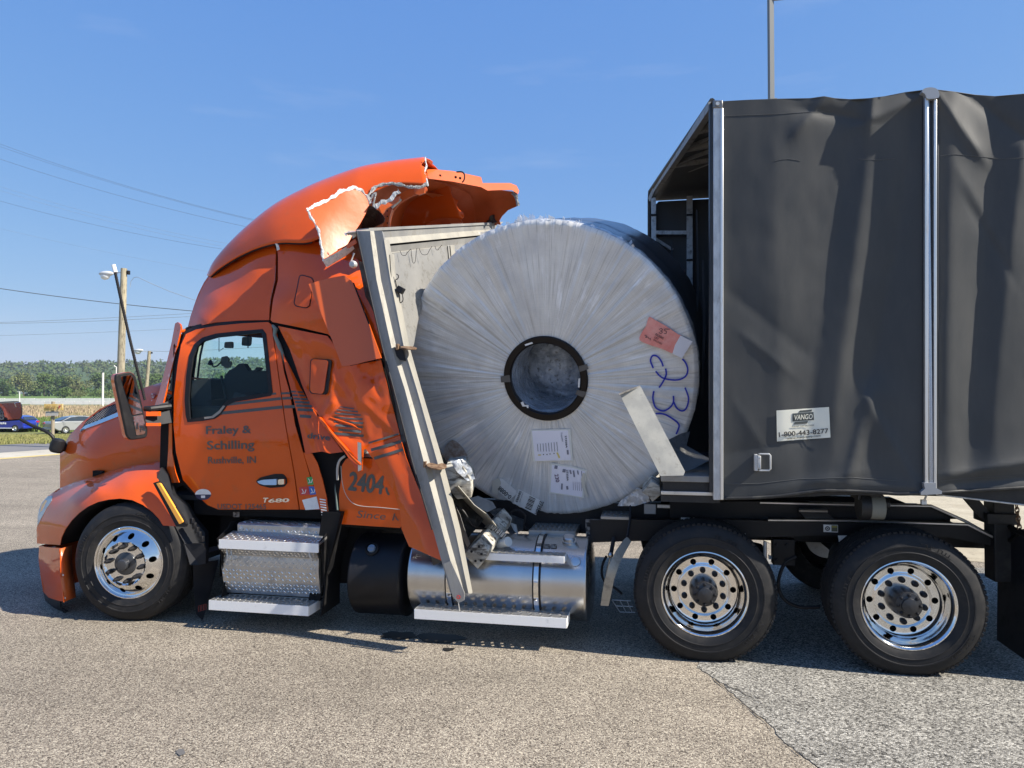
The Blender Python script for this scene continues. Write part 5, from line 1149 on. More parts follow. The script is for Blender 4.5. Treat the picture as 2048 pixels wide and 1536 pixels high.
# edge of the crumpled panel curling towards the viewer
ridge = [(637, 832), (650, 850), (668, 872), (690, 896), (706, 915), (722, 930)]
mb = MB(); mb.tube([P(x, y, SM(x, y)-.02) for x, y in crom(ridge, 4, False)], [.004]+[.014]*18+[.014, .006], 8) if len(crom(ridge, 4, False)) == 21 else mb.tube([P(x, y, SM(x, y)-.02) for x, y in ridge], .012, 8); part(mb, 'panel_fold', PAINT)
hk = [(660, 835), (680, 842), (705, 850), (722, 860)]
mb = MB(); mb.tube([P(x, y, SM(x, y)-.006) for x, y in hk], [.006, .012, .010, .003], 8); part(mb, 'panel_fold', PAINT)
lk = rpoly([(622, 722), (627, 718), (652, 720), (656, 724), (648, 782), (644, 788), (624, 786), (620, 780)], 4)
decal('locker_cover_seal', outset(lk, 1.6)[:0] or [(p[0]+(6 if p[0] > 640 else -1.6), p[1]+(1.5 if p[1] > 750 else -1.2)) for p in lk], SM, BLACK, TR, .030, thick=.04); decal('locker_cover', lk, SM, PAINT, TR, .038, thick=.02)
# stripes, globe emblem and lettering on the bent skins
for i, y in enumerate((783, 790, 797, 804, 811, 819, 832)):
    a = (582+(y-783)*.36, y); b = (606+(y-783)*.62, y+1.5); line_px('pinstripe', a, (min(b[0], 626 if i < 6 else 622), b[1]), 3.2+i*.45, SFO, GREYD, TR, .004)
for i, (y, w_) in enumerate(((815, 2.2), (821, 2.4), (828, 2.8), (836, 3.2), (844, 3.8), (852, 4.2), (861, 4.6))):
    t_ = (y-842)/31; hw = 29*math.sqrt(max(.05, 1-t_*t_)); cx = 697+(y-842)*.12
    line_px('emblem_bar', (cx-hw, y-1.5), (cx+hw, y+2.5), w_, SM, GREYD, TR, .006)
line_px('emblem_bar', (660, 866), (727, 872), 5, SM, GREYD, TR, .006)
text('lettering', 'drive', (614, 876), (660, 881), 11.5, onS(SFO, .006), GREYD, TR, bold=0.016)
# grey inner structure seen through the rip
skin('inner_reinforcement', [(630, 905), (672, 912), (680, 930), (672, 960), (668, 1045), (655, 1015), (645, 985), (636, 950)], [(630, 905, .28)], mat('grey_inner_panel', (.10, .11, .12), .5), TR, thick=.02)
skin('torn_pillar_edge', [(606, 905), (624, 907), (634, 925), (645, 960), (652, 990), (657, 1030), (642, 1022), (630, 980), (618, 940)], [(606, 905, .17), (634, 925, .13), (657, 1030, .12), (630, 980, .17)], PAINT, TR, thick=.01)
mb = MB()
for i in range(7): mb.add([P(x, y, .115) for x, y in ((639+i*.6, 997+i*5.2), (651+i*.6, 999+i*5.2), (651.4+i*.6, 1001.4+i*5.2), (639.4+i*.6, 999.4+i*5.2))], [(0, 1, 2, 3)])
part(mb, 'flag_sticker_stripe', WHITE, ang=0)
mb = MB(); mb.tube([P(x, y, .22) for x, y in ((670, 955), (672, 985), (675, 1020), (677, 1048))], .012, 8); part(mb, 'exposed_sealant', mat('grey_green_sealant', ()))
mb = MB(); mb.tube([P(x, y, .14) for x, y in crom([(690, 912), (680, 920), (675, 935), (675, 960)], 5, False)], .010, 8); part(mb, 'locker_door_seal', mat('seal_pale', (.45, .43, .38), .6))
# lower sleeper skirt with the unit number
lw_o = [(684, 930), (692, 918), (704, 913), (724, 916), (745, 918), (800, 918), (812, 960), (826, 1010), (800, 1056), (680, 1048), (678, 990), (682, 960)]
lw, SL = skin('luggage_door', lw_o, [(690, 920, .16), (800, 918, .12), (680, 1048, .17), (800, 1056, .14), (740, 980, .145)], PAINT, TR, thick=.01, sp=9)
mb = MB(); sm = crom([(682, 932), (684, 960), (690, 985), (703, 1004), (722, 1012), (760, 1015), (800, 1019)], 5, False); mb.tube([P(x, y, SL(x, y)+.001) for x, y in sm], .0035, 6); part(mb, 'door_seam', mat('seal_pale', ()))
skin('skirt_underside', [(680, 1047), (800, 1055), (806, 1062), (690, 1054)], [(680, 1047, .17), (800, 1055, .15), (806, 1062, .2)], DARK, TR, thick=.1)
TL = onS(SL, .003)
text('lettering', '2404', (695, 979), (766, 988), 36, TL, GREYD, TR, bold=0.024)
mb = MB(); stroke(mb, [(772, 975), (774, 983), (778, 990)], 4.4, TL); part(mb, 'lettering', GREYD, ang=0)
text('lettering', 'Since 1', (713, 1035), (787, 1041), 14.5, TL, GREYD, TR, bold=0.003, italic=.2)
mb = MB(); stroke(mb, [(791, 1032), (793, 1038), (797, 1041)], 2.0, TL); part(mb, 'lettering', GREYD, ang=0)
# crushed lamp and metal in the rip
mb = MB(); mb.sphere(P(731, 898, .20), .05, 14, (1, .6, .8)); part(mb, 'broken_lamp', LAMPL)
skin('bent_bracket', [(715, 884), (722, 886), (723, 940), (716, 943)], [(715, 884, .05)], ALU, TR, thick=.01)
skin('bent_bracket', [(720, 906), (748, 908), (748, 914), (720, 914)], [(715, 884, .17)], ALU, TR, thick=.02)
skin('gap_backing', [(715, 884), (760, 880), (760, 925), (715, 925)], [(715, 884, .26)], DARK, TR, thick=.02)
# side extender pushed forward and out, with rubber edge
ex_o = [(738, 908), (760, 897), (803, 884), (812, 915), (830, 960), (848, 1003), (870, 1060), (891, 1127), (884, 1122), (850, 1107), (818, 1093), (803, 1058), (800, 1020), (788, 985), (768, 950), (752, 925)]
ex_c = [(738, 908, .10), (803, 884, .04), (848, 1003, -.10), (891, 1127, -.26), (850, 1107, -.18), (803, 1058, -.02), (768, 950, .07), (830, 1040, -.10)]
def exfold(a, b): xr = 770+(b-900)*.42; return .04*min(1, max(0, (a-xr))/30)-.02
ex, SX = skin('side_extender', ex_o, ex_c, PAINT, TR, thick=.01, sp=8, extra=exfold)
for a, b, w_ in (((737, 886), (797, 868), 3.6), ((742, 900), (802, 883), 5.8), ((748, 917), (806, 899), 5.8)):
    line_px('pinstripe', a, b, w_, (lambda x, y: min(SX(x, y), SM(min(x, 800), min(y, 880)))), GREYD, TR, .006)
rb_o = [(716, 520), (724, 524), (742, 575), (768, 650), (792, 730), (806, 780), (818, 830), (842, 905), (862, 975), (880, 1040), (897, 1124), (893, 1129), (866, 1132), (886, 1124), (868, 1055), (846, 1000), (826, 950), (806, 885), (790, 820), (776, 760), (764, 715), (746, 650), (730, 590)]
rb_o = [(716, 520), (724, 524), (742, 575), (768, 650), (792, 730), (806, 780), (818, 830), (842, 905), (862, 975), (880, 1040), (898, 1120), (866, 1131), (891, 1127), (868, 1055), (846, 1000), (826, 950), (806, 885), (790, 820), (776, 760), (764, 715), (746, 650), (730, 590)]
skin('rubber_side_seal', [(716, 520), (724, 524), (742, 575), (768, 650), (792, 730), (806, 780), (822, 830), (850, 905), (868, 965), (884, 1040), (899, 1119), (866, 1131), (848, 1050), (826, 985), (806, 900), (790, 820), (776, 760), (764, 715), (746, 650), (730, 590)], [(716, 520, .16), (792, 730, .12), (842, 905, .02), (897, 1122, -.24), (764, 715, .16), (826, 970, .0), (866, 1131, -.16)], mat('gap_rubber', ()), TR, thick=.012)
# loose flat panel leaning over the side
pn_o = [(617, 568), (640, 561), (665, 555), (688, 551), (699, 558), (707, 568), (720, 600), (740, 655), (762, 716), (735, 722), (708, 729), (684, 733), (664, 680), (640, 622)]
pn, SPn = skin('bent_side_panel', pn_o, [(617, 568, .02), (688, 551, .08), (762, 716, .05), (684, 733, -.02)], mat('orange_paint_flat', (.58, .10, .012), .35, coat=.6, coat_r=.08, bump=(3, .2, .01)), TR, thick=.02)
mb = MB(); mb.tube([P(707, 566, .085), P(716, 590, .08), P(738, 648, .07)], .006, 6); part(mb, 'panel_lip', DARK)
# ---- mirrors, visor, antenna ------------------------------------------------------
vi_o = [(350, 647), (355, 644), (360, 648), (362, 655), (352, 700), (341, 745), (330, 790), (326, 806), (318, 812), (309, 812), (318, 785), (332, 730), (343, 685)]
skin('cab_wind_deflector', vi_o, [(350, 647, .40), (362, 655, .30), (309, 812, .28), (326, 806, .16), (335, 720, .34)], PAINT, TR, thick=.02, sp=6)
for p0, p1 in (((357, 663, .33), (371, 661, .40)), ((330, 783, .22), (345, 786, .26))):
    mb = MB(); mb.tube([P(*p0), P(*p1)], .016, 10); part(mb, 'deflector_bracket', PAINT)
skin('mirror_mount', [(293, 818), (343, 800), (345, 845), (300, 852), (290, 840)], [(293, 818, .05), (345, 820, .20)], BLACK, TR, thick=.08)
for y0, y1 in ((823, 832), (846, 852)):
    skin('mirror_mount_cover', [(292, y0), (317, y0), (317, y1), (292, y1)], [(293, 818, .02), (345, 820, .12)], PAINT, TR, thick=.03)
mb = MB(); mb.tube([P(288, 817, .02), P(300, 818, .04), P(342, 813, .2)], [.020, .028, .03], 10); part(mb, 'mirror_arm', BLACK)
def slab(name, near, off, m, bevel, par=TR, **k): mb = MB(); mb.prism(near, off); return mb.build(name, m, par, bevel=bevel, **k)
# main mirror: glass faces back and a little towards the viewer
mo = rpoly([(232, 748), (262, 743), (272, 751), (297, 862), (294, 876), (262, 881), (254, 873), (231, 762)], 5, 4)
MO, MN = P(262, 812, -.12), Vector((.95, -.31, 0)).normalized()
mbk = [PPL(x, y, MO, MN) for x, y in mo]
slab('mirror_housing', [v for v in mbk], Vector((-.10, .06, 0)), PAINT, .018, seg=4)
sh = [PPL(x-6, y+(1 if y < 800 else 1), MO+MN*-.06, MN) for x, y in mo]
fr = [PPL(x, y, MO+MN*.004, MN) for x, y in inset(mo, .5)]; slab('mirror_frame', fr, -MN*.03, BLACK, .008)
g1 = rpoly([(242, 753), (262, 750), (266, 756), (285, 826), (265, 830), (246, 770)], 3, 3); g2_ = rpoly([(266, 833), (286, 829), (292, 860), (289, 868), (273, 871)], 3, 3)
for g in (g1, g2_): slab('mirror_glass', [PPL(x, y, MO+MN*.010, MN) for x, y in g], -MN*.005, MIRROR, 0)
# hood mirror at the left edge of the picture
ho = rpoly([(-38, 806), (38, 802), (45, 808), (46, 832), (40, 841), (-30, 845), (-40, 838)], 4, 4); HO, HN = P(10, 822, 1.9), Vector((.95, -.31, 0)).normalized()
HO = P(10, 822, .62)
slab('mirror_housing', [PPL(x, y, HO, HN) for x, y in ho], Vector((-.12, .07, 0)), BLACK, .02, seg=3)
slab('mirror_glass', [PPL(x, y, HO+HN*.006, HN) for x, y in inset(ho, 3)], -HN*.005, MIRROR, 0)
bl = rpoly([(29, 806), (42, 804), (43, 815), (33, 815)], 2, 3); slab('spot_mirror_glass', [PPL(x, y, HO+HN*.012, HN) for x, y in bl], -HN*.004, MIRROR, .002)
mb = MB(); mb.tube([P(x, y, Y) for x, y, Y in crom([(40, 838, .64), (62, 850, .66), (90, 862, .68), (104, 872, .70), (112, 888, .72)], 5, False)], [.016]*21 if len(crom([(0, 0), (1, 1), (2, 2), (3, 3), (4, 4)], 5, False)) == 21 else .016, 10); part(mb, 'mirror_arm', BLACK)
mb = MB(); mb.lathe([(0, -.07), (.045, -.068), (.062, -.05), (.066, 0), (.060, .05), (.04, .066), (0, .068)], P(115, 891, .72), Vector((.25, .1, 1)), 20); mb.cyl(P(115, 893, .72), P(129, 893, .78), .05, 16); part(mb, 'mirror_mount', BLACK)
# antenna
mb = MB(); an = [P(228+(290-228)*q, 534+(800-534)*q+8*math.sin(q*3.1), .02+.1*q) for q in [k/16 for k in range(17)]]; mb.tube(an, .0115, 8); an_o = part(mb, 'antenna', BLACK)
mb = MB(); L_ = 170
for k in range(L_):
    q = k/L_; c = P(228+(290-228)*q, 534+(800-534)*q+8*math.sin(q*3.1), .02+.1*q); 
    if k % 3 == 0: mb.sphere(c, .0155, 6, (1, 1, .5))
part(mb, 'antenna_coil', BLACK, ang=0)
mb = MB(); mb.tube([P(227, 530, .02), P(231, 545, .02)], .017, 10); part(mb, 'antenna_tip', WHITE)
# ---- under the door, steps ----------------------------------------------------------
mb = MB(); a = P(415, 1020, .3); b = P(700, 1240, .42); mb.span((-3.75, .42, .30), (-2.25, 1.2, 1.0)); part(mb, 'chassis_cover', DARK)
mb = MB(); mb.span((-3.9, .26, .86), (-2.2, .32, .985)); part(mb, 'door_sill', DARK, bevel=.01)
pbox('sill_label', 466, 1023, 479, 1034, .25, .004, mat('plate_dim', ()))
XA, XB = P(438, 1140, .0).x, P(640, 1140, .0).x
def zy(py, Y, ref=540): return (Y, P(ref, py, Y).z)
def extr(name, pl, x0, x1, m, bevel=.006, th=None):
    return part(prof_extrude(pl, x0, x1), name, m, bevel=bevel, ang=30)
XU0, XU1 = P(476, 1050, .14).x, P(664, 1055, .14).x
z_top = zy(1046, .18)[1]; z_u = zy(1065, .13)[1]
extr('upper_tread', [(.30, z_top), (.15, z_top), (.13, z_top-.012), (.13, z_u), (.12, z_u-.006), (.30, z_u-.01)], XU0, XU1, STEP)
z_m = zy(1083, -.045)[1]; z_m0 = zy(1101, -.045)[1]
extr('middle_tread', [(.14, z_u+.004), (-.035, z_m), (-.045, z_m-.004), (-.045, z_m0), (-.03, z_m0), (-.03, z_m-.02), (.14, z_u-.02)], P(440, 1085, -.04).x, P(638, 1090, -.04).x, STEP)
mb = MB(); mb.span((P(438, 1085, -.05).x, -.052, z_m0), (P(637, 1090, -.05).x, -.046, z_m+.001)); part(mb, 'middle_tread_lip', STEPL, bevel=.001)
z_b = zy(1190, .12)[1]
fp = [(.0, z_m0+.02), (.0, z_m0), (.07, z_m0-.075), (.055, zy(1140, .06)[1]), (.075, zy(1165, .08)[1]), (.115, z_b), (.15, z_b), (.15, z_m0+.02)]
extr('step_face', fp, P(442, 1120, .05).x, P(636, 1130, .05).x, STEP)
for x in (437, 640):
    a_ = P(x, 1100, .0).x; part(MB().prism([(a_, -.03, z_m+.0), (a_, .13, z_u+.03), (a_, .16, z_top), (a_, .35, z_top), (a_, .35, z_b-.1), (a_, .0, z_b-.11), (a_, .08, z_b+.1), (a_, .02, z_m0-.02)], (.008, 0, 0)), 'step_end_plate', DARK)
# lozenges of the tread plate
def lozenges(name, o, u, v, nrm, nu, nv, pitch, m=STEP):
    mb = MB(); o, u, v, nrm = Vector(o), Vector(u).normalized(), Vector(v).normalized(), Vector(nrm).normalized()
    for i in range(nu):
        for j in range(nv):
            c = o + u*(i+.5)*pitch + v*(j+.5)*pitch; d = (u+v).normalized() if (i+j) % 2 else (u-v).normalized(); s_ = d.cross(nrm)
            a, b_ = d*pitch*.52, s_*pitch*.15
            mb.add([c-a, c-b_, c+a, c+b_, c+nrm*.0045], [(0, 1, 4), (1, 2, 4), (2, 3, 4), (3, 0, 4)])
    return part(mb, name, mat('tread_lozenge_bright', (.88, .88, .86), .24, .9), ang=0, kind='stuff')
px_ = .031
segs = fp[1:6]
x0_, x1_ = P(442, 1120, .05).x, P(636, 1130, .05).x; nu = int((x1_-x0_)/px_)
for (ya, za), (yb, zb) in zip(segs, segs[1:]):
    v = Vector((0, yb-ya, zb-za)); L = v.length; nrm = Vector((1, 0, 0)).cross(v).normalized()
    if nrm.y > 0: nrm = -nrm
    lozenges('tread_lozenges', (x0_, ya, za)+Vector((0, 0, 0)) if False else Vector((x0_, ya, za))+nrm*.0005, (1, 0, 0), v, nrm, nu, max(1, int(L/px_)), px_)
v = Vector((0, .13-(-.035), z_u-z_m)); lozenges('tread_lozenges', Vector((P(442, 1085, -.04).x, -.032, z_m+.0008)), (1, 0, 0), v, Vector((0, -v.z, v.y)) if v.y > 0 else (0, 0, 1), int((P(636, 1090, -.04).x-P(442, 1085, -.04).x)/px_), int(v.length/px_), px_)
lozenges('tread_lozenges', Vector((XU0+.01, .1292, z_u)), (1, 0, 0), (0, 0, 1), (0, -1, 0), int((XU1-XU0-.02)/px_), int((z_top-z_u-.01)/px_), px_)
lozenges('tread_lozenges', Vector((XU0+.01, .15, z_top+.0005)), (1, 0, 0), (0, 1, 0), (0, 0, 1), int((XU1-XU0-.02)/px_), 6, px_)
for x, y, Y in ((482, 1056, .125), (655, 1063, .125), (456, 1143, .09), (630, 1150, .09)):
    q = P(x, y, Y); mb = MB(); mb.lathe([(0, -.006), (.007, -.006), (.008, -.003), (.013, -.003), (.016, 0), (.016, .01)], q, (0, 1, 0), 14); part(mb, 'bolt', GALV)
for x in (459, 623):
    mb = MB(); mb.tube([P(x-5, 1098, -.02), P(x-4, 1110, -.03), P(x, 1119, -.02), P(x+2, 1121, .04)], .007, 6); mb.tube([P(x+3, 1098, -.02), P(x+4, 1110, -.03), P(x+5, 1121, .04)], .004, 6); part(mb, 'step_strap', GALV)
def grating(name, x0, x1, y0, y1, z, rows_, n, r, drop=.05, m=STEP):   # tread plate with real round holes and a folded lip
    L = x1-x0; W_ = y1-y0; hs_ = []
    for j in range(rows_):
        for i in range(n):
            cx = (i+.5+(.0 if j % 2 else .25))*L/(n+.4); cy = (j+.62)*W_/(rows_+.3)
            hs_.append([(cx+r*math.cos(2*math.pi*k/10), cy+r*math.sin(2*math.pi*k/10)) for k in range(10)])
    V, Fc = cdt([(0, 0), (L, 0), (L, W_), (0, W_)], .05, hs_)
    vs, fs = thicken([Vector((x0+a, y0+b, z)) for a, b in V], Fc, (0, 0, -.004)); o = mk(name, vs, fs, m, TR, ang=30)
    mb = MB()
    for h in hs_:
        c = sum((Vector((p[0], p[1], 0)) for p in h), Vector())/10+Vector((x0, y0, z)); mb.lathe([(r*1.25, .0004), (r*1.12, .0022), (r*1.0, .0024), (r*.98, -.004)], c, (0, 0, 1), 10)
    part(mb, name+'_collars', m, kind='stuff')
    mb = MB(); mb.span((x0, y0-.003, z-drop), (x1, y0, z+.002)); mb.span((x0, y1, z-drop), (x1, y1+.003, z+.002)); mb.span((x0-.003, y0, z-drop), (x0, y1, z)); mb.span((x1, y0, z-drop), (x1+.003, y1, z)); part(mb, name+'_lip', STEPL if m is STEP else m, bevel=.001)
    return o
yb0 = -.06; zb_ = P(520, 1207, yb0).z
grating('lower_step', P(418, 1213, yb0).x, P(617, 1213, yb0).x, yb0, .14, zb_, 4, 17, .0115, drop=P(520, 1207, yb0).z-P(520, 1226, yb0).z)
for x in (424, 612):
    mb = MB(); a_ = P(x, 1210, 0).x; mb.prism([(a_, .13, zb_-.03), (a_, .16, zb_-.03), (a_, .2, z_b), (a_, .13, z_b)], (.01, 0, 0)); part(mb, 'step_hanger', DARK)
mb = MB(); mb.prism([(P(640, 1100, .1).x, .1, zb_), (P(640, 1100, .1).x+.18, .1, .95), (P(640, 1100, .1).x+.02, .1, .95), (P(617, 1200, .1).x, .1, zb_)], (0, .25, 0)); part(mb, 'step_bracket', DARK)
# ---- tanks --------------------------------------------------------------------------
def tank(name, x0, x1, yc, zc, r, m, seam=True):
    mb = MB(); L = x1-x0
    mb.lathe([(0, -.035), (r*.5, -.03), (r*.85, -.018), (r*.95, -.006), (r-.004, .0), (r-.002, .004), (r, .006), (r, .018), (r-.003, .022), (r-.003, L-.022), (r, L-.018), (r, L-.006), (r-.004, L), (r*.95, L+.008), (r*.85, L+.02), (r*.5, L+.034), (0, L+.04)], (x0, yc, zc), (1, 0, 0), 72)
    return part(mb, name, m, ang=50)
tk0, tk1 = P(817, 1150, .10).x, P(1172, 1150, .10).x; tr_ = .325; tc_ = P(990, 1150, .35).z; ty_ = .39
tank('fuel_tank', tk0, tk1, ty_, tc_, tr_, TANK)
for px in (897, 1072):
    xx = P(px, 1150, .07).x; mb = MB(); mb.lathe([(tr_+.001, -.03), (tr_+.004, -.03), (tr_+.004, .03), (tr_+.001, .03)], (xx, ty_, tc_), (1, 0, 0), 64, closed=True); part(mb, 'strap_liner', BLACK)
    mb = MB(); mb.lathe([(tr_+.005, -.018), (tr_+.009, -.018), (tr_+.009, .018), (tr_+.005, .018)], (xx, ty_, tc_), (1, 0, 0), 64, closed=True); part(mb, 'tank_strap', CHROME)
    mb = MB(); mb.box((xx, ty_-tr_-.012, tc_+.02), (.03, .015, .04)); part(mb, 'strap_buckle', CHROME, bevel=.003)
def fcap(px, py, z_off, s_=1.):
    X = P(px, py, .3).x; a = -.35; c = Vector((X, ty_+tr_*math.sin(a), tc_+tr_*math.cos(a))); ax = Vector((0, math.sin(a), math.cos(a)))
    mb = MB(); mb.lathe([(.055*s_, -.01), (.055*s_, .012), (.045*s_, .014), (.045*s_, .04), (.038*s_, .046), (0, .046)], c, ax, 28); part(mb, 'fuel_cap', ALU)
fcap(1139, 1080, 0)
a_ = -.95; c = Vector((P(1150, 1110, .1).x, ty_+tr_*math.sin(a_), tc_+tr_*math.cos(a_)))
mb = MB(); mb.lathe([(.0, .005), (.03, .004), (.038, 0)], c, Vector((0, math.sin(a_), math.cos(a_))), 20); part(mb, 'tank_boss', ALU)
for x0, x1 in ((1086, 1099), (1101, 1112)):
    X0, X1 = P(x0, 1080, .2).x, P(x1, 1080, .2).x; mb = MB(); pts = []
    for a in (-.62, -.50): pts.append((ty_+(tr_+.003)*math.sin(a), tc_+(tr_+.003)*math.cos(a)))
    mb.add([(X0, *pts[0]), (X1, *pts[0]), (X1, *pts[1]), (X0, *pts[1])], [(0, 1, 2, 3)]); part(mb, 'tank_label', mat('plate_dim', ()), solid=.002)
tank('exhaust_fluid_tank', P(697, 1150, .1).x, P(798, 1150, .1).x, .40, P(750, 1148, .35).z, .33, mat('black_tank', (.006, .006, .008), .42, spec=.4, dirt=(8, (.018, .017, .016), .5, .9)))
q = P(744, 1098, .17); mb = MB(); mb.lathe([(.058, .03), (.056, -.01), (.046, -.016), (.045, .0), (.03, .0)], q, Vector((0, .8, -.55)), 28); part(mb, 'filler_neck', BLACK)
mb = MB(); mb.lathe([(.032, .0), (.032, -.018), (.028, -.024), (0, -.026)], q, Vector((0, .8, -.55)), 24); part(mb, 'blue_filler_cap', mat('cap_blue_grey', (.16, .22, .30), .45))
mb = MB(); mb.box(q+Vector((0, -.024, .014)), (.05, .008, .01)); part(mb, 'cap_grip', mat('cap_blue_grey', ()))
# tank steps
y0 = -.04; zt1 = P(980, 1228, y0).z
grating('tank_step', P(829, 1228, y0).x, P(1133, 1240, y0).x, y0, .15, zt1, 3, 15, .0165, drop=P(980, 1228, y0).z-P(980, 1247, y0).z)
y1 = .03; zt2 = P(1050, 1110, y1).z
grating('tank_top_step', P(955, 1110, y1).x, P(1128, 1112, y1).x, y1, .20, zt2, 3, 11, .0165, drop=.05)
for px in (860, 1095):
    X = P(px, 1200, .1).x; mb = MB(); mb.tube([(X, .05, zt1-.02), (X, .30, zt1-.03), (X, .5, .3)], .02, 8); part(mb, 'step_hanger', DARK)
# catwalk plate under the coil
z_c = P(1105, 1062, .45).z
grating('catwalk', P(1058, 1062, .45).x, P(1150, 1058, .45).x, .45, .9, z_c, 7, 9, .011, drop=.05, m=mat('catwalk_galvanised', (.33, .33, .32), .4, .9))
grating('catwalk', P(1202, 1040, .5).x, P(1258, 1038, .5).x, .5, 1.2, P(1230, 1034, .5).z, 9, 5, .011, drop=.02, m=mat('catwalk_galvanised', ()))
# bent quarter fender bracket hanging before the first drive wheel
br = [(1254, 1074), (1262, 1084), (1250, 1105), (1238, 1130), (1228, 1160), (1222, 1190), (1217, 1212), (1201, 1211), (1204, 1190), (1209, 1160), (1218, 1130), (1232, 1102), (1246, 1082)]
skin('bent_fender_bracket', br, [(1254, 1074, .30), (1217, 1212, .12), (1201, 1211, .10), (1230, 1140, .10)], mat('bracket_beige', (.40, .36, .29), .5, .3, dirt=(20, (.2, .18, .15), .5, .8)), TR, thick=.03, sp=7)
mb = MB(); mb.tube([P(1262, 1000, .5), P(1260, 1040, .42), P(1256, 1068, .34), P(1252, 1080, .30)], .010, 8); mb.tube([P(1228, 1075, .4), P(1221, 1112, .32)], .016, 8); part(mb, 'fender_rod', BLACK)
mb = MB(); mb.sphere(P(1221, 1110, .30), .022, 12); mb.tube([P(1221, 1112, .30), P(1212, 1150, .3), P(1210, 1168, .3)], .006, 6); part(mb, 'rod_end', ALU)
mb = MB(); mb.tube([P(x, y, .4) for x, y in crom([(1213, 1112), (1205, 1130), (1204, 1150), (1212, 1166), (1230, 1176), (1244, 1188)], 4, False)], .010, 8); part(mb, 'air_hose', BLACK)
# light spots falling through the grating, built as thin white bars
mb = MB()
for a, b in (((1224, 1200), (1262, 1202)), ((1240, 1224), (1270, 1225)), ((1224, 1200), (1240, 1224)), ((1240, 1201), (1252, 1224)), ((1232, 1212), (1266, 1213)), ((1254, 1202), (1264, 1224))): mb.bar(P(*a, .95), P(*b, .95), .012, .006)
tag(mb.build('light_spot_bars', GALV), 'small white bars built for the light spots under the truck by the first drive wheel', 'light spots')
# ================================================================== TRAILER
TL_ = thing('tarp_trailer', (3.0, 1.2, 0), 'black rolling tarp flatbed trailer with its open front showing steel bows', 'trailer')
def tpart(mb, name, m, **k): return mb.build(name, m, TL_, **k)
YT = -.08
# folds: (x1,y1,x2,y2, amplitude (+ = towards viewer), width left, width right, taper)
FOLDS = [(1740, 798, 1706, 930, .05, 34, 44, 1), (1738, 802, 1838, 975, .02, 40, 10, 1),
         (1650, 196, 1612, 240, .030, 18, 24, 1), (1742, 196, 1738, 232, .030, 14, 20, 1), (1700, 236, 1645, 226, -.025, 18, 12, 1), (1848, 190, 1750, 236, .022, 20, 14, 1),
         (1480, 600, 1590, 690, -.010, 34, 30, 1), (1512, 690, 1556, 726, .010, 14, 20, 1), (1470, 905, 1600, 880, -.010, 26, 30, 1), (1660, 965, 1800, 975, .018, 18, 20, 1), (1570, 975, 1690, 950, .012, 16, 20, 1), (1492, 840, 1530, 900, .008, 20, 20, 1),
         (1885, 205, 1945, 290, .028, 14, 26, 1), (1945, 195, 2030, 262, -.025, 30, 20, 1), (1940, 380, 1990, 470, .008, 16, 20, 1), (1950, 430, 2010, 530, -.010, 16, 20, 1),
         (1915, 948, 2060, 925, .035, 22, 14, 1), (1930, 965, 2060, 955, -.025, 18, 14, 1)]
def fold_y(a, b):
    v = 0
    for x1, y1, x2, y2, am, wl, wr, tp in FOLDS:
        dx, dy = x2-x1, y2-y1; L = math.hypot(dx, dy); q = ((a-x1)*dx+(b-y1)*dy)/L/L; s = ((a-x1)*dy-(b-y1)*dx)/L
        if dy < 0: s = -s
        if abs(dy) < abs(dx)*.6: s = (b-y1)-(a-x1)*dy/dx                   # near level fold: side = below
        e = 1.0
        if q < 0: e = math.exp(-(q*L/45)**2)
        elif q > 1: e = math.exp(-((q-1)*L/45)**2)
        wd = wr if s > 0 else wl; u = abs(s)/wd
        v -= am*e*(math.exp(-u*1.3) if u > .15 else math.exp(-.195)*(1.0+.2*(.15-u)))
    v += .006*noise.noise(Vector((a*.012, b*.004, 1)))+.0018*noise.noise(Vector((a*.03, b*.02, 5)))
    return v
KN = [  # crease lines: x at heights 200 / 500 / 790 / 990 and depth there (+ = away from the viewer)
 ((1446,)*4, (0, 0, 0, 0)), ((1552, 1553, 1562, 1575), (-.012, -.02, -.012, 0)), ((1718, 1668, 1622, 1605), (.022, .024, .018, .006)),
 ((1746, 1712, 1676, 1655), (-.008, -.012, -.004, 0)), ((1832, 1792, 1734, 1722), (.012, .040, .058, .02)), ((1850,)*4, (-.012, -.012, -.012, -.012)),
 ((1876,)*4, (-.012, -.012, -.012, -.012)), ((1906, 1899, 1893, 1900), (-.02, -.03, -.03, -.01)), ((2000, 1972, 1945, 1935), (.022, .03, .026, .01)), ((2058, 2022, 1990, 1985), (-.015, -.012, -.006, .0)),
 ((2120, 2100, 2080, 2080), (.02, .03, .02, .01)), ((2210,)*4, (0, 0, 0, 0))]
def knot(k, b):
    ys = (200, 500, 790, 990); b = min(max(b, 200), 990)
    for i in range(3):
        if b <= ys[i+1]:
            q = (b-ys[i])/(ys[i+1]-ys[i]); return k[0][i]+(k[0][i+1]-k[0][i])*q, k[1][i]+(k[1][i+1]-k[1][i])*q
def sheet_y(a, b):
    K = [knot(k, b) for k in KN]; v = 0
    for da in (-9, -5, -2, 0, 2, 5, 9):
        x = min(max(a+da, K[0][0]), K[-1][0])
        for (x0, y0), (x1, y1) in zip(K, K[1:]):
            if x <= x1: v += y0+(y1-y0)*(x-x0)/max(1, x1-x0); break
    return v/7
def tarp_y(a, b): return YT+fold_y(a, b)+sheet_y(a, b)
top1 = [(1446, 203), (1500, 200), (1560, 198), (1620, 197), (1648, 193), (1670, 197), (1700, 199), (1738, 197), (1770, 193), (1810, 185), (1850, 180)]
bot1 = [(1850, 988), (1800, 990), (1760, 987), (1700, 984), (1650, 983), (1610, 987), (1560, 994), (1500, 998), (1446, 999)]
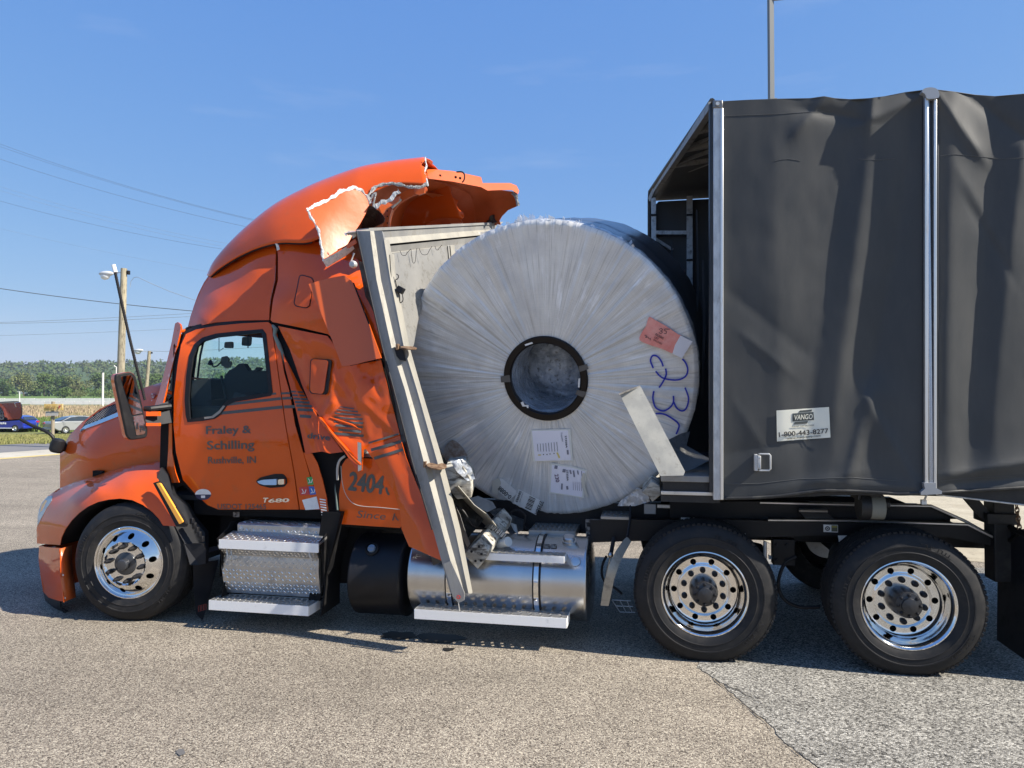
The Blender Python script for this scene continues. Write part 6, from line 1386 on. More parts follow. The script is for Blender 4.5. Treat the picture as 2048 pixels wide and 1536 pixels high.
o, _ = skin('side_tarp', top1+bot1, tarp_y, TARP, TL_, thick=.004, sp=6.5, ang=70)
top2 = [(1876, 180), (1910, 184), (1950, 190), (1990, 193), (2048, 188), (2110, 190), (2200, 192)]
bot2 = [(2200, 972), (2100, 973), (2048, 976), (2000, 979), (1950, 982), (1910, 984), (1876, 987)]
o, _ = skin('side_tarp', top2+bot2, tarp_y, TARP, TL_, thick=.004, sp=6.5, ang=70)
mb = MB(); mb.tube([P(x, y-2, tarp_y(x, y)-.004) for x, y in crom(bot1, 4, False)], .012, 8); tpart(mb, 'tarp_hem', HEM)
mb = MB(); mb.tube([P(x, y-1, tarp_y(x, y)-.004) for x, y in crom(bot2, 4, False)], .011, 8); tpart(mb, 'tarp_hem', HEM)
SEAM = mat('tarp_seam', (.075, .077, .077), .5)
for pts in ([(1452, 232), (1560, 228), (1660, 222)], [(1880, 312), (1905, 309), (1950, 312), (2000, 318), (2048, 316)], [(1716, 318), (1750, 320), (1790, 317)], [(1452, 968), (1520, 967), (1600, 958), (1700, 955), (1800, 962)], [(1882, 962), (1950, 956), (2048, 950)], [(1550, 322), (1575, 318), (1600, 322)]):
    q = crom(dens(pts, 18, False), 2, False); mb = MB(); mb.tube([P(x, y, tarp_y(x, y)-.0005) for x, y in q], .0022, 5); tpart(mb, 'tarp_seam', SEAM)
# posts in the tarp side: galvanised front post, bright track post further back
def vpost(name, xa, xb, y0, y1, Ya, dep, m, **k):
    q = [P(xa, y1, Ya), P(xb, y1, Ya), P(xb, y0, Ya), P(xa, y0, Ya)]; mb = MB(); mb.prism(q, (0, dep, 0)); return tpart(mb, name, m, **k)
vpost('front_post', 1427, 1446, 214, 1000, -.10, .06, GALV, bevel=.003)
vpost('post_edge_strip', 1441, 1447, 216, 1000, -.118, .02, RAILM, bevel=.004)
vpost('post_inner_channel', 1419, 1427, 208, 985, -.06, .08, mat('channel_dark', (.05, .052, .055), .4, .5), bevel=.002)
vpost('corner_cap', 1426, 1446, 200, 216, -.105, .07, mat('dusty_steel', ()), bevel=.006)
q = P(1435, 208, -.107); mb = MB(); mb.cyl(q, q-Vector((0, .012, 0)), .013, 8); tpart(mb, 'bolt', GALV)
vpost('track_post', 1846, 1878, 182, 985, -.10, .05, mat('channel_dark', ()), bevel=.003)
vpost('track_rail', 1850, 1857, 184, 985, -.125, .03, RAILM, bevel=.003); vpost('track_rail', 1868, 1874, 184, 985, -.125, .03, RAILM, bevel=.003)
mb = MB(); a_, b_ = P(1857, 985, -.108), P(1868, 985, -.108); top_ = P(1860, 184, -.108).z
mb.lathe([((b_.x-a_.x)/2, a_.z), ((b_.x-a_.x)/2, top_)], ((a_.x+b_.x)/2, -.105, 0), (0, 0, 1), 12); tpart(mb, 'track_tube', mat('tube_bluegrey', (.42, .46, .52), .25, .9))
skin('post_cap', crom([(1844, 184), (1847, 178), (1856, 175), (1866, 175), (1875, 179), (1879, 190), (1875, 196), (1855, 197), (1850, 188)], 3), [(1850, 180, -.14)], mat('cap_grey', (.34, .35, .36), .4, .3), TL_, thick=.10)
skin('post_foot', [(1848, 966), (1872, 966), (1872, 976), (1884, 982), (1884, 988), (1842, 990), (1842, 984), (1850, 978)], [(1850, 980, -.145)], mat('cap_grey', ()), TL_, thick=.07)
mb = MB(); mb.tube([P(1853, 990, -.12), P(1848, 1003, -.05)], .007, 6); mb.box(P(1847, 1004, -.05), (.03, .03, .03)); tpart(mb, 'tensioner_pin', GALV)
# roof tarp
tt = [(x, y, tarp_y(x, y)) for x, y in [(1424, 203)]+top1+[(1863, 178)]+top2]
A = [P(*q) for q in tt]+[P(2200, 192, YT)+Vector((10, 0, .02))]; rows = []
fx0 = P(1302, 385, 2.52)
for i, a in enumerate(A):
    e = Vector((a.x - (.42 if i < 1 else .42*max(0, 1-(a.x-A[0].x)/1.0)), 2.56, 3.99)); rows.append([a.lerp(e, k/10)+Vector((0, 0, .05*math.sin(math.pi*k/10)+.02*(k not in (0, 10)))) for k in range(11)])
mb = MB(); mb.add([p for r in rows for p in r], [(i*11+k, i*11+k+1, (i+1)*11+k+1, (i+1)*11+k) for i in range(len(rows)-1) for k in range(10)]); tpart(mb, 'roof_tarp', TARP, solid=.005)
mb = MB(); a = P(2200, 192, YT); mb.span((a.x-.01, YT-.01, 1.18), (a.x+10, YT+.0, a.z)); tpart(mb, 'side_tarp', TARP)
mb = MB(); mb.prism([(fx0.x, 2.56, 1.2), (13, 2.56, 1.2), (13, 2.56, 3.98), (fx0.x+.08, 2.56, 3.98), (fx0.x, 2.56, 3.9)], (0, .01, 0)); tpart(mb, 'side_tarp', TARP)
mb = MB(); mb.span((12.9, -.05, 1.2), (12.95, 2.55, 3.95)); tpart(mb, 'rear_tarp', TARP)
# bows seen through the open front
BOW = mat('bow_aluminium_dull', (.30, .29, .27), .5, .5, dirt=(16, (.10, .09, .08), .5, .8)); BOWT = mat('bow_light', (.48, .50, .50), .45, .6, dirt=(20, (.16, .15, .13), .5, .75))
nt_, ft_ = P(1424, 212, -.02), P(1303, 388, 2.50)
ftv = P(1312, 378, 2.42); mb = MB(); mb.bar(nt_, ftv, .05, .06); mb.bar(ftv, P(1302, 400, 2.52), .05, .06); tpart(mb, 'front_bow', BOW)
mb = MB(); mb.tube([P(1424, 202, -.02), P(1306, 374, 2.45), P(1300, 383, 2.54), P(1299, 400, 2.56), P(1299, 520, 2.56), P(1300, 700, 2.56)], .022, 8); tpart(mb, 'tarp_edge', HEM)
mb = MB(); mb.bar(P(1307, 392, 2.50), P(1308, 620, 2.50), .05, .07, (0, 1, 0)); tpart(mb, 'front_bow_post', BOWT)
mb = MB(); mb.bar(P(1379, 378, 2.50), P(1379, 680, 2.50), .06, .07, (0, 1, 0)); tpart(mb, 'second_bow_post', BOWT)
b1 = P(1381, 372, 2.48); b0 = Vector((nt_.x+.42, -.0, nt_.z)); mb = MB(); mb.bar(b0, Vector((b1.x+.02, 2.3, b1.z+.06)), .05, .06); mb.bar(Vector((b1.x+.02, 2.3, b1.z+.06)), b1, .05, .06); tpart(mb, 'second_bow', BOW)
fb = lambda q: nt_.lerp(ftv, q)
for q0, q1 in ((.22, .12), (.42, .34), (.62, .56), (.86, .84), (.98, .97)):
    a, c = fb(q0), b0.lerp(b1, q1); mb = MB(); mb.bar(a, c, .035, .06); tpart(mb, 'roof_strut', BOW)
for q0, q1 in ((.42, .16), (.62, .38), (.86, .60)):
    mb = MB(); mb.bar(fb(q0), b0.lerp(b1, q1), .02, .03); tpart(mb, 'roof_brace', BOW)
mb = MB(); mb.bar(P(1311, 466, 2.5), P(1377, 466, 2.5), .04, .05, (0, 1, 0)); tpart(mb, 'side_strut', BOWT)
mb = MB(); mb.bar(P(1311, 478, 2.5), P(1345, 500, 2.5), .03, .03, (0, 1, 0)); tpart(mb, 'side_strut', BOW)
# torn lining and straps hanging in the open front
for k, (x, y0, y1, w_) in enumerate(((1322, 500, 640, 4), (1341, 480, 560, 3), (1392, 420, 700, 3), (1404, 520, 800, 4))):
    o, _ = skin('hanging_strap', [(x, y0), (x+w_, y0), (x+w_+3, (y0+y1)/2), (x+w_-2, y1), (x-2, y1-6), (x+2, (y0+y1)/2)], [(x, y0, 2.3-.5*k), (x, y1, 2.2-.5*k)], mat('strap_dark', (.05, .052, .055), .7), TL_, thick=.01)
for y in (430, 520, 600):
    for X_ in (1308, 1379):
        q = P(X_, y, 2.46); mb = MB(); mb.box(q, (.06, .02, .02)); tpart(mb, 'post_bracket', BLACK)
# deck
dfx = P(1318, 960, .02).x
DK = mat('deck_black', (.016, .016, .017), .5, dirt=(8, (.07, .065, .055), .5, .85))
mb = MB(); mb.span((P(1440, 990, 0).x, .0, 1.21), (13, 2.5, 1.30)); tpart(mb, 'deck', DK)
def dbox(name, x0, y0, x1, y1, Y, dep, m, **k):
    a, b = P(x0, y1, Y), P(x1, y0, Y); mb = MB(); mb.span((a.x, Y, a.z), (b.x, Y+dep, b.z)); return tpart(mb, name, m, **k)
dbox('deck_edge_rail', 1322, 953, 1437, 963, -.02, 2.4, WALU, bevel=.004)
dbox('deck_front_frame', 1326, 964, 1437, 986, .0, 2.3, DK, bevel=.003)
dbox('deck_edge_trim', 1322, 985, 1440, 989, -.02, .04, ALU, bevel=.002)
dbox('deck_underside', 1322, 989, 1440, 1003, .0, 2.3, DK)
skin('side_rail', [(1440, 985), (1876, 972), (2200, 965), (2200, 1028), (2048, 1010), (1872, 989), (1700, 990), (1440, 1000)], [(1440, 985, -.03)], DK, TL_, thick=.05)
mb = MB(); mb.tube([P(1872, 989, -.035), P(2048, 1010, -.035), P(2200, 1029, -.035)], .006, 6); tpart(mb, 'rail_edge', GALV)
mb = MB(); mb.span((P(1981, 1000, .5).x, .45, .55), (P(2023, 1000, .5).x, .62, 1.25)); tpart(mb, 'landing_leg', DK, bevel=.01)
mb = MB(); mb.span((P(1972, 1000, .44).x, .42, P(1985, 1048, .44).z), (P(2036, 1000, .44).x, .66, P(1985, 1026, .44).z)); tpart(mb, 'landing_leg_collar', DK, bevel=.008)
mb = MB(); mb.bar(P(1936, 992, .5), P(1972, 1034, .5), .05, .07); mb.bar(P(1966, 1031, .5), P(1985, 1034, .5), .05, .06); tpart(mb, 'landing_leg_brace', DK)
for k in range(7):
    c = P(2033+k*1.1, 1012+k*8.5, .30); mb = MB(); r_ = .016; ax = (Vector((1, 0, 0)) if k % 2 else Vector((0, 1, 0)))
    mb.tube([c+ax*math.cos(a)*.012+Vector((0, 0, 1))*math.sin(a)*.024 for a in [2*math.pi*j/10 for j in range(11)]], .0045, 5, False); tpart(mb, 'chain_link', RUST)
mb = MB(); a, b = P(1737, 1013, .15), P(1766, 1014, .15); mb.cyl(a, b, .088, 24); tpart(mb, 'winch_drum', mat('strap_beige', (.20, .20, .17), .7, bump=(60, .3, .003)), bevel=.006)
mb = MB(); mb.cyl(P(1716, 1011, .16), P(1737, 1012, .16), .10, 20); mb.cyl(P(1766, 1008, .16), P(1778, 1008, .16), .04, 8); tpart(mb, 'winch_end', DK, bevel=.004)
mb = MB(); mb.span((P(1716, 990, .1).x, .1, P(1716, 1000, .1).z), (P(1762, 990, .1).x, .3, P(1716, 982, .1).z)); tpart(mb, 'winch_bracket', DK)
# pull handle on the tarp
for (x0, y0, x1, y1, d_, m, nm) in ((1509, 909, 1516, 942, .035, GALV, 'handle_plate'), (1516, 912, 1522, 938, .045, GALV, 'handle_plate')):
    Yh = min(tarp_y(1515, 925), tarp_y(1530, 925)); a, b = P(x0, y1, Yh-d_), P(x1, y0, Yh-d_); mb = MB(); mb.span((a.x, Yh-d_, a.z), (b.x, Yh+.02, b.z)); tpart(mb, nm, m, bevel=.003)
mb = MB(); mb.tube([P(x, y, Yh-d2) for x, y, d2 in ((1518, 908, .02), (1520, 908, .055), (1538, 908, .06), (1541, 911, .06), (1541, 938, .06), (1538, 941, .06), (1520, 941, .055), (1518, 941, .02))], .006, 8); tpart(mb, 'pull_handle', GALV)
for y in (916, 934): q = P(1519, y, Yh-.046); mb = MB(); mb.sphere(q, .006, 8); tpart(mb, 'rivet', GALV)
# maker's sticker
st = [(1553, 821), (1658, 814), (1661, 875), (1554, 883)]
stS = rbf([(x, y, tarp_y(x, y)) for x in (1556, 1590, 1625, 1656) for y in (820, 850, 876)]+[(1553, 821, min(tarp_y(1553, 821), -.1))])
SO = min(tarp_y(x, y) for x in range(1553, 1662, 4) for y in range(814, 884, 4))
stS = (lambda q: (lambda a, b: tarp_y(a, b)-.003))(0)
def sdecal(name, pl, m, lift): return decal(name, pl, stS, m, TL_, lift, sp=5)
sdecal('side_sticker', st, mat('cream_sticker', (.76, .74, .62), .5, dirt=(14, (.62, .58, .46), .55, .9)), .004)
def TS(a, b): return P(a, b, stS(a, b)-.0075)
sdecal('logo_bar', [(1600, 821), (1624, 819), (1623, 823), (1597, 825)], GREYD, .0065)
sdecal('logo_block', [(1585, 827), (1627, 824), (1628, 840), (1585, 843)], GREYD, .0065)
sdecal('logo_bar', [(1590, 844), (1616, 842), (1614, 847), (1587, 849)], GREYD, .0065)
text('logo_letters', 'VANGO', (1588, 840), (1625, 837.5), 9.8, lambda a, b: P(a, b, stS(a, b)-.009), mat('cream_sticker', ()), TL_, bold=.008, italic=.15)
text('sticker_lettering', 'ROLLING TARP SOLUTIONS', (1584, 854.5), (1628, 851.5), 2.6, TS, GREYD, TL_, bold=.008)
text('sticker_lettering', '1-800-443-8277', (1558, 874), (1657, 866), 9.5, TS, INKB, TL_, bold=.008)
text('sticker_lettering', 'www.merictarp.com', (1574, 879), (1641, 873), 4.2, TS, GREYD, TL_, bold=.008)

# ================================================================== HEADBOARD torn off the trailer, leaning on the cab
HB = thing('headboard', P(820, 900, .2), 'dirty aluminium trailer headboard torn off and leaning against the cab back', 'headboard')
tab = [(462, 714, 740, 748, 764, 772), (480, 718, 742, 751, 768, 776), (560, 735, 753, 762, 781, 790), (695, 766, 783, 793, 808, 817), (780, 789, 810, 818, 834, 841), (925, 826, 848, 860, 875, 884), (1060, 866, 884, 894, 910, 919), (1187, 901, 919, 929, 937, 943)]
def Yb(y): return -.03-.27*(y-470)/720
def colstrip(name, i, j, dYi, dYj, m, dep=.05, y0=462, y1=1187):
    tb = [t for t in tab if y0 <= t[0] <= y1]; mb = MB(); n = len(tb)
    L = [P(t[i+1], t[0], Yb(t[0])+dYi) for t in tb]; Rr_ = [P(t[j+1], t[0], Yb(t[0])+dYj) for t in tb]
    vs = L+Rr_+[v+Vector((0, dep, 0)) for v in L+Rr_]
    fs = [(k, k+1, n+k+1, n+k) for k in range(n-1)]+[(2*n+k, 2*n+k+1, 3*n+k+1, 3*n+k) for k in range(n-1)]+[(k, k+1, 2*n+k+1, 2*n+k) for k in range(n-1)]+[(n+k, n+k+1, 3*n+k+1, 3*n+k) for k in range(n-1)]+[(0, n, 3*n, 2*n), (n-1, 2*n-1, 4*n-1, 3*n-1)]
    return mk(name, vs, fs, m, HB, ang=30)
colstrip('post_web', 0, 1, .02, .0, WALU, .06); colstrip('post_lip', 1, 2, -.001, .035, WALU_L, .02); colstrip('post_channel', 2, 3, .036, .03, WALU, .03); colstrip('post_flange', 3, 4, .028, .075, WALU_L, .03, y0=480)
mb = MB(); mb.tube([P(t[1]-1.5, t[0], Yb(t[0])+.0) for t in tab[:-1]], .006, 6); mk_ = mb.build('post_bead', BLACK, HB)
skin('post_gusset', [(752, 505), (770, 512), (776, 522), (757, 512)], [(752, 505, .02)], BLACK, HB, thick=.02)
def Yh(x): return .0+2.35*((x-716)/290.)**1.15 if x > 716 else .0
def hstrip(name, l0, l1, r0, r1, m, dy0=0, dy1=0, dep=.05, n=14):
    mb = MB(); up_ = []; lo_ = []
    for k in range(n+1):
        q = k/n; xu, yu = l0[0]+(r0[0]-l0[0])*q, l0[1]+(r0[1]-l0[1])*q; xl, yl = l1[0]+(r1[0]-l1[0])*q, l1[1]+(r1[1]-l1[1])*q
        up_.append(P(xu, yu, Yh(xu)+dy0)); lo_.append(P(xl, yl, Yh(xl)+dy1))
    N = n+1; of = Vector((-dep, .02, 0)); vs = up_+lo_+[v+of for v in up_+lo_]
    fs = [(k, k+1, N+k+1, N+k) for k in range(n)]+[(2*N+k, 2*N+k+1, 3*N+k+1, 3*N+k) for k in range(n)]+[(k, k+1, 2*N+k+1, 2*N+k) for k in range(n)]+[(N+k, N+k+1, 3*N+k+1, 3*N+k) for k in range(n)]+[(0, N, 3*N, 2*N), (N-1, 2*N-1, 4*N-1, 3*N-1)]
    return mk(name, vs, fs, m, HB, ang=30)
hstrip('header_flange', (738, 456), (738, 462), (1007, 443.5), (1002, 448), WALU, 0, .0, .12)
hstrip('header_corner', (712, 464), (718, 468), (745, 456), (748, 462), WALU, 0, .0, .1)
hstrip('header_web', (742, 461), (748, 477), (996, 447), (990, 458), WALU, .02, .03, .03)
hstrip('header_lip', (748, 477), (755, 490), (990, 458), (984, 468), WALU_L, .02, -.03, .04)
hstrip('header_shadow_gap', (755, 489), (760, 495), (984, 467), (978, 473), DARK, .06, .06, .02)  # black strip put in for the shade between header and lower rail
hstrip('lower_rail', (760, 494), (765, 507), (975, 472), (962, 484), WALU, .0, .02, .04)
hstrip('lower_rail_lip', (765, 507), (767, 511), (962, 484), (960, 487), WALU_L, .0, -.02, .03)
sheetS = lambda a, b: max(.02, (a-tabx(b))*.0088+.06)
def tabx(y):
    for t0, t1 in zip(tab, tab[1:]):
        if y <= t1[0]: q = max(0, (y-t0[0])/(t1[0]-t0[0])); return t0[5]+(t1[5]-t0[5])*q
    return tab[-1][5]
skin('face_sheet', [(768, 508), (943, 486), (924, 504), (894, 534), (869, 564), (846, 604), (834, 644), (826, 690), (819, 700), (790, 560)], sheetS, SHEET, HB, thick=.02, sp=14, ang=50)
for x, y0, y1, w_ in ((783, 508, 570, 6), (904, 490, 530, 7)):
    skin('sheet_rib', [(x-w_/2, y0), (x+w_/2, y0), (x+w_/2+4, y1), (x-w_/2+4, y1)], lambda a, b: sheetS(a, b)-.04, WALU_L, HB, thick=.03)
    skin('sheet_rib', [(x-w_/2-5, y0), (x-w_/2, y0), (x-w_/2+4, y1), (x-w_/2-1, y1)], lambda a, b: sheetS(a, b)-.02, WALU, HB, thick=.02)
mb = MB()
for x, w1, h1, w2 in ((800, 14, 6, 22), (822, 10, 22, 12), (838, 20, 9, 26), (870, 8, 4, 14)):
    y0_ = 505-(x-793)*.125; mb.tube([P(x+dx, y, sheetS(x, 510)-.05) for dx, y in crom([(0, y0_-3), (w1*.3, y0_+h1), (w1*.8, y0_+h1*1.05), (w1, y0_+h1*.3), (w2, y0_-4-w2*.12)], 4, False)], .0022, 5)
mb.build('dangling_wire', BLACK, HB)
mb = MB(); mb.tube([P(x, y, sheetS(790, 560)-.06) for x, y in crom([(793, 548), (797, 552), (795, 558), (791, 560), (794, 575), (799, 590), (800, 605), (806, 600), (804, 585)], 4, False)], .004, 5); mb.build('dangling_wire', BLACK, HB)
mb = MB(); mb.box(P(801, 580, .0), (.055, .05, .05), Matrix.Rotation(.5, 3, 'Y')); mb.build('junction_box', BLACK, HB, bevel=.005)
# rusty lugs on the post
for (cx, cy, rx, Y) in ((817, 696, .062, -.12), (873, 932, .075, -.20)):
    q = P(cx, cy, Y); mb = MB(); mb.lathe([(0, -.006), (rx, -.006), (rx, .006), (0, .006)], q, Vector((.12, -.18, 1)), 24); mb.box(q+Vector((-.09, .01, .01)), (.02, .04, .045)); mb.build('rusty_lug', RUST, HB, bevel=.002)
skin('post_shadow_patch', [(789, 696), (800, 692), (806, 700), (812, 722), (800, 720), (793, 712)], [(789, 696, -.105)], BLACK, HB, thick=.005)  # black patch laid on the post as a painted shadow
skin('post_foot_plate', [(887, 1128), (901, 1122), (917, 1158), (929, 1187), (928, 1201), (917, 1206), (905, 1193), (897, 1161)], [(887, 1128, -.30), (917, 1206, -.32), (917, 1158, -.31)], WALU, HB, thick=.012)
q = P(917, 1194, -.327); mb = MB(); mb.lathe([(.008, 0), (.014, 0), (.014, -.004), (.008, -.004)], q, (0, 1, 0), 14, closed=True); mb.build('red_bolt_ring', RED, HB)
mb = MB(); mb.tube([P(917, 1206, -.3), P(919, 1222, -.28)], .004, 5); mb.build('dangling_wire', GALV, HB)

# ================================================================== COIL
CC = P(1091, 757, .50); AX = Vector((math.sin(R(6))*math.cos(R(14)), math.cos(R(6))*math.cos(R(14)), math.sin(R(14))))
E1 = AX.cross(Vector((0, 0, 1))).normalized(); E2 = E1.cross(AX).normalized(); RC = 1.222; RH = .285; WC = 1.62
CF0 = CC - E1*.012 + E2*.04                           # the outer layers are wound a little off centre
CO = thing('wrapped_coil', CC + AX*.8 - Vector((0, 0, 1.2)), 'huge roll in clear stretch film with a black core ring lying between cab and trailer', 'roll')
def film_mat():
    m = bpy.data.materials.new('stretch_film_face'); m.use_nodes = True; n = m.node_tree; b = n.nodes['Principled BSDF']
    uv = n.nodes.new('ShaderNodeUVMap'); uv.uv_map = 'polar'
    def mapn(sx, sy): 
        q = n.nodes.new('ShaderNodeMapping'); q.inputs['Scale'].default_value = (sx, sy, 1); n.links.new(uv.outputs[0], q.inputs['Vector']); return q.outputs[0]
    def nz(sx, sy, det=3, rg=.5):
        t = n.nodes.new('ShaderNodeTexNoise'); t.inputs['Scale'].default_value = 1; t.inputs['Detail'].default_value = det; t.inputs['Roughness'].default_value = rg
        n.links.new(mapn(sx, sy), t.inputs['Vector']); return t.outputs['Fac']
    def mr(f, a, c, t0=0, t1=1):
        q = n.nodes.new('ShaderNodeMapRange'); q.inputs['From Min'].default_value = a; q.inputs['From Max'].default_value = c; q.inputs['To Min'].default_value = t0; q.inputs['To Max'].default_value = t1; n.links.new(f, q.inputs['Value']); return q.outputs['Result']
    def mix(f, A, B):
        q = n.nodes.new('ShaderNodeMix'); q.data_type = 'RGBA'
        if hasattr(f, 'links') or not isinstance(f, (int, float)): n.links.new(f, q.inputs['Factor'])
        for s_, v in (('A', A), ('B', B)):
            if isinstance(v, tuple): q.inputs[s_].default_value = (*v, 1)
            else: n.links.new(v, q.inputs[s_])
        return q.outputs['Result']
    def mul(a, c):
        q = n.nodes.new('ShaderNodeMath'); q.operation = 'MULTIPLY'; n.links.new(a, q.inputs[0])
        if isinstance(c, float): q.inputs[1].default_value = c
        else: n.links.new(c, q.inputs[1])
        return q.outputs[0]
    # layers of the roll show as fine rings, the film as radial streaks
    rings = nz(.0, 260, 2); streak = nz(430, 1.8, 4, .65); streak2 = nz(60, 2.2, 6, .62); big = nz(9, 1.6, 5, .6)
    tcn = n.nodes.new('ShaderNodeTexCoord'); pt = n.nodes.new('ShaderNodeTexNoise'); pt.inputs['Scale'].default_value = 3.2; pt.inputs['Detail'].default_value = 6; n.links.new(tcn.outputs['Object'], pt.inputs['Vector'])
    base = mix(mr(rings, .35, .65), (.56, .55, .525), (.71, .70, .67))
    base = mix(mul(mr(big, .42, .62), .7), base, (.80, .79, .75))
    base = mix(mul(mr(streak, .55, .74), mr(pt.outputs['Fac'], .35, .62)), base, (.95, .96, .97))
    base = mix(mul(mr(streak2, .58, .68), .7), base, (.97, .98, .99))
    base = mix(mul(mr(pt.outputs['Fac'], .50, .34), .55), base, (.48, .49, .50))
    base = mix(mul(mr(streak, .47, .32), .6), base, (.28, .28, .27))
    n.links.new(base, b.inputs['Base Color']); b.inputs['Roughness'].default_value = .28; b.inputs['Coat Weight'].default_value = 1.; b.inputs['Coat Roughness'].default_value = .05; b.inputs['Coat IOR'].default_value = 1.7
    b.inputs['Sheen Weight'].default_value = .3
    bn = n.nodes.new('ShaderNodeBump'); bn.inputs['Strength'].default_value = .55; bn.inputs['Distance'].default_value = .004; n.links.new(streak, bn.inputs['Height'])
    b2 = n.nodes.new('ShaderNodeBump'); b2.inputs['Strength'].default_value = .5; b2.inputs['Distance'].default_value = .008; n.links.new(streak2, b2.inputs['Height']); n.links.new(bn.outputs[0], b2.inputs['Normal'])
    p2 = n.nodes.new('ShaderNodeTexNoise'); p2.inputs['Scale'].default_value = 38; p2.inputs['Detail'].default_value = 5; n.links.new(tcn.outputs['Object'], p2.inputs['Vector'])
    b3 = n.nodes.new('ShaderNodeBump'); b3.inputs['Strength'].default_value = .4; b3.inputs['Distance'].default_value = .004; n.links.new(mul(p2.outputs['Fac'], mr(pt.outputs['Fac'], .5, .66)), b3.inputs['Height']); n.links.new(b2.outputs[0], b3.inputs['Normal'])
    n.links.new(b3.outputs[0], b.inputs['Normal']); n.links.new(b3.outputs[0], b.inputs['Coat Normal'])
    return m
FILM = film_mat()
NT, NR = 720, 46; vs = []; uvs = []
def face_h(th, r):
    k = (r-RH)/(RC-RH)
    h = .008*noise.noise(Vector((math.cos(th)*14, math.sin(th)*14, r*.7)))*(.4+k) + .0045*noise.noise(Vector((math.cos(th)*34, math.sin(th)*34, r*.6))) + .003*noise.noise(Vector((math.cos(th)*70, math.sin(th)*70, r*.9)))
    h += .012*noise.noise(Vector((math.cos(th)*1.6, math.sin(th)*1.6, r*1.4)))*k
    h += .02*math.exp(-((th-1.68)/.10)**2)*(1-abs(2*k-.9))*(1 if 0 < k < .95 else 0)*.9           # big fold above the core
    h += .010*math.exp(-((th-1.95)/.05)**2)*k*(1-k)*4 + .010*math.exp(-((th-2.28)/.04)**2)*k*(1-k)*4
    if k > .965: h -= .018*((k-.965)/.035)**2
    if .62 < k: h += .006*noise.noise(Vector((math.cos(th)*40, math.sin(th)*40, r*30)))*min(1, (k-.62)*4)*max(0, math.sin(th*1.0-.9))
    return h
for j in range(NR+1):
    k = j/NR; r = RH+.03+(RC-RH-.03)*k; c = CC.lerp(CF0, k)
    for i in range(NT):
        th = 2*math.pi*i/NT; rr_ = r*(1+(.004*noise.noise(Vector((math.cos(th)*9, math.sin(th)*9, 2)))+.003*noise.noise(Vector((math.cos(th)*30, math.sin(th)*30, 5))))*k)
        vs.append(c + (E1*math.cos(th)+E2*math.sin(th))*rr_ - AX*face_h(th, r))
fs = [(j*NT+i, j*NT+(i+1) % NT, (j+1)*NT+(i+1) % NT, (j+1)*NT+i) for j in range(NR) for i in range(NT)]
fo = mk('film_face', vs, fs, FILM, CO, ang=60, recalc=False)
uvl = fo.data.uv_layers.new(name='polar'); li = 0; co = np.zeros(len(fs)*8, dtype=np.float32)
for f_i, f in enumerate(fs):
    j, i = divmod(f_i, NT)
    for q, (a, b) in enumerate(((i, j), (i+1, j), (i+1, j+1), (i, j+1))): co[f_i*8+q*2] = a/NT; co[f_i*8+q*2+1] = RH+(RC-RH)*b/NR
uvl.data.foreach_set('uv', co)
# outer wall of the roll
RUBR = mat('dark_belting_under_film', (.022, .028, .040), .38, coat=.6, coat_r=.18, var=(2.5, (.05, .058, .075), .4, .7), bump=(26, .5, .008), dirt=(40, (.12, .13, .15), .55, .75))
FRIM = mat('bunched_film', (.34, .36, .38), .3, coat=.8, coat_r=.1, var=(22, (.60, .62, .64), .48, .6), bump=(60, .5, .006), bump2=(18, .5, .015))
def lat_roll(name, prof, m, nn=220, seed=0, rag=0):
    r2 = random.Random(seed); vs = []; n = len(prof)
    for jj, (r, a) in enumerate(prof):
        for i in range(nn):
            th = 2*math.pi*i/nn; w2 = .010*noise.noise(Vector((math.cos(th)*7, math.sin(th)*7, a*3)))+.006*noise.noise(Vector((math.cos(th)*22, math.sin(th)*22, a*9)))
            aa = a + (rag*r2.uniform(-1, 1)+rag*2*noise.noise(Vector((math.cos(th)*5, math.sin(th)*5, 3))) if jj == n-1 else 0)
            vs.append(CF0+(E1*math.cos(th)+E2*math.sin(th))*(r+w2)+AX*aa)
    return mk(name, vs, [(j*nn+i, j*nn+(i+1) % nn, (j+1)*nn+(i+1) % nn, (j+1)*nn+i) for j in range(n-1) for i in range(nn)], m, CO, ang=60)
lat_roll('roll_wall', [(RC-.008, .04), (RC, .06), (RC+.0, .3), (RC+.004, .55), (RC-.004, .60), (RC+.004, .64), (RC, .9), (RC+.003, WC-.1), (RC-.01, WC), (RC-.08, WC+.03), (.3, WC+.03)], RUBR)
lat_roll('film_rim', [(RC-.05, .012), (RC-.02, .018), (RC+.004, .045), (RC+.008, .10), (RC+.006, .13)], FRIM, 360, 3, .02)
mb = MB(); r2 = random.Random(9)
for k in range(55):                                   # wisps of film standing off the top
    th = r2.gauss(1.62, .33) if k % 5 else r2.uniform(.9, 2.6); p = CF0+(E1*math.cos(th)+E2*math.sin(th))*(RC+.004)+AX*r2.uniform(0, .12)
    rad = (E1*math.cos(th)+E2*math.sin(th)); tan_ = (-E1*math.sin(th)+E2*math.cos(th)); h = r2.uniform(.008, .035)*(1.8 if abs(th-1.6) < .1 else 1)
    w2 = r2.uniform(.004, .02); mb.add([p-tan_*w2, p+tan_*w2+AX*.01, p+tan_*w2*.3+rad*h+AX*r2.uniform(-.01, .02), p-tan_*w2*1.1+rad*h*.6], [(0, 1, 2), (0, 2, 3)])
mb.build('film_wisps', mat('clear_film', (.85, .87, .9), .15, alpha=.55, coat=1.), CO, ang=0, kind='stuff')
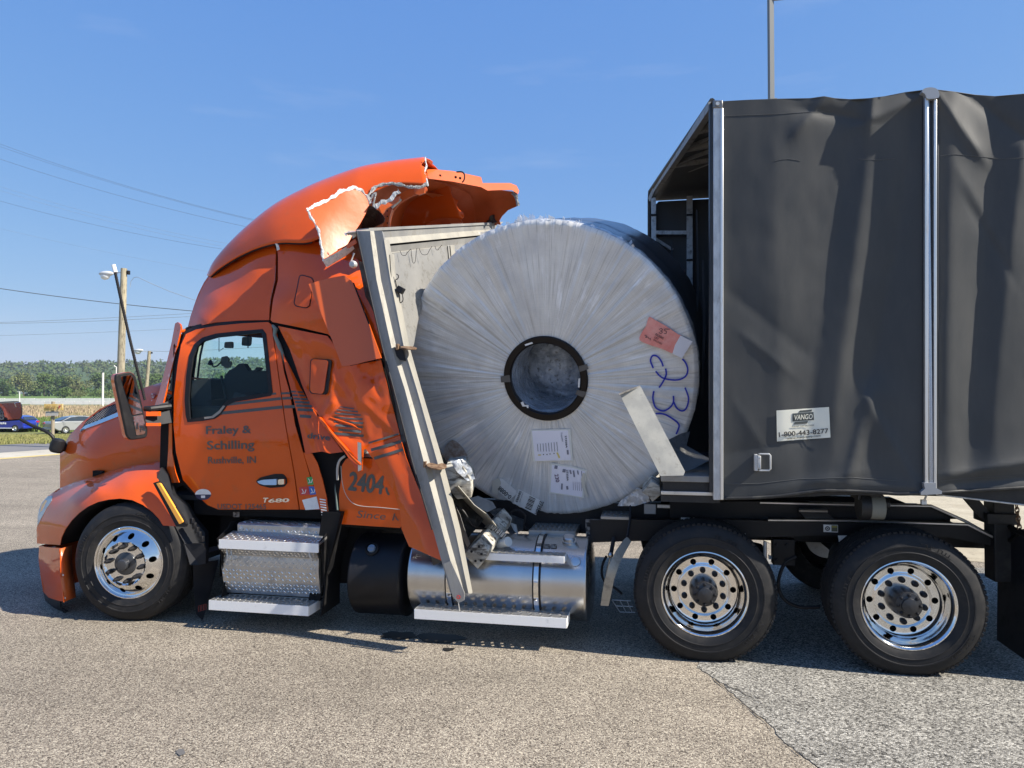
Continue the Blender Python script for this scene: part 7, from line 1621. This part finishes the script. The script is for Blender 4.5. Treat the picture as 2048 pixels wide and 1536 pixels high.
# core ring, bore and the film stretched across it
CB = mat('core_black', (.006, .004, .004), .35, spec=.3)
mb = MB(); mb.lathe([(.352, .02), (.352, -.016), (.345, -.022), (.300, -.022), (.292, -.014), (.292, .02)], CC, AX, 96); mb.build('core_ring', CB, CO, ang=40)
BORE = mat('bore_film', (.26, .31, .38), .22, coat=.8, coat_r=.08, var=(7, (.48, .55, .65), .42, .62), bump=(34, 1., .012), bump2=(9, .7, .03), dirt=(20, (.10, .11, .12), .54, .66))
mb = MB(); mb.lathe([(.296, -.01), (.292, .1), (.288, .5), (.285, .9)], CC, AX, 72); mb.build('core_bore', BORE, CO)
vs = []; 
for j in range(20):
    for i in range(72):
        r = .29*(j+.0)/19; th = 2*math.pi*i/72; vs.append(CC+(E1*math.cos(th)+E2*math.sin(th))*r+AX*(.52-.10*(1-(r/.29)**2)+.02*noise.noise(Vector((r*20*math.cos(th), r*20*math.sin(th), 1)))))
mk('bore_cover', vs, [(j*72+i, j*72+(i+1) % 72, (j+1)*72+(i+1) % 72, (j+1)*72+i) for j in range(19) for i in range(72)], BORE, CO)
def CF(l=.0): o_ = CC-AX*(.008+l); return lambda a, b: PPL(a, b, o_, AX)
def cpl(name, pts, m, lift, th=.0015):
    f = CF(lift); q = [f(*p) for p in pts]; mb = MB(); mb.prism(q, AX*th); return mb.build(name, m, CO, ang=0)
TAPE = mat('grey_tape', (.10, .095, .09), .45)
cpl('tape', [(1001, 753), (1019, 750), (1021, 764), (1002, 765)], TAPE, .016); cpl('tape', [(1157, 733), (1174, 728), (1177, 738), (1159, 744)], TAPE, .016); cpl('tape', [(1154, 780), (1173, 784), (1167, 795), (1151, 789)], TAPE, .016)
for pts in (((1049, 689), (1064, 684), (1066, 687), (1051, 692)), ((1157, 757), (1160, 757), (1159, 775), (1156, 775)), ((1041, 805), (1046, 803), (1049, 810), (1057, 810), (1057, 816), (1054, 816), (1053, 813), (1045, 813))): cpl('white_clip', pts, WHITE, .018)
# documents under the film
PAP = mat('paper', (.86, .85, .93), .35, coat=.5); POUCH = mat('plastic_pouch', (.74, .75, .70), .3, coat=.6); INK = mat('print_grey', (.22, .22, .27), .6)
cpl('document_pouch', [(1061, 860), (1141, 858), (1146, 922), (1066, 923)], POUCH, .004)
cpl('paper_sheet', [(1064, 862), (1136, 861), (1142, 920), (1070, 922)], PAP, .006); cpl('paper_sheet', [(1072, 888), (1122, 881), (1129, 919), (1075, 922)], PAP, .008)
f = CF(.0105); mb = MB()
for k in range(8): stroke(mb, [(1075+k*5.5, 888-k*.6), (1076+k*5.6, 903)], 1.2, f)
mb.build('document_print', INK, CO, ang=0, kind='stuff')
mb = MB(); stroke(mb, [(1114, 905), (1119, 916)], 3.4, f); stroke(mb, [(1076, 910), (1082, 910)], 2.2, f); mb.build('document_highlight', mat('highlighter', (.75, .60, .18), .6), CO, ang=0)
mb = MB()
for x, y in ((1086, 909), (1093, 909), (1099, 908), (1107, 907)): stroke(mb, [(x, y), (x+2, y)], 2, f)
mb.build('document_print', INKB, CO, ang=0, kind='stuff')
def ctext(s, p0, p1, cap, m, lift=.0105, bold=.008, up=None, name='document_lettering'): return text(name, s, p0, p1, cap, CF(lift), m, CO, bold=bold, up=up)
ctext('27358A', (1129.5, 871), (1131.5, 896), 3.4, INKB); mb = MB(); stroke(mb, [(1135, 900), (1136, 909)], 3.6, f); mb.build('document_stamp', INK, CO, ang=0)
ctext('Transfer', (1121, 865), (1124, 884), 3.2, INK)
cpl('document_pouch', [(1101, 926), (1142, 932), (1174, 940), (1168, 996), (1098, 986)], POUCH, .004); cpl('paper_sheet', [(1104, 930), (1140, 935), (1170, 943), (1164, 994), (1101, 984)], PAP, .006)
ctext('230', (1109, 949), (1112, 965), 7.5, mat('purple_pen', (.10, .03, .10), .5)); ctext('27358A', (1132.5, 940), (1133.5, 962), 3.6, INKB)
mb = MB()
for x, y, dx, dy, w_ in ((1140, 940, 2, 8, 3), (1147, 941, 1.5, 13, 3), (1155, 941, 1.5, 8, 2.4), (1124, 967, -.5, 12, 3.2), (1134, 972, 1, 7, 4), (1163, 942, 1, 14, 1.2)): stroke(mb, [(x, y), (x+dx, y+dy)], w_, f)
for k in range(5): stroke(mb, [(1146+k*4, 963+k*.4), (1147+k*4, 980+k*.6)], .7, f)
for x, y in ((1112, 936), (1128, 943)): stroke(mb, [(x-3, y-2), (x+3, y-1)], 6.5, f)
mb.build('document_print', INK, CO, ang=0, kind='stuff')
cpl('loose_film_fold', [(1166, 945), (1171, 948), (1168, 962), (1171, 976), (1177, 994), (1172, 993), (1164, 975), (1162, 958)], mat('film_fold', (.62, .60, .52), .3, coat=.6), .012)
cpl('tag', [(998, 956), (1006, 958), (1033, 982), (1033, 988), (1018, 1001), (995, 982), (990, 972)], WHITE, .006)
ctext('0-0088', (1024, 992.5), (1000, 972), 8.5, INKB, bold=.008)
cpl('film_knot', [(984, 962), (998, 955), (1002, 966), (995, 990), (984, 985)], mat('film_fold', ()), .010)
cpl('barcode_label', [(1037, 978), (1083, 1002), (1072, 1030), (1026, 1006)], WHITE, .006)
mb = MB()
for k in range(9):                                     # bars run across the label
    a = (1052+k*1.4, 1012.5-k*3.0) ; a = (1050.5+k*1.05, 1014.5-k*2.7); stroke(mb, [a, (a[0]+12, a[1]+5.6)], (1.9, .9, 1.4)[k % 3], f)
mb.build('barcode', INKB, CO, ang=0)
ctext('27358A', (1080.5, 1001), (1069, 1027), 8.5, INKB, bold=.008); ctext('584983', (1039, 981.5), (1031, 1003), 4.6, INKB); ctext('UNIT NO', (1045, 985), (1038, 1004), 2.2, INK)
# pink packing list envelope
PK = mat('pink_envelope', (.80, .23, .20), .35, coat=.7, var=(9, (.85, .36, .32), .4, .65), bump=(20, .7, .01))
cpl('packing_envelope', crom([(1298, 634), (1310, 640), (1330, 651), (1357, 669), (1363, 672), (1353, 690), (1348, 707), (1325, 698), (1300, 690), (1279, 680), (1284, 664), (1292, 652)], 3), PK, .012, .006)
cpl('envelope_clear_end', [(1361, 671), (1385, 683), (1364, 717), (1345, 707), (1350, 690)], mat('clear_envelope', (.72, .73, .80), .25, coat=.8), .014)
ctext('PACKING', (1310, 670.5), (1326, 679), 4.6, INKB, .022, .012, name='envelope_lettering'); ctext('LIST', (1308.5, 676), (1316, 680), 3.8, INKB, .022, .008, name='envelope_lettering'); ctext('ENCLOSED', (1306.5, 680.5), (1323, 689.5), 3.0, INKB, .022, .008, name='envelope_lettering')
fe = CF(.022); mb = MB()
stroke(mb, crom([(1318, 659), (1323, 657), (1325, 660), (1321, 662), (1325, 664), (1322, 667), (1318, 665)], 3, False), 1.1, fe); stroke(mb, crom([(1339, 659), (1330, 658), (1329, 661), (1333, 663), (1332, 667), (1328, 667)], 3, False), 1.1, fe)
stroke(mb, crom([(1289, 670), (1293, 672), (1291, 675), (1296, 674), (1298, 678), (1301, 677), (1300, 681)], 3, False), 1.0, fe); mb.build('handwriting', INKB, CO, ang=0)
g = lambda pts: [(960+x/3.658, 640+y/3.658) for x, y in pts]
mb = MB(); fm = CF(.006)
for pts in ([(1340, 340), (1325, 300), (1295, 265), (1262, 262), (1248, 300), (1268, 352)], [(1285, 375), (1330, 420), (1400, 438), (1460, 435), (1505, 410), (1520, 365), (1505, 315), (1480, 285)], [(1358, 355), (1362, 400), (1340, 450), (1310, 495)],
            [(1272, 520), (1265, 575), (1285, 640), (1340, 665), (1390, 640), (1415, 600), (1415, 555)], [(1418, 600), (1440, 645), (1480, 665), (1512, 640), (1525, 570), (1500, 495)], [(1285, 685), (1350, 690), (1420, 730), (1455, 765), (1450, 800), (1435, 835)]):
    stroke(mb, crom(g(pts), 6, False), 3.3, fm)
mb.build('marker_number', INKBLUE, CO, ang=0)
smud = MB(); 
cpl('rust_smear', crom([(888, 900), (905, 880), (925, 895), (935, 915), (928, 935), (910, 945), (898, 930)], 4), mat('film_smear', (.26, .20, .16), .4, coat=.5, var=(22, (.42, .39, .36), .4, .6)), .004)

# ================================================================== LOOSE PIECES
def loose(name, pts, Y, off, m, lab, cat, bevel=.004, grp=None):
    q = [P(*p, Y) if len(p) == 2 else P(*p) for p in pts]; mb = MB(); mb.prism(q, off); return tag(mb.build(name, m, bevel=bevel), lab, cat, grp)
o, _ = skin('aluminium_plate', [(1240, 790), (1281, 773), (1288, 786), (1370, 943), (1367, 951), (1321, 952)], [(1240, 790, -.20), (1281, 773, -.15), (1321, 952, -.17), (1370, 943, -.12)], STEELB, None, thick=.03, sp=10)
tag(o, 'long bright bent metal plate propped diagonally against the right side of the roll', 'metal plate')
o, _ = skin('plate_lip', [(1239, 790), (1281, 773), (1279, 771), (1237, 787)], [(1240, 790, -.27), (1281, 773, -.14), (1238, 788, -.27)], BLACK, o, thick=.05)
o, _ = skin('folded_plate', [(1336, 880), (1362, 867), (1380, 863), (1373, 891), (1422, 919), (1386, 938), (1367, 944)], [(1336, 880, .24), (1380, 863, .42), (1422, 919, .30), (1367, 944, .16), (1373, 891, .34)], mat('plate_grey', (.30, .30, .29), .45, .6, dirt=(18, (.12, .11, .10), .5, .8)), None, thick=.02)
tag(o, 'dark grey crumpled triangular plate wedged between roll and trailer floor', 'metal plate')
WG = 'splintered timber dunnage around the roll'
TW = mat('timber_charred', (.13, .12, .11), .9, bump=(30, .6, .008), dirt=(12, (.30, .28, .24), .5, .7))
loose('timber_block', [(889, 935), (926, 931), (943, 960), (943, 996), (914, 999), (897, 979)], .0, (-.05, .30, .05), WOOD, 'white weathered timber block jammed behind the headboard post', 'timber block', .008, WG)
loose('timber_block', [(926, 1109), (958, 1079), (977, 1101), (973, 1117), (955, 1139)], -.02, P(1012, 1040, .45)-P(963, 1106, -.02), WOOD, 'long thick white timber with bolt holes lying on the fuel tank', 'timber block', .008, WG)
for x, y in ((943, 1103), (958, 1093), (963, 1108), (951, 1122), (962, 1121)):
    q = P(x, y, -.022); mb = MB(); mb.lathe([(0, -.002), (.010, -.002), (.010, .004)], q, (0, 1, 0), 8); mb.build('bolt_hole', BLACK, bpy.data.objects['timber_block.001'])
loose('timber_block', [(1283, 985), (1303, 962), (1320, 972), (1322, 990), (1305, 1004), (1296, 992)], .25, (.0, .3, .02), WOOD, 'small broken white timber end beside the trailer floor front', 'timber block', .006, WG)
SCR = mat('scrap_dark', (.05, .05, .05), .5, .5, dirt=(14, (.22, .21, .18), .52, .72), bump=(20, .6, .01))
def crumple(am, sc_): return lambda a, b: am*noise.noise(Vector((a*sc_, b*sc_, 3)))+am*.7*abs(noise.noise(Vector((a*sc_*2.1, b*sc_*1.7, 8))))
def scrap(name, pts, ctrl, m, lab, cat, am=.03, sc_=.05, th=.008): o, _ = skin(name, pts, ctrl, m, None, thick=th, sp=5, extra=crumple(am, sc_)); return tag(o, lab, cat)
scrap('metal_scrap', [(903, 992), (934, 1000), (968, 1020), (976, 1029), (950, 1060), (929, 1083), (915, 1060)], [(903, 996, .10), (976, 1029, .34), (929, 1081, .16), (940, 1010, .30)], SCR, 'dark crumpled sheet lodged between post and long timber', 'scrap metal')
scrap('metal_scrap', [(910, 1010), (920, 1030), (928, 1056), (940, 1088), (935, 1095), (922, 1070), (912, 1040)], [(910, 1010, -.02), (940, 1090, .0), (920, 1030, -.04)], WALU, 'narrow torn pale strip just right of the leaning post', 'scrap metal', .015)
scrap('metal_scrap', [(978, 1022), (1000, 1016), (1024, 1030), (1050, 1040), (1046, 1060), (1022, 1070), (1005, 1052)], [(978, 1022, .5), (1050, 1050, .7), (1005, 1052, .45)], SCR, 'dark bent sheet lying in the gap below the roll', 'scrap metal')
scrap('film_wrap', [(1258, 990), (1275, 975), (1296, 985), (1300, 1003), (1270, 1012), (1235, 1012), (1240, 1002)], [(1258, 990, .45), (1300, 1003, .38), (1240, 1010, .5)], FRIM, 'shredded pale film hanging under the right of the roll', 'film wrap', .03, .08, .003)
scrap('film_wrap', [(838, 908), (858, 890), (880, 905), (888, 930), (870, 944), (850, 930)], [(838, 908, .30), (888, 930, .24), (858, 890, .34)], FRIM, 'torn smeared film bunched behind the post left of the roll', 'film wrap', .03, .08, .003)
scrap('bent_channel', [(905, 975), (916, 972), (948, 1010), (975, 1030), (1000, 1062), (990, 1070), (962, 1042), (930, 1012)], [(905, 975, .12), (1000, 1062, .18), (948, 1010, .04)], WALU_L, 'pale bent aluminium channel twisted through the debris', 'metal bar', .02, .05, .02)
scrap('metal_scrap', [(930, 1000), (955, 992), (985, 1004), (992, 1016), (975, 1024), (950, 1014)], [(930, 1000, .25), (992, 1016, .35), (955, 992, .40)], WALU, 'torn grey sheet with ragged edge under the lower left of the roll', 'scrap metal', .04, .07)
scrap('film_wrap', [(900, 922), (925, 918), (942, 935), (950, 958), (935, 962), (915, 945)], [(900, 922, -.04), (950, 958, .02), (925, 918, .0)], FRIM, 'pale crumpled film caught on the white timber block', 'film wrap', .03, .09, .003)
mb = MB(); mb.tube([P(x, y, Y) for x, y, Y in crom([(880, 975, .1), (900, 1005, .05), (925, 1020, .02), (948, 1052, .05), (980, 1060, .2), (1010, 1085, .25)], 6, False)], .007, 6); tag(mb.build('cable', BLACK), 'thin black cable trailing through the debris over the tank', 'cable')
mb = MB(); mb.tube([P(x, y, Y) for x, y, Y in crom([(1010, 1040, .5), (1030, 1020, .45), (1050, 1030, .42), (1048, 1052, .45), (1060, 1060, .5)], 6, False)], .009, 6); tag(mb.build('air_hose', BLACK), 'looped black hose under the lower middle of the roll', 'hose')
for k in range(7):
    c_ = P(985+k*4, 1052+k*3.4, .16); ax = Vector((1, 0, .3)).normalized() if k % 2 else Vector((0, 1, 0)); mb = MB()
    mb.tube([c_+ax*math.cos(a)*.010+Vector((.6, 0, .8))*math.sin(a)*.02 for a in [2*math.pi*j/10 for j in range(11)]], .004, 5, False)
    if k == 0: chain = tag(mb.build('chain', GALV), 'short length of loose chain lying on the fuel tank', 'chain')
    else: mb.build('link', GALV, chain)
o, _ = skin('metal_scrap', [(1020, 1046), (1032, 1050), (1036, 1070), (1028, 1062)], [(1020, 1046, .5)], GALV, None, thick=.02)
tag(o, 'bright jagged metal sliver beside the catwalk plate', 'scrap metal')
# bright can between timber and tank
mb = MB(); mb.cyl(P(998, 1088, .22), P(1014, 1084, .16), .034, 16); mb.cyl(P(1014, 1084, .16), P(1017, 1083, .15), .038, 16); o = mb.build('filler_can', mat('can_white', (.6, .62, .6), .4), TR)

# ================================================================== HAZE
hm = bpy.data.materials.new('haze_air'); hm.use_nodes = True; hn = hm.node_tree; hn.nodes.clear()
ho = hn.nodes.new('ShaderNodeOutputMaterial'); hv = hn.nodes.new('ShaderNodeVolumePrincipled'); hv.inputs['Color'].default_value = (.80, .88, 1.0, 1); hv.inputs['Density'].default_value = .0002
hv.inputs['Anisotropy'].default_value = .2; hn.links.new(hv.outputs[0], ho.inputs['Volume'])
mb = MB(); mb.span((-4200, -4200, -3.5), (4200, 4600, 64)); mb.build('haze', hm, ang=0, kind='stuff')
